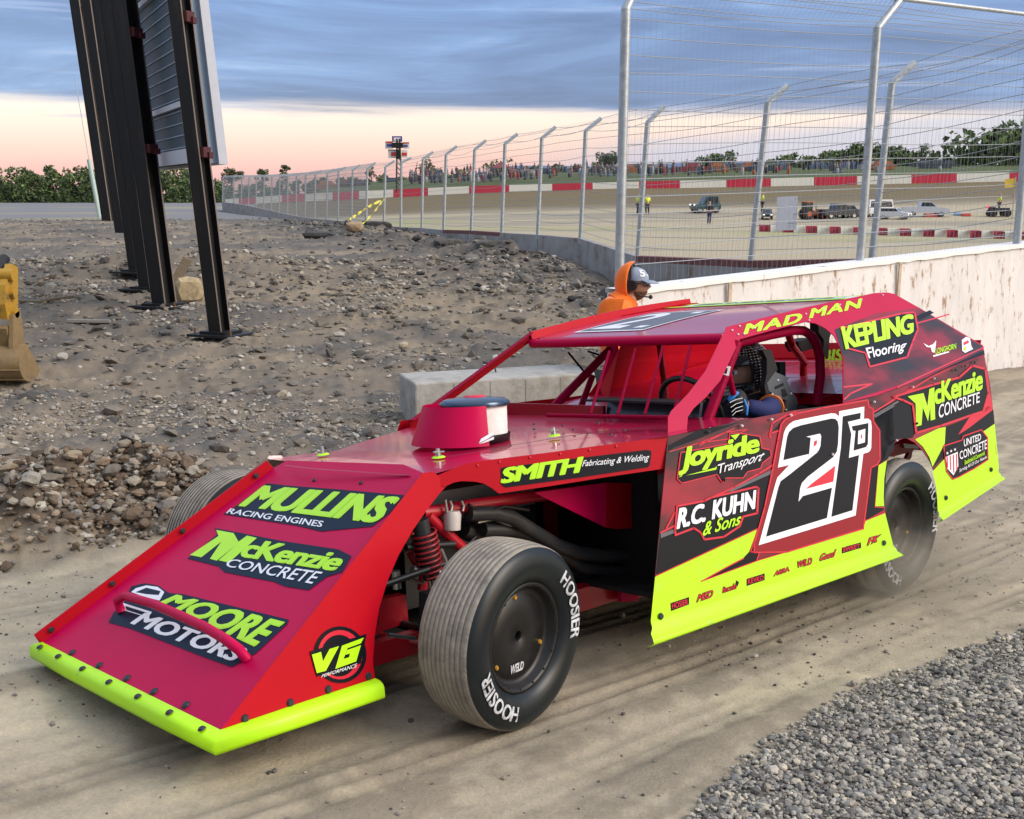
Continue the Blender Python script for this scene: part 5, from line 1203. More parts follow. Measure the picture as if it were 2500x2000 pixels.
rock('boulder', (866, 583), (.75, .6, .42), (.34, .25, .16), 'tan rock lying between two dark slabs on the mound', 'boulder', 6, .5, .7)
rock('asphalt_slab', (1095, 620), (.95, .6, .28), (.08, .075, .07), 'dark slab lying in the middle of the stony slope', 'slab', 7, .4, .55)
rock('asphalt_slab', (1210, 634), (1.25, .7, .34), (.085, .08, .07), 'broad dark slab below the low concrete wall', 'slab', 8, .1, .55)
rock('asphalt_slab', (1465, 628), (.5, .4, .42), (.05, .047, .045), 'small upright dark slab against the low concrete wall', 'slab', 9, .8, .55)
rock('stone', (405, 820), (.22, .16, .10), (.16, .15, .14), 'smooth grey stone left of the nearest steel post', 'stone', 10, .1, .9)
rock('stone', (153, 886), (.17, .13, .12), (.40, .37, .33), 'pale stone lying alone right of the yellow bucket', 'stone', 11, .5, .8)
rock('stone', (985, 855), (.16, .12, .10), (.42, .36, .26), 'tan stone lying alone left of the concrete block', 'stone', 12, .5, .85)
rock('stone', (1395, 745), (.18, .14, .12), (.03, .03, .03), 'black lump on the gravel left of the orange person', 'stone', 13, .5, .8)
WOOD = mat('old_wood', (.13, .10, .065), .8, var=.4, vscale=6, stretch=(1, 8, 8)); WOODL = mat('grey_wood', (.26, .24, .22), .85, var=.3, vscale=6, stretch=(1, 8, 8))
g = ground(425, 715); m = MB(); m.box((0, 0, 0), (.20, .05, .80), WOOD); o = m.build('wooden_plank', bevel=.006); o.location = g+V((.02, .35, .33)); o.rotation_euler = (R(-18), R(30), R(15)); tag(o, 'weathered plank leaning behind the tan boulder', 'plank')
g = ground(218, 796); m = MB(); m.box((0, 0, 0), (.72, .12, .05), WOODL); o = m.build('wooden_board', bevel=.004); o.location = g+V((0, 0, .05)); o.rotation_euler = (0, R(2), R(8)); tag(o, 'short grey board lying flat on the stony ground', 'board')
g = ground(105, 752); m = MB(); m.box((-.35, 0, 0), (.9, .2, .05), WOOD, Matrix.Rotation(R(2), 3, 'Y')); m.box((.30, .03, .045), (.65, .16, .05), WOOD, Matrix.Rotation(R(-7), 3, 'Y')); o = m.build('timber_beam', bevel=.01); o.location = g+V((0, 0, .06)); o.rotation_euler = (0, 0, R(4)); tag(o, 'dark broken timber lying behind the yellow bucket', 'timber')

# ---- excavator at the left edge: bucket, linkage, stick, boom, body
DIG = mat('digger_yellow', (.40, .225, .02), .5, dirt=(.10, .08, .05), dscale=5, dlo=.5, dhi=.72); BUC = mat('bucket_tan', (.23, .155, .070), .6, var=.25, dirt=(.13, .10, .07), dscale=5, dlo=.5, dhi=.75)
gx = ground(20, 928); ex = empty('excavator', gx); tag(ex, 'yellow excavator at the left edge with its muddy bucket resting on the ground', 'excavator')
m = MB(); rows = []
for i in range(15):
    a = R(-258+222*i/14); p = V((0, .34*math.cos(a)*1.0, .26+.26*math.sin(a)))
    rows.append([p+V((-.52, 0, 0)), p+V((.30, 0, 0))])
m.grid(rows, BUC)
for x in (-.52, .30):
    ring = [V((x, .34*math.cos(R(-258+222*i/14)), .26+.26*math.sin(R(-258+222*i/14)))) for i in range(15)]; m.prism(ring, V((.02, 0, 0)), BUC)
m.tube([V((-.53, -.335, .20)), V((.33, -.335, .20))], .012, BUC, 6); m.tube([V((-.53, -.23, .06)), V((.33, -.23, .06))], .014, BUC, 6)
m.build('bucket', ex)
m = MB(); 
for x in (-.24, .14): m.prism([V((x, -.22, .42)), V((x, .16, .45)), V((x, .10, .95)), V((x, -.12, .90))], V((.06, 0, 0)), BUC)
m.box((-.04, -.12, .62), (.34, .10, .28), BUC, Matrix.Rotation(R(20), 3, 'X')); m.build('bucket_linkage', ex)
m = MB()
for x in (-.16, .05): m.prism([V((x, -.16, .85)), V((x, .14, .85)), V((x, .28, 1.5)), V((x, .10, 1.56)), V((x, -.14, 1.30)), V((x, -.2, 1.05))], V((.09, 0, 0)), DIG)
for z, r in ((.92, .07), (1.18, .075), (1.42, .085)): m.tube([V((-.22, 0, z)), V((.20, 0, z))], r, DIG, 14)
m.tube([V((-.04, -.10, 1.36)), V((-.04, .3, 1.62))], .07, BLKM, 12); m.build('quick_coupler', ex)
m = MB(); m.prism([V((-.22, 0, 1.25)), V((-.22, .3, 1.3)), V((-2.6, .5, 3.4)), V((-2.8, .1, 3.5)), V((-1.2, -.1, 2.4))], V((0, .25, 0)), DIG); m.build('stick', ex)
m = MB(); m.prism([V((-2.5, .15, 3.5)), V((-2.8, .15, 3.1)), V((-5.2, .15, 1.6)), V((-5.6, .15, 2.1)), V((-4.0, .15, 3.6))], V((0, .35, 0)), DIG); m.build('boom', ex)
m = MB(); m.box((-6.4, .3, 1.5), (2.6, 2.2, 1.1), DIG); m.box((-5.6, .9, 2.3), (1.1, .9, 1.3), mat('cab_glass', (.03, .04, .05), .1)); m.box((-5.6, .9, 3.0), (1.2, 1.0, .1), DIG); m.build('cab', ex, bevel=.04)
for y in (-.7, 1.3):
    m = MB(); m.box((-6.3, y, .42), (3.0, .5, .8), BLKM); m.build('track', ex, bevel=.2)

# ---- red and white retaining wall round the far turn
RW = mat('far_wall_red', (.52, .012, .05), .6, var=.12, vscale=.4); WW = mat('far_wall_white', (.76, .76, .70), .6, var=.06, vscale=.4)
def wv(u): return np.interp(u, YT_U_, YT_V), np.interp(u, YB_U, YB_V)
YT_U_ = YB_U
edges = [550, 583, 624, 688, 744, 812, 876, 960, 1045, 1145, 1243, 1348, 1447, 1560, 1660, 1773, 1882, 1987, 2093, 2225, 2336, 2464, 2575, 2700, 2830]
fw = MB()
for i, (a, b) in enumerate(zip(edges, edges[1:])):
    P = []
    for u in (a, b): 
        t, bo_ = wv(u); P.append((at(u, t, WALL_Y-.5), at(u, bo_+1.5, WALL_Y-.5)))
    mm = RW if i % 2 == 1 else WW; o = V((0, .45, 0))
    fw.add([P[0][0], P[1][0], P[1][1], P[0][1], P[0][0]+o, P[1][0]+o], [(0, 1, 2, 3), (0, 1, 5, 4)], mm)
tag(fw.build('retaining_wall'), 'red and white painted wall round the far turn of the track', 'wall')
# tyre barrier on the infield
tbm = MB(); n = 24
for i in range(n):
    u0, u1 = 1853+(2540-1853)*i/n, 1853+(2540-1853)*(i+.98)/n
    va, vb = 549+19*i/n, 566+21*i/n
    ya = ground(u0, vb).y
    a, b, c_, d_ = at(u0, va, ya), at(u1, va, ya), at(u1, vb, ya), at(u0, vb, ya); o = V((0, .5, 0))
    tbm.add([a, b, c_, d_, a+o, b+o], [(0, 1, 2, 3), (0, 1, 5, 4)], WW if i % 2 else mat('barrier_red', (.34, .02, .06), .7, var=.2) if i == 0 else MATS['barrier_red'])
tag(tbm.build('barrier'), 'low red and white block barrier along the infield edge', 'barrier')

# ---- vehicles on the infield
GLS = mat('car_glass', (.02, .03, .04), .08, spec=.6); TYR = mat('car_tyre', (.012, .012, .012), .8); LMP = mat('head_lamp', (.9, .9, .85), .2, emit=1.5)
def vehicle(kind, uv, wpx, colr, yaw, lab, cat, name):
    g = ground(*uv); Lm = {'pickup': 5.4, 'suv': 4.9, 'van': 5.6, 'buggy': 3.0}[kind]
    o = empty(name, g); o.rotation_euler = (0, 0, yaw); k = wpx/F_PX*g.y/Lm*1.15; o.scale = (k, k, k)
    bm_ = mat('paint_'+lab[:18].replace(' ', '_'), colr, .3, coat=.3); hw = .95
    prof = {'pickup': [(-2.7, .45), (2.65, .45), (2.7, .95), (1.5, 1.12), (.35, 1.15), (-.8, 1.15), (-2.7, 1.15)], 'suv': [(-2.4, .45), (2.4, .45), (2.45, .95), (1.3, 1.12), (-2.4, 1.15)], 'van': [(-2.8, .45), (2.7, .45), (2.75, 1.0), (1.8, 1.2), (-2.8, 1.2)], 'buggy': [(-1.4, .40), (1.5, .40), (1.5, .85), (.5, .95), (-1.4, .95)]}[kind]
    m = MB(); m.prism([V((x, -hw, z)) for x, z in prof], V((0, 2*hw, 0)), bm_); m.build('body', o, bevel=.05)
    cab = {'pickup': [(1.25, 1.12), (.45, 1.80), (-.65, 1.82), (-.85, 1.12)], 'suv': [(1.1, 1.12), (.4, 1.75), (-2.1, 1.75), (-2.35, 1.12)], 'van': [(1.75, 1.2), (1.3, 2.5), (-2.75, 2.5), (-2.8, 1.2)], 'buggy': [(.55, .95), (.1, 1.75), (-1.1, 1.75), (-1.3, .95)]}[kind]
    m = MB(); m.prism([V((x, -.82, z)) for x, z in cab], V((0, 1.64, 0)), bm_); m.build('cabin', o, bevel=.05)
    m = MB(); a, b, c_, d_ = [V((x, 0, z)) for x, z in cab]; f = lambda p, q, t: p.lerp(q, t)
    for s in (-.826, .826):
        hi, lo = (.88, .12); q = [f(a, b, lo), f(a, b, hi), f(d_, c_, hi), f(d_, c_, lo)]; ce = sum(q, V())/4; q = [ce+(p-ce)*.88+V((0, s, 0)) for p in q]; m = MB(); m.prism(q, V((0, .004*(1 if s > 0 else -1), 0)), GLS); m.build('side_window', o)
    m = MB(); nrm = V((b.z-a.z, 0, a.x-b.x)).normalized(); q = [f(a, b, .1)+V((0, -.7, 0)), f(a, b, .1)+V((0, .7, 0)), f(a, b, .9)+V((0, .66, 0)), f(a, b, .9)+V((0, -.66, 0))]; m.prism([p+nrm*.01 for p in q], nrm*.004, GLS); m.build('windscreen', o)
    fx = max(x for x, z in prof)
    for y in (-.66, .66):
        m = MB(); m.box((fx, y, .85), (.05, .35, .16), LMP); m.build('headlight', o)
    m = MB(); m.box((fx+.005, 0, .72), (.04, .8, .22), BLKM); m.build('grille', o)
    for wx in (prof[0][0]*.62, fx*.62):
        for y in (-.82, .82):
            m = MB(); rr_ = .42; m.tube([V((wx, y-.12, .40)), V((wx, y+.12, .40))], rr_, TYR, 18); m.tube([V((wx, y-.13, .40)), V((wx, y+.13, .40))], rr_*.55, ALU, 14); m.build('wheel', o)
    tag(o, lab, cat); return o
vehicle('pickup', (1872, 536), 62, (.03, .05, .08), R(-100), 'dark blue truck beside the white board, rear towards the fence', 'truck', 'pickup_truck')
vehicle('buggy', (1722, 520), 58, (.02, .07, .08), R(190), 'dark teal utility buggy alone on the infield dirt', 'buggy', 'utility_buggy')
vehicle('pickup', (2046, 535), 92, (.02, .03, .05), R(20), 'black pickup truck right of the orange tractor', 'truck', 'pickup_truck')
vehicle('pickup', (2070, 530), 70, (.05, .08, .14), R(25), 'navy pickup truck parked behind the black one', 'truck', 'pickup_truck')
vehicle('van', (2150, 529), 78, (.72, .72, .74), R(20), 'white high roofed box van in the line of infield trucks', 'van', 'box_van')
vehicle('suv', (2183, 535), 64, (.70, .71, .74), R(-35), 'white truck with its headlights on in front of the box van', 'truck', 'pickup_truck')
vehicle('pickup', (2258, 529), 92, (.50, .54, .62), R(-8), 'silver pickup truck at the right end of the line', 'truck', 'pickup_truck')
# tractor
g = ground(1978, 536); tr = empty('tractor', g); tr.rotation_euler = (0, 0, R(20)); k = 60/F_PX*g.y/4.0; tr.scale = (k, k, k); OR = mat('tractor_orange', (.50, .085, .015), .5, dirt=(.15, .05, .02))
m = MB(); m.box((.8, 0, 1.0), (2.2, .9, .8), OR); m.build('hood', tr, bevel=.08)
m = MB(); m.box((-.7, 0, 1.9), (1.3, 1.3, 1.5), GLS); m.box((-.7, 0, 2.7), (1.45, 1.45, .14), OR); m.build('cab', tr, bevel=.04)
m = MB(); m.tube([V((1.2, .3, 1.4)), V((1.2, .3, 2.3))], .07, BLKM, 8); m.build('exhaust_pipe', tr)
for x, r in ((-.8, .85), (1.5, .5)):
    for y in (-.75, .75): m = MB(); m.tube([V((x, y-.2, r)), V((x, y+.2, r))], r, TYR, 20); m.tube([V((x, y-.21, r)), V((x, y+.21, r))], r*.5, OR, 14); m.build('wheel', tr)
m = MB(); m.box((2.5, 0, .5), (.4, 1.9, .8), OR); m.build('loader_bucket', tr)
tag(tr, 'orange tractor with a loader, half hidden by the white board', 'tractor')
# quad bike with rider is built below with the people
for uv, w, h, colr, lab in (((2276, 530), 42, 8, (.62, .06, .05), 'low red plastic barrier on the infield in front of the silver truck'), ((2337, 527), 15, 7, (.08, .28, .55), 'small blue block on the infield'), ((2358, 528), 20, 7, (.62, .06, .04), 'small red block beside the blue block')):
    g = ground(*uv); k = g.y/F_PX; m = MB(); m.box((0, 0, h*k/2), (w*k, .6, h*k), mat('block_'+lab[:12].replace(' ', '_'), colr, .6), None, .9); o = m.build('plastic_barrier', bevel=.05); o.location = g; tag(o, lab, 'barrier')

# ---- light tower with panels beyond the long fence
g = at(975, 470, 122); tw = empty('tower', g); tw_ = tw; k = 122/F_PX; U = lambda u, v, o=0: V(((u-975)*k, o, (470-v)*k))
m = MB()
for x in (968, 982): m.tube([U(x, 470), U(x+ (4 if x < 975 else -4), 345)], .10, BLKM, 6)
for v in range(350, 470, 12): m.tube([U(970, v), U(980, v+10)], .05, BLKM, 5)
m.build('mast', tw)
m = MB(); m.box(U(973, 360), (25*k, .8, 12*k), BLKM); m.box(U(975, 381), (9*k, .8, 22*k), BLKM); m.build('dark_box', tw)
BLU = mat('flag_blue', (.06, .07, .30), .6); RDF = mat('flag_red', (.62, .06, .04), .6); WHF = mat('flag_white', (.78, .76, .78), .6)
def panel_(rects, name):
    m = MB()
    for (u0, v0, u1, v1), mm, o in rects: m.prism([U(u0, v0, o), U(u1, v0, o), U(u1, v1, o), U(u0, v1, o)], V((0, .12, 0)), mm)
    m.build(name, tw)
panel_([((960, 339, 984, 352), BLU, 0), ((964, 342, 980, 350), WHF, -.05)], 'top_panel')
panel_([((943, 351, 961, 368), WHF, 0), ((946, 351, 961, 355), RDF, -.05), ((947, 357, 961, 363), BLU, -.05)], 'left_panel')
panel_([((986, 353, 1001, 368), WHF, 0), ((986, 353, 1000, 356), RDF, -.05), ((987, 359, 997, 364), BLU, -.05)], 'right_panel')
panel_([((950, 370, 974, 390), WHF, 0), ((950, 370, 974, 372), BLKM, -.05), ((957, 376, 968, 385), RDF, -.05)], 'lower_left_panel')
panel_([((982, 371, 996, 388), WHF, 0), ((983, 377, 995, 384), RDF, -.05)], 'lower_right_panel')
tag(tw, 'mast with red, white and blue panels behind the long fence', 'tower')
# ============================================================ TREES
def leafmat(n, c): return mat(n, c, .8, var=.35, vscale=.6)
LEAFS = [leafmat('leaf_deep', (.060, .095, .038)), leafmat('leaf_mid', (.12, .175, .045)), leafmat('leaf_bright', (.22, .27, .055)), leafmat('leaf_brown', (.12, .10, .055))]
BARK = mat('bark', (.06, .05, .04), .9)
def crown_cards(clumps, n, size, mats_w, seed):
    r = np.random.default_rng(seed); V_ = []; mb = MB()
    cl = np.array([c[:3] for c in clumps]); rad = np.array([c[3] for c in clumps]); w = rad**2/np.sum(rad**2)
    k = r.choice(len(clumps), n, p=w); d = r.normal(0, 1, (n, 3)); d /= np.linalg.norm(d, axis=1)[:, None]
    p = cl[k]+d*(rad[k]*r.uniform(.45, 1.05, n))[:, None]*np.array([1, 1, .8])
    a = r.normal(0, 1, (n, 3)); a /= np.linalg.norm(a, axis=1)[:, None]; b = np.cross(a, r.normal(0, 1, (n, 3))); b /= np.linalg.norm(b, axis=1)[:, None]
    s = size*r.uniform(.6, 1.4, n)[:, None]
    for i in range(n):
        mb.add([p[i]-a[i]*s[i], p[i]+b[i]*s[i]*.6, p[i]+a[i]*s[i], p[i]-b[i]*s[i]*.6], [(0, 1, 2, 3)], mats_w[(k[i]*7+int(r.integers(0, 3))) % len(mats_w)])
    return mb
def tree(u, vb, vt, wpx, y, lab, seed, mats_w, bare=False):
    g = at(u, vb, y); H = (vb-vt)/F_PX*y; Wd = wpx/F_PX*y/2; r = random.Random(seed)
    o = empty('tree', g); m = MB(); m.tube([V((0, 0, -.5)), V((.05*H, 0, H*.35)), V((0, 0, H*.8))], [H*.03, H*.02, H*.006], BARK, 7); ends = []
    for i in range(9):
        a = r.uniform(0, 6.28); t = r.uniform(.25, .7); e = V((math.cos(a)*Wd*r.uniform(.4, .9), math.sin(a)*Wd*r.uniform(.4, .9), H*min(.98, t+r.uniform(.1, .35)))); m.tube([V((0, 0, H*t)), e], [H*.010, H*.003], BARK, 5); ends.append(e)
    m.build('trunk', o)
    clumps = [(e.x, e.y, e.z*.92, Wd*r.uniform(.28, .46)) for e in ends]+[(r.uniform(-.3, .3)*Wd, r.uniform(-.3, .3)*Wd, H*r.uniform(.55, .9), Wd*r.uniform(.3, .5)) for _ in range(5)]
    if bare: clumps = [(a, b, c, d*.8) for a, b, c, d in clumps]
    crown_cards(clumps, 260 if bare else 1100, max(.09*Wd, .16), mats_w, seed).build('crown', o)
    tag(o, lab, 'tree'); return o
D_, Mi, Br, Bn = LEAFS
for a in [(2420, 424, 312, 190, 190, 'tallest green tree at the right edge beyond the far wall', 1, [D_, Mi, Mi]), (2515, 424, 322, 150, 185, 'tall tree cut by the right edge of the photo', 2, [D_, Mi]), (2245, 420, 352, 60, 200, 'sparse tree rising above the row of green trees', 3, [D_, Mi], True),
          (2195, 424, 366, 110, 205, 'rounded green tree right of the second fence post', 4, [D_, Mi]), (2105, 424, 362, 120, 205, 'broad green tree in the middle of the row beyond the far wall', 5, [D_, Mi, D_]), (2030, 426, 368, 100, 205, 'green tree left of the broad one in the row', 6, [D_, Mi]), (1975, 426, 384, 70, 205, 'lowest tree at the left end of the green row', 7, [D_, Mi]),
          (1755, 426, 380, 90, 210, 'dark round tree behind the crowd in the middle', 8, [D_, D_, Mi]), (1482, 432, 374, 72, 205, 'dark tree left of the nearest fence post', 9, [D_, D_]), (1045, 450, 388, 66, 190, 'brownish half bare tree right of the tower', 10, [Bn, D_], True), (1215, 440, 392, 70, 210, 'thin greyish tree seen between fence posts', 11, [Bn, D_], True),
          (905, 460, 400, 30, 190, 'bare thin tree left of the tower', 12, [Bn], True), (697, 468, 402, 30, 230, 'small dark tree above the far end of the fence', 13, [D_]), (565, 470, 408, 60, 235, 'dark tree just right of the billboard', 14, [D_, Bn]), (640, 470, 414, 36, 235, 'low dark tree above the fence end', 15, [D_])]: tree(*a)
# the wood on the left reads as one mass
r = np.random.default_rng(5); cl = []
for u in np.linspace(-420, 640, 190):
    y = r.uniform(205, 228); top = (508-r.uniform(408, 440) if u < 480 else 508-r.uniform(440, 462))/F_PX*y; g = at(u, 508, y)
    for h in np.linspace(.1, 1, 5): cl.append((g.x+r.normal(0, 1), y, g.z+top*h*.9, top*r.uniform(.10, .22)))
wm = crown_cards(cl, 36000, .34, [D_, Mi, D_, Mi, Br, Mi, Bn], 6); tag(wm.build('woods'), kind='stuff')
cl = []
for u in np.linspace(640, 1500, 70):
    y = r.uniform(215, 230); vb = np.interp(u, [640, 1000, 1500], [478, 458, 432]); g = at(u, vb, y); top = r.uniform(14, 34)/F_PX*y
    for h in np.linspace(.2, 1, 3): cl.append((g.x+r.normal(0, 1), y, g.z+top*h*.8, top*r.uniform(.25, .4)))
wm = crown_cards(cl, 7000, .40, [D_, Mi, Bn], 7); tag(wm.build('hedgerow'), kind='stuff')
cl = []
for u in np.linspace(1880, 2700, 60):
    y = r.uniform(196, 206); vb = 424; g = at(u, vb, y); top = (r.uniform(26, 46)+ (14 if u > 2250 else 0))/F_PX*y
    for h in np.linspace(.15, 1, 4): cl.append((g.x+r.normal(0, 1), y, g.z+top*h*.85, top*r.uniform(.18, .32)))
wm = crown_cards(cl, 9000, .36, [D_, Mi, Mi, D_], 8); tag(wm.build('hedgerow'), kind='stuff')
hz = MB(); P = []
for u in np.linspace(1200, 3200, 60): 
    t = at(u, 408-7*math.sin(u*.004)-4*math.sin(u*.011), 1400); P.append([t, at(u, 450, 1400)])
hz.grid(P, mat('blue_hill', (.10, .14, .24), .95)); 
P2 = [[p[0], p[0]+V((0, 300, 10))] for p in P]; hz.grid(P2, MATS['blue_hill']); tag(hz.build('hills'), kind='structure')

# ============================================================ CROWD on the far bank (far off, one mass)
cm = MB(); cols = [mat('crowd_%d' % i, c, .8) for i, c in enumerate([(.04, .05, .07), (.08, .08, .10), (.20, .04, .05), (.30, .10, .04), (.06, .10, .18), (.30, .30, .33), (.03, .03, .04), (.06, .09, .07), (.18, .18, .20), (.03, .045, .08)])]
skin_c = mat('crowd_skin', (.35, .2, .14), .8)
for i in range(300):
    u = min(random.uniform(1000, 2330), random.uniform(1000, 2330)); base = np.interp(u, [1000, 1500, 2500], [452, 432, 420]); v = base-abs(random.gauss(0, 13))-1
    y = 150+ (base-v)*2.2; p = V(at(u, v, y)); h = random.uniform(.8, 1.6); m_ = cols[random.choice((0, 0, 1, 1, 6, 6, 7, 8, 9, 9, 2, 3, 4, 5))]
    cm.tube([p, p+V((0, 0, h*.5)), p+V((0, 0, h*.8))], [.20, .27, .16], m_, 6); cm.ball(p+V((0, 0, h*.92)), .13, skin_c if random.random() < .6 else random.choice(cols), 6, 4)
for i in range(45):
    u = random.uniform(780, 2330); base = np.interp(u, [780, 1000, 1500, 2500], [468, 456, 426, 414]); y = 175+random.uniform(0, 20); p = V(at(u, base-4, y)); m_ = random.choice(cols)
    cm.box(p+V((0, 0, .4)), (random.uniform(3, 4.6), 1.8, .8), m_); cm.box(p+V((0, 0, 1.05)), (random.uniform(1.6, 2.4), 1.6, .6), m_, None, .8)
for i in range(1):
    u = random.uniform(1050, 2300); base = np.interp(u, [1000, 1500, 2500], [446, 424, 412]); p = V(at(u, base, 165)); m_ = random.choice([cols[3], cols[4], cols[2]]); cm.add([p+V((-1.4, -1.4, 1.5)), p+V((1.4, -1.4, 1.5)), p+V((1.4, 1.4, 1.5)), p+V((-1.4, 1.4, 1.5)), p+V((0, 0, 2.5))], [(0, 1, 4), (1, 2, 4), (2, 3, 4), (3, 0, 4)], m_)
    for s in (-1.3, 1.3): cm.tube([p+V((s, 0, 0)), p+V((s, 0, 1.6))], .05, cols[5], 4)
tag(cm.build('crowd'), kind='stuff')

# ============================================================ PEOPLE
def skin_geo(pts, edges, radii, sub=2):
    me = bpy.data.meshes.new('s'); me.from_pydata([tuple(p) for p in pts], edges, []); o = bpy.data.objects.new('s', me); C.objects.link(o)
    bpy.context.view_layer.objects.active = o
    md = o.modifiers.new('skin', 'SKIN'); md.use_smooth_shade = True; sb = o.modifiers.new('sub', 'SUBSURF'); sb.levels = sub; sb.render_levels = sub
    for v, r_ in zip(me.skin_vertices[0].data, radii): v.radius = (r_, r_) if isinstance(r_, (int, float)) else r_
    me.skin_vertices[0].data[0].use_root = True
    dg = bpy.context.evaluated_depsgraph_get(); dg.update(); e = bpy.data.meshes.new_from_object(o.evaluated_get(dg))
    vs = [v.co.copy() for v in e.vertices]; fs = [tuple(p.vertices) for p in e.polygons]
    bpy.data.objects.remove(o); bpy.data.meshes.remove(me); bpy.data.meshes.remove(e); return vs, fs
SKIN = mat('skin', (.45, .23, .16), .55, var=.08); HAIR = mat('beard_hair', (.13, .06, .03), .8, var=.3, vscale=60)
def head_pts(c, face, upv=V((0, 0, 1)), s=1.0, n=28, m=22):
    """head as a grid of points: face = forward direction"""
    f = face.normalized(); sd_ = upv.cross(f).normalized(); u_ = f.cross(sd_); P = []
    for i in range(m+1):
        t = math.pi*i/m; row = []
        for j in range(n+1):
            a = 2*math.pi*j/n; x, y, z = math.sin(t)*math.cos(a), math.sin(t)*math.sin(a), math.cos(t)
            px_, py_, pz_ = .098*x, .076*y, .122*z
            if z < 0: py_ *= 1-.28*(-z); px_ *= 1-.12*(-z)+(.10*(-z) if x > 0 else -.10*(-z))
            if x > 0:
                az = math.atan2(y, x); g_ = lambda a0, z0, wa, wz: math.exp(-((az-a0)/wa)**2-((z-z0)/wz)**2)
                px_ += .026*g_(0, -.16, .16, .16)+.012*g_(0, .02, .13, .22)+.010*g_(0, .22, .6, .09)-.012*(g_(.42, .08, .18, .1)+g_(-.42, .08, .18, .1))+.008*g_(0, -.45, .3, .07)+.012*g_(0, -.78, .4, .14)-.006*g_(0, -.53, .3, .04)
            if abs(abs(math.atan2(y, x))-1.65) < .22 and abs(z+.05) < .25: py_ += math.copysign(.014, y)
            row.append(c+(f*px_+sd_*py_+u_*pz_)*s)
        P.append(row)
    return P
ORG = mat('orange_hoodie', (.86, .16, .004), .85, var=.08, vscale=5, bump=.35, bscale=9, sheen=.2); JEAN = mat('jeans', (.09, .11, .17), .85, var=.2, vscale=12)
# official standing behind the car, seen from his right side, looking towards the right of the photo
pg = V(at(1514, 900, 8.6)); pg.z = gz(pg.x, pg.y); off_o = empty('person', pg)
tag(off_o, 'person in an orange hoodie, grey cap and black headset standing behind the race car', 'person')
fwd = V((.96, -.28, 0)).normalized(); lft = V((-fwd.y, fwd.x, 0)); HT = at(1545, 646, 8.6).z-pg.z
hc = V((0, 0, HT-.155))+fwd*.11
hc = V((at(1550, 703, 8.6).x-pg.x, 0, HT-.152))
B_ = lambda f_, l_2, z: fwd*f_+lft*l_2+V((0, 0, z))
bod = MB()
hd = head_pts(hc, fwd, V((.05, 0, 1))); bod.grid(hd, SKIN)
vs, fs = skin_geo([B_(0, 0, .95), B_(0, 0, 1.15), B_(.02, 0, 1.38), hc+V((-.03, 0, -.10)), hc+V((-.01, 0, -.02)), B_(0, .10, .88), B_(.03, .11, .48), B_(-.02, .11, .08), B_(.14, .12, .03), B_(0, -.10, .88), B_(.0, -.11, .48), B_(-.04, -.11, .08), B_(.12, -.12, .03),
                   B_(0, .19, 1.38), B_(-.02, .25, 1.12), B_(.10, .27, .90), B_(.16, .27, .83), B_(0, -.19, 1.38), B_(-.02, -.25, 1.12), B_(.08, -.27, .90), B_(.14, -.27, .83)],
                  [(0, 1), (1, 2), (2, 3), (3, 4), (0, 5), (5, 6), (6, 7), (7, 8), (0, 9), (9, 10), (10, 11), (11, 12), (2, 13), (13, 14), (14, 15), (15, 16), (2, 17), (17, 18), (18, 19), (19, 20)],
                  [.12, .11, .09, .055, .055, .08, .055, .04, .035, .08, .055, .04, .035, .035, .035, .028, .028, .035, .035, .028, .028])
bod.add(vs, fs, SKIN, True); bo2 = bod.build('body', off_o)
def hand(mb, wr, d, n_, m, s=1., curl=.5):
    """palm and five bent fingers growing from a wrist"""
    d = d.normalized(); sdv = d.cross(n_).normalized(); n_ = sdv.cross(d)
    P = [wr, wr+d*.05*s, wr+d*.09*s]; E = [(0, 1), (1, 2)]; Rr = [.026*s, .036*s, .034*s]
    for k, (o, l) in enumerate(((-.030, .062), (-.010, .072), (.011, .068), (.030, .052))):
        b0 = wr+d*.092*s+sdv*o*s; i = len(P); P += [b0, b0+(d*math.cos(curl*.6)+n_*math.sin(curl*.6))*l*.5*s, b0+(d*math.cos(curl*.6)+n_*math.sin(curl*.6))*l*.5*s+(d*math.cos(curl*1.6)+n_*math.sin(curl*1.6))*l*.5*s]; E += [(2, i), (i, i+1), (i+1, i+2)]; Rr += [.0105*s, .0095*s, .008*s]
    i = len(P); P += [wr+d*.035*s-sdv*.04*s, wr+d*.06*s-sdv*.058*s+n_*.015*s, wr+d*.085*s-sdv*.060*s+n_*.03*s]; E += [(1, i), (i, i+1), (i+1, i+2)]; Rr += [.014*s, .011*s, .009*s]
    v_, f_ = skin_geo(P, E, Rr, 1); mb.add(v_, f_, m, True)
hm = MB(); hand(hm, B_(.15, -.27, .84), V((.25, 0, -.9)), fwd, SKIN); hm.build('hand', off_o); hm = MB(); hand(hm, B_(.17, .27, .84), V((.25, 0, -.9)), fwd, SKIN); hm.build('hand', off_o)
m = MB(); vs, fs = skin_geo([B_(-.01, 0, .93), B_(-.02, 0, 1.12), B_(-.03, 0, 1.30), B_(-.02, 0, 1.42), B_(-.04, .20, 1.385), B_(-.05, .285, 1.13), B_(.10, .295, .90), B_(-.04, -.20, 1.385), B_(-.05, -.285, 1.13), B_(.09, -.295, .90)],
   [(0, 1), (1, 2), (2, 3), (2, 4), (4, 5), (5, 6), (2, 7), (7, 8), (8, 9)], [(.20, .15), (.205, .16), (.215, .175), .13, .115, .080, .060, .115, .080, .060])
m.add(vs, fs, ORG, True); m.build('hoodie', off_o)
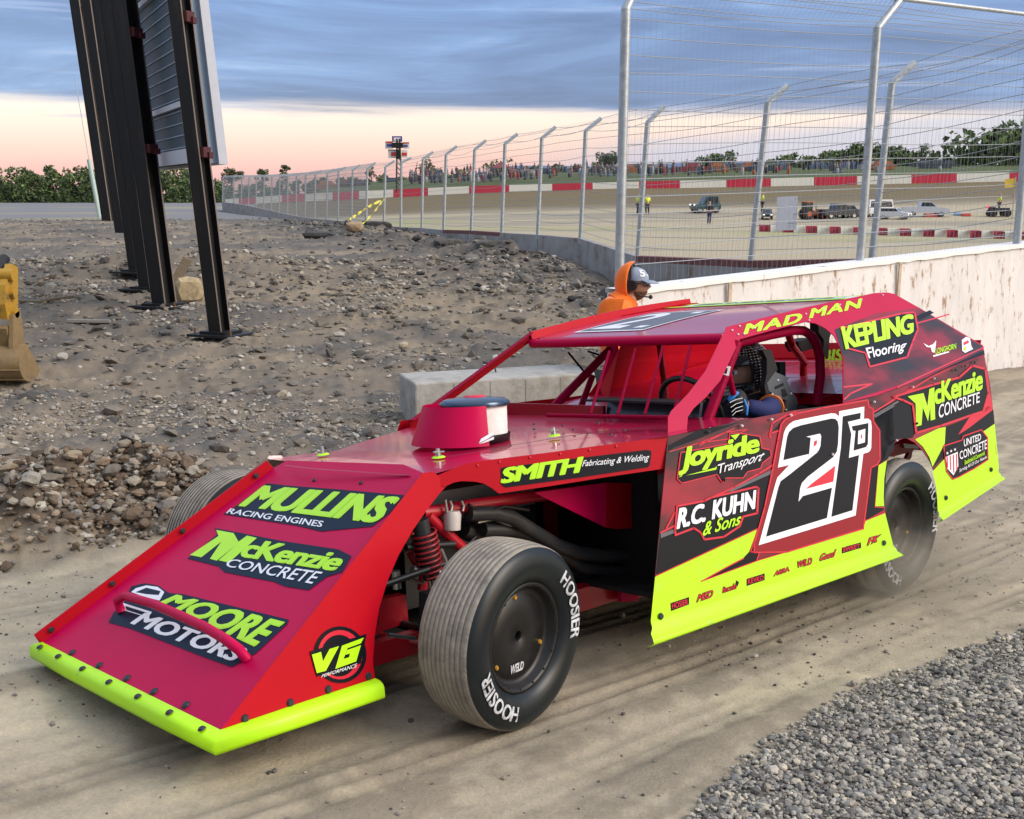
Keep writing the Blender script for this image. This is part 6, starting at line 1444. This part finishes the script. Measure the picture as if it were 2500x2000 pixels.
m = MB(); vs, fs = skin_geo([B_(0, 0, .92), B_(0, .10, .82), B_(.03, .115, .48), B_(-.02, .115, .06), B_(0, -.10, .82), B_(0, -.115, .48), B_(-.04, -.115, .06)], [(0, 1), (1, 2), (2, 3), (0, 4), (4, 5), (5, 6)], [.165, .112, .085, .075, .112, .085, .075]); m.add(vs, fs, JEAN, True); m.build('jeans', off_o)
for s in (.115, -.115):
    m = MB(); m.ball(B_(.06, s, .045), .06, BLKM, 12, 8, (1.0, 1.0, .8)); m.ball(B_(.13, s, .04), .055, BLKM, 12, 8, (1.2, .9, .7)); m.build('shoe', off_o)
# hood drawn up over the head, open at the face
m = MB(); P = []; upv = V((.05, 0, 1)).normalized()
for i in range(15):
    t = R(4)+R(150)*i/14; row = []
    for j in range(21):
        a = R(106)+R(148)*j/20; x, y, z = math.sin(t)*math.cos(a), math.sin(t)*math.sin(a), math.cos(t)
        k = 1+.10*max(0, -z)
        row.append(hc+V((0, 0, .015))+fwd*(.140*x-.005)*k+lft*.116*y*k+V((0, 0, .150*z)))
    P.append(row)
m.grid(P, ORG)
o = m.build('hood', off_o); so_ = o.modifiers.new('solid', 'SOLIDIFY'); so_.thickness = .014
m = MB(); m.tube([hc+V((0, 0, -.10))-fwd*.05, B_(0, 0, 1.40)], [.10, .135], ORG, 16); m.build('collar', off_o)
CAPM = mat('cap_grey', (.26, .32, .42), .8, var=.1); CAPB = mat('cap_mesh', (.42, .46, .55), .8)
m = MB(); P = []
for i in range(9):
    t = R(92)*i/8; P.append([hc+V((0, 0, .035))+fwd*(.108*math.sin(t)*math.cos(a))+lft*.086*math.sin(t)*math.sin(a)+V((0, 0, .098*math.cos(t))) for a in np.linspace(0, 2*math.pi, 25)])
m.grid(P, CAPM); co_ = m.build('cap', off_o)
m = MB(); P = []
for j in range(13):
    a = R(-58)+R(116)*j/12; b0 = hc+V((0, 0, .036))+fwd*.106*math.cos(a)+lft*.085*math.sin(a); P.append([b0, b0+fwd*.045*math.cos(a*.7)+V((0, 0, -.008)), b0+fwd*.085*math.cos(a*.9)+V((0, 0, -.024))])
m.grid(P, CAPM); o = m.build('brim', co_); o.modifiers.new('solid', 'SOLIDIFY').thickness = .004
m = MB(); c0 = hc+V((0, 0, .035))
vs2, fs2 = text2d('51', .03, 0, 1); x0, x1, y0, y1 = tbox('51', 0, 1); P = []
for x, y in vs2:
    a = R(-58)+R(50)*(x-x0)/(x1-x0); t = R(72)-R(32)*(y-y0)/(y1-y0); P.append(c0+fwd*(.111*math.sin(t)*math.cos(a))+lft*.089*math.sin(t)*math.sin(a)+V((0, 0, .101*math.cos(t))))
m.add(P, fs2, WHT); m.build('cap_badge', co_)
m = MB()
for s in (-1, 1): m.tube([hc+lft*.070*s+V((0, 0, -.005))-fwd*.012, hc+lft*.108*s+V((0, 0, -.005))-fwd*.012], [.046, .040], BLKM, 18)
m.tube([hc+lft*.10*math.cos(a)+V((0, 0, .005+.155*math.sin(a)))-fwd*.02 for a in np.linspace(0, math.pi, 13)], .010, BLKM, 8)
m.tube([hc-lft*.10+V((0, 0, -.03)), hc-lft*.085+fwd*.06+V((0, 0, -.085)), hc-lft*.04+fwd*.125+V((0, 0, -.095))], .006, BLKM, 8); m.ball(hc-lft*.03+fwd*.13+V((0, 0, -.095)), .017, BLKM, 10, 8); m.build('headset', off_o)
m = MB()
for s in (-1, 1): m.add([hc+fwd*x+lft*y*s+V((0, 0, z)) for x, y, z in ((.115, .004, .022), (.105, .040, .024), (.085, .066, .020), (.085, .066, -.006), (.104, .042, -.016), (.114, .010, -.010))], [(0, 1, 2, 3, 4, 5)], mat('blue_lens', (.012, .015, .07), .12, coat=.5) if s < 0 else MATS['blue_lens'])
m.tube([hc-lft*.068+fwd*.085+V((0, 0, .014)), hc-lft*.082-fwd*.01+V((0, 0, .012))], .005, BLKM, 6); o = m.build('sunglasses', off_o); o.modifiers.new('solid', 'SOLIDIFY').thickness = .003
m = MB(); P = []
for i in range(9):
    z = -.42-.62*i/8; row = []
    for j in range(17):
        a = R(-85)+R(170)*j/16; t = math.acos(max(-1, min(1, z))); hp_ = head_pts
        x, y = math.sin(t)*math.cos(a), math.sin(t)*math.sin(a); px_, py_ = .108*x*(1-.02*(-z)), .083*y*(1-.26*(-z)); row.append(hc+fwd*(px_+.006*math.exp(-(a/.4)**2))+lft*py_+V((0, 0, .130*z)))
    P.append(row)
m.grid(P, HAIR); m.build('beard', off_o)

# infield officials: small figures
HIV = mat('hi_vis', (.62, .80, .05), .6); DKC = mat('dark_cloth', (.03, .03, .045), .9)
def figure(uv, h, top, leg, lab, yaw_=0, seed=0):
    g = ground(*uv); o = empty('person', g); k = h; rr = random.Random(seed); q = lambda x, y, z: V((x*math.cos(yaw_)-y*math.sin(yaw_), x*math.sin(yaw_)+y*math.cos(yaw_), z))*k
    m = MB(); m.grid(head_pts(q(.02, 0, .925), q(1, 0, 0), s=k*.58, n=12, m=10), SKIN)
    vs, fs = skin_geo([q(0, 0, .54), q(0, 0, .68), q(0, 0, .80), q(.01, 0, .88), q(0, .055, .50), q(.03, .06, .27), q(-.01, .06, .03), q(.05, .06, .02), q(0, -.055, .50), q(-.01, -.06, .27), q(-.04, -.06, .03), q(.02, -.06, .02), q(0, .11, .80), q(.02, .15, .64), q(.10, .14, .52), q(0, -.11, .80), q(.02, -.15, .64), q(.10, -.14, .52)],
       [(0, 1), (1, 2), (2, 3), (0, 4), (4, 5), (5, 6), (6, 7), (0, 8), (8, 9), (9, 10), (10, 11), (2, 12), (12, 13), (13, 14), (2, 15), (15, 16), (16, 17)], [k*x for x in (.075, .08, .075, .03, .052, .036, .025, .02, .052, .036, .025, .02, .035, .027, .018, .035, .027, .018)], 1)
    bs, bfs = vs, fs; m.add(vs, fs, SKIN, True); m.build('body', o)
    m = MB(); vs, fs = skin_geo([q(0, 0, .52), q(0, 0, .68), q(0, 0, .82), q(0, .12, .81), q(.02, .16, .65), q(0, -.12, .81), q(.02, -.16, .65)], [(0, 1), (1, 2), (2, 3), (3, 4), (2, 5), (5, 6)], [k*x for x in (.09, .098, .085, .045, .036, .045, .036)], 1); m.add(vs, fs, top, True); m.build('vest', o)
    m = MB(); vs, fs = skin_geo([q(0, 0, .52), q(0, .055, .48), q(.03, .06, .27), q(-.01, .06, .04), q(0, -.055, .48), q(-.01, -.06, .27), q(-.04, -.06, .04)], [(0, 1), (1, 2), (2, 3), (0, 4), (4, 5), (5, 6)], [k*x for x in (.082, .06, .045, .036, .06, .045, .036)], 1); m.add(vs, fs, leg, True); m.build('trousers', o)
    tag(o, lab, 'person'); return o
figure((1557, 524), 1.72, HIV, DKC, 'person in a yellow vest left of a fence post on the infield', .5, 1); figure((1580, 525), 1.75, HIV, DKC, 'person in a yellow vest right of the same fence post on the infield', 2, 2)
figure((1731, 548), 1.72, DKC, mat('navy_cloth', (.03, .04, .12), .9), 'person in dark clothes standing in front of the teal buggy', 1, 3); figure((1860, 520), 1.75, HIV, DKC, 'person in a yellow vest beside the dark blue truck', 0, 4)
g = ground(2437, 530); qb = empty('quad_bike', g); k = 56/F_PX*g.y/2.2; qb.scale = (k, k, k)
m = MB(); m.box((0, 0, .65), (1.8, .8, .35), DKC); m.box((-.7, 0, .85), (.5, .9, .1), DKC); m.build('body', qb, bevel=.06)
m = MB(); m.box((-.95, .2, .9), (.1, .3, .25), mat('tail_red', (.8, .03, .05), .3, emit=1.2)); m.build('tail_light', qb)
for x in (-.65, .65):
    for y in (-.45, .45): m = MB(); m.tube([V((x, y-.14, .33)), V((x, y+.14, .33))], .33, TYR, 16); m.build('wheel', qb)
tag(qb, 'dark quad bike with a red light at the right of the infield', 'quad bike')
p_ = figure((2440, 528), 1.5, HIV, DKC, 'rider in a lime jacket on the quad bike', 0, 5); p_.location = g+V((0, 0, .35)); 
flg = MB(); g = at(2474, 500, ground(2474, 530).y); flg.tube([g+V((0, 0, -1.2)), g+V((0, 0, 2.2))], .04, GALV, 6); flg.prism([g+V((0, 0, 1.4)), g+V((-.8, 0, 1.3)), g+V((-.85, .05, 2.0)), g+V((0, 0, 2.1))], V((0, .02, 0)), mat('yellow_flag', (.6, .42, .03), .7)); tag(flg.build('flag'), 'yellow flag on a pole at the right edge of the infield', 'flag')

# ---- the driver, seated in the car
drv = empty('person', mw=MBODY @ Matrix.Translation((-2.05, .36, .55))); tag(drv, 'person driving the race car in a dark helmet and black gloves', 'person')
DO = V((-2.05, .36, .55)); L_ = lambda p: V(p)-DO
hcx = PX(c6(645, 655), Yp(.36)); HF = V((.95, -.22, -.10)).normalized(); HS = V((0, 0, 1)).cross(HF).normalized(); HU = HF.cross(HS)
HELM = bpy.data.materials.new('helmet_graphic'); HELM.use_nodes = True; t = HELM.node_tree; b = t.nodes['Principled BSDF']; b.inputs['Roughness'].default_value = .22; b.inputs['Coat Weight'].default_value = .5
tcn = N(t, 'ShaderNodeTexCoord'); nn_ = N(t, 'ShaderNodeTexNoise', ins={'Scale': 13, 'Detail': 4, 'Distortion': 1.8}); L(t, tcn.outputs['Object'], nn_.inputs[0]); rp_ = ramp(t, [(.46, (.010, .011, .016)), (.54, (.05, .06, .09)), (.60, (.30, .32, .40)), (.64, (.02, .022, .03))]); L(t, nn_.outputs[0], rp_.inputs[0]); L(t, rp_.outputs[0], b.inputs['Base Color'])
bod = MB(); sh_ = V((-2.14, .36, .86))
bod.grid(head_pts(L_(hcx)+HF*.012-HU*.012, HF, HU, .98), SKIN)
SUIT = mat('suit_black', (.012, .013, .018), .85, bump=.3, bscale=12); SBLU = mat('suit_blue', (.012, .020, .11), .8, bump=.3, bscale=12)
hand_w = PX(c6(590, 1130), Yp(.54)); elb = PX(c6(900, 1215), Yp(.60)); shl = PX(c6(1040, 1120), Yp(.52))
vs, fs = skin_geo([L_((-2.16, .36, .50)), L_((-2.18, .36, .72)), L_((-2.17, .36, .90)), L_(hcx)-HU*.10-HF*.02, L_(hcx)-HU*.03, L_(shl), L_(elb), L_(hand_w), L_((-2.15, .17, .88)), L_((-2.0, .12, .74)), L_((-1.80, .24, .86)), L_((-1.85, .46, .56)), L_((-1.40, .48, .50)), L_((-1.85, .26, .56)), L_((-1.40, .24, .50))],
   [(0, 1), (1, 2), (2, 3), (3, 4), (2, 5), (5, 6), (6, 7), (2, 8), (8, 9), (9, 10), (0, 11), (11, 12), (0, 13), (13, 14)], [.14, .14, .12, .055, .055, .065, .045, .032, .065, .045, .032, .08, .06, .08, .06])
bod.add(vs, fs, SKIN, True)
for s in (-1, 1):
    ec_ = L_(hcx)+HF*.098+HS*.034*s-HU*.002; bod.ball(ec_, .012, WHT, 10, 8); bod.ball(ec_+HF*.007, .007, BLKM, 8, 6)
    bod.tube([ec_+HS*-.018+HU*.020+HF*.002, ec_+HU*.025+HF*.008, ec_+HS*.018+HU*.018], [.003, .006, .003], HAIR, 6)
bod.build('body', drv)
m = MB(); vs, fs = skin_geo([L_((-2.16, .36, .50)), L_((-2.18, .36, .72)), L_((-2.17, .36, .88)), L_((-2.14, .36, .97)), L_((-2.15, .17, .88)), L_((-2.0, .12, .74)), L_((-1.84, .22, .84)), L_((-1.85, .46, .56)), L_((-1.40, .48, .50)), L_((-1.85, .26, .56)), L_((-1.40, .24, .50)), L_(shl)], [(0, 1), (1, 2), (2, 3), (2, 4), (4, 5), (5, 6), (0, 7), (7, 8), (0, 9), (9, 10), (2, 11)], [.16, .16, .14, .085, .085, .062, .05, .10, .08, .10, .08, .085]); m.add(vs, fs, SUIT, True); m.build('race_suit', drv)
m = MB(); a0 = L_(shl).lerp(L_(elb), .2); vs, fs = skin_geo([L_(shl), L_(shl).lerp(L_(elb), .5), L_(elb), L_(elb).lerp(L_(hand_w), .5), L_(hand_w).lerp(L_(elb), .1)], [(0, 1), (1, 2), (2, 3), (3, 4)], [.070, .060, .052, .046, .040]); m.add(vs, fs, SBLU, True); m.build('sleeve', drv)
m = MB(); q = L_(shl).lerp(L_(elb), .45); dq = (L_(elb)-L_(shl)).normalized(); ring_ = []; m.tube([q-dq*.008, q+dq*.008], .066, mat('suit_orange', (.75, .20, .02), .7), 20); m.build('arm_stripe', drv)
GLV = mat('glove_black', (.012, .012, .015), .7, bump=.4, bscale=20); GLB = mat('glove_blue', (.02, .22, .62), .6)
m = MB(); hd_ = (PX(c6(480, 1010), Yp(.55))-hand_w).normalized(); hand(m, L_(hand_w)+hd_*-.03, hd_, V((.7, -.5, -.5)), GLV, 1.35, 1.0); m.ball(L_(hand_w)+hd_*.03, .055, GLV, 14, 10, (1, .7, 1.15)); go = m.build('glove', drv)
m = MB()
for y0_, y1_ in ((1075, 1035), (1140, 1085), (1200, 1140), (1245, 1190)): m.tube([L_(PX(c6(440+ (y0_-1075)*.2, y0_+20), Yp(.607))), L_(PX(c6(520, (y0_+y1_)/2), Yp(.615))), L_(PX(c6(610, y1_), Yp(.607)))], .0016, WHT, 5)
m.build('glove_seam', drv)
m = MB(); m.tube([L_(PX(c6(430, 1065), Yp(.575))), L_(PX(c6(470, 1010), Yp(.59))), L_(PX(c6(540, 970), Yp(.58)))], [.010, .016, .010], GLB, 8); m.tube([L_(PX(c6(625, 1050), Yp(.585))), L_(PX(c6(665, 1160), Yp(.60))), L_(PX(c6(660, 1260), Yp(.60)))], [.006, .009, .006], GLB, 8); m.build('glove_trim', drv)
m = MB(); hand(m, L_((-1.82, .22, .88)), V((.7, .2, .45)), V((.5, .3, -.6)), GLV, 1.3, 1.1); m.build('glove', drv)
# helmet shell with an eye opening, chin bar, visor plate
m = MB(); n_, mm_ = 40, 28
hp = {}
for i in range(mm_+1):
    t = math.pi*i/mm_
    for j in range(n_+1):
        a = 2*math.pi*j/n_; x, y, z = math.sin(t)*math.cos(a), math.sin(t)*math.sin(a), math.cos(t)
        rx = .148 + (.030*math.exp(-((z+.55)/.28)**2) if x > 0 else 0)*max(0, x)**.5; p = L_(hcx)+HF*(rx*x)+HS*(.122*y)+HU*(.150*z)
        hp[i, j] = p, math.degrees(math.atan2(y, x)), z
for i in range(mm_):
    for j in range(n_):
        _, a, z = hp[i, j]; z2 = hp[i+1, j+1][2]; zc = (z+z2)/2
        if abs(a) < 66 and -.40 < zc < .24: continue
        if zc < -.90: continue
        m.add([hp[i, j][0], hp[i, j+1][0], hp[i+1, j+1][0], hp[i+1, j][0]], [(3, 2, 1, 0)], HELM, True)
ho = m.build('helmet', drv); ho.modifiers.new('solid', 'SOLIDIFY').thickness = .012
m = MB(); P = []
for i in range(6):
    z = .24+.30*i/5; row = []
    for j in range(17):
        a = R(-62+124*j/16); t = math.acos(z); row.append(L_(hcx)+HF*(.158*math.sin(t)*math.cos(a))+HS*(.131*math.sin(t)*math.sin(a))+HU*(.157*z))
    P.append(row)
m.grid(P, mat('smoked_visor', (.05, .055, .07), .12, coat=.6)); m.build('visor', ho)
m = MB(); P = [L_(hcx)+HF*(.150*math.sin(math.acos(z))*math.cos(R(a)))+HS*(.124*math.sin(math.acos(z))*math.sin(R(a)))+HU*(.151*z) for a, z in [(-66, .24), (-33, .25), (0, .25), (33, .25), (66, .24), (68, -.1), (64, -.40), (33, -.42), (0, -.42), (-33, -.42), (-66, -.40), (-68, -.1), (-66, .24)]]
m.tube(P, .008, BLKR, 8); m.build('eye_port_trim', ho)
m = MB(); m.box(L_(hcx)+HS*.128-HU*.03-HF*.03, (.03, .012, .07), mat('helmet_orange', (.8, .12, .02), .5)); m.build('helmet_tab', ho)
# a light plume of dust off the rear wheel
du = MB(); dc = MCAR @ V((-2.75, .95, .16)); du.ball(dc, .62, BLKM, 20, 14, (2.0, 1.0, .55), Matrix.Rotation(YAW, 3, 'Z')); do = du.build('dust'); do.data.flip_normals()
DM = bpy.data.materials.new('dust_air'); DM.use_nodes = True; t = DM.node_tree; t.nodes.clear(); o_ = N(t, 'ShaderNodeOutputMaterial'); pv = N(t, 'ShaderNodeVolumePrincipled', ins={'Color': (.78, .70, .56, 1)})
tcn = N(t, 'ShaderNodeTexCoord'); gr = N(t, 'ShaderNodeTexGradient', gradient_type='SPHERICAL'); mpn = N(t, 'ShaderNodeMapping', vector_type='TEXTURE'); mpn.inputs['Location'].default_value = dc; mpn.inputs['Rotation'].default_value = (0, 0, YAW); mpn.inputs['Scale'].default_value = (1.24, .62, .34); L(t, tcn.outputs['Object'], mpn.inputs[0]); L(t, mpn.outputs[0], gr.inputs[0])
nz_ = N(t, 'ShaderNodeTexNoise', ins={'Scale': 4, 'Detail': 4}); L(t, tcn.outputs['Object'], nz_.inputs[0])
den = M(t, 'MULTIPLY', M(t, 'MULTIPLY', gr.outputs['Fac'], gr.outputs['Fac']), M(t, 'MULTIPLY', M(t, 'SUBTRACT', nz_.outputs[0], .35, True), 20.0)); L(t, den, pv.inputs['Density']); L(t, pv.outputs[0], o_.inputs['Volume'])
do.data.materials.clear(); do.data.materials.append(DM); tag(do, kind='stuff')
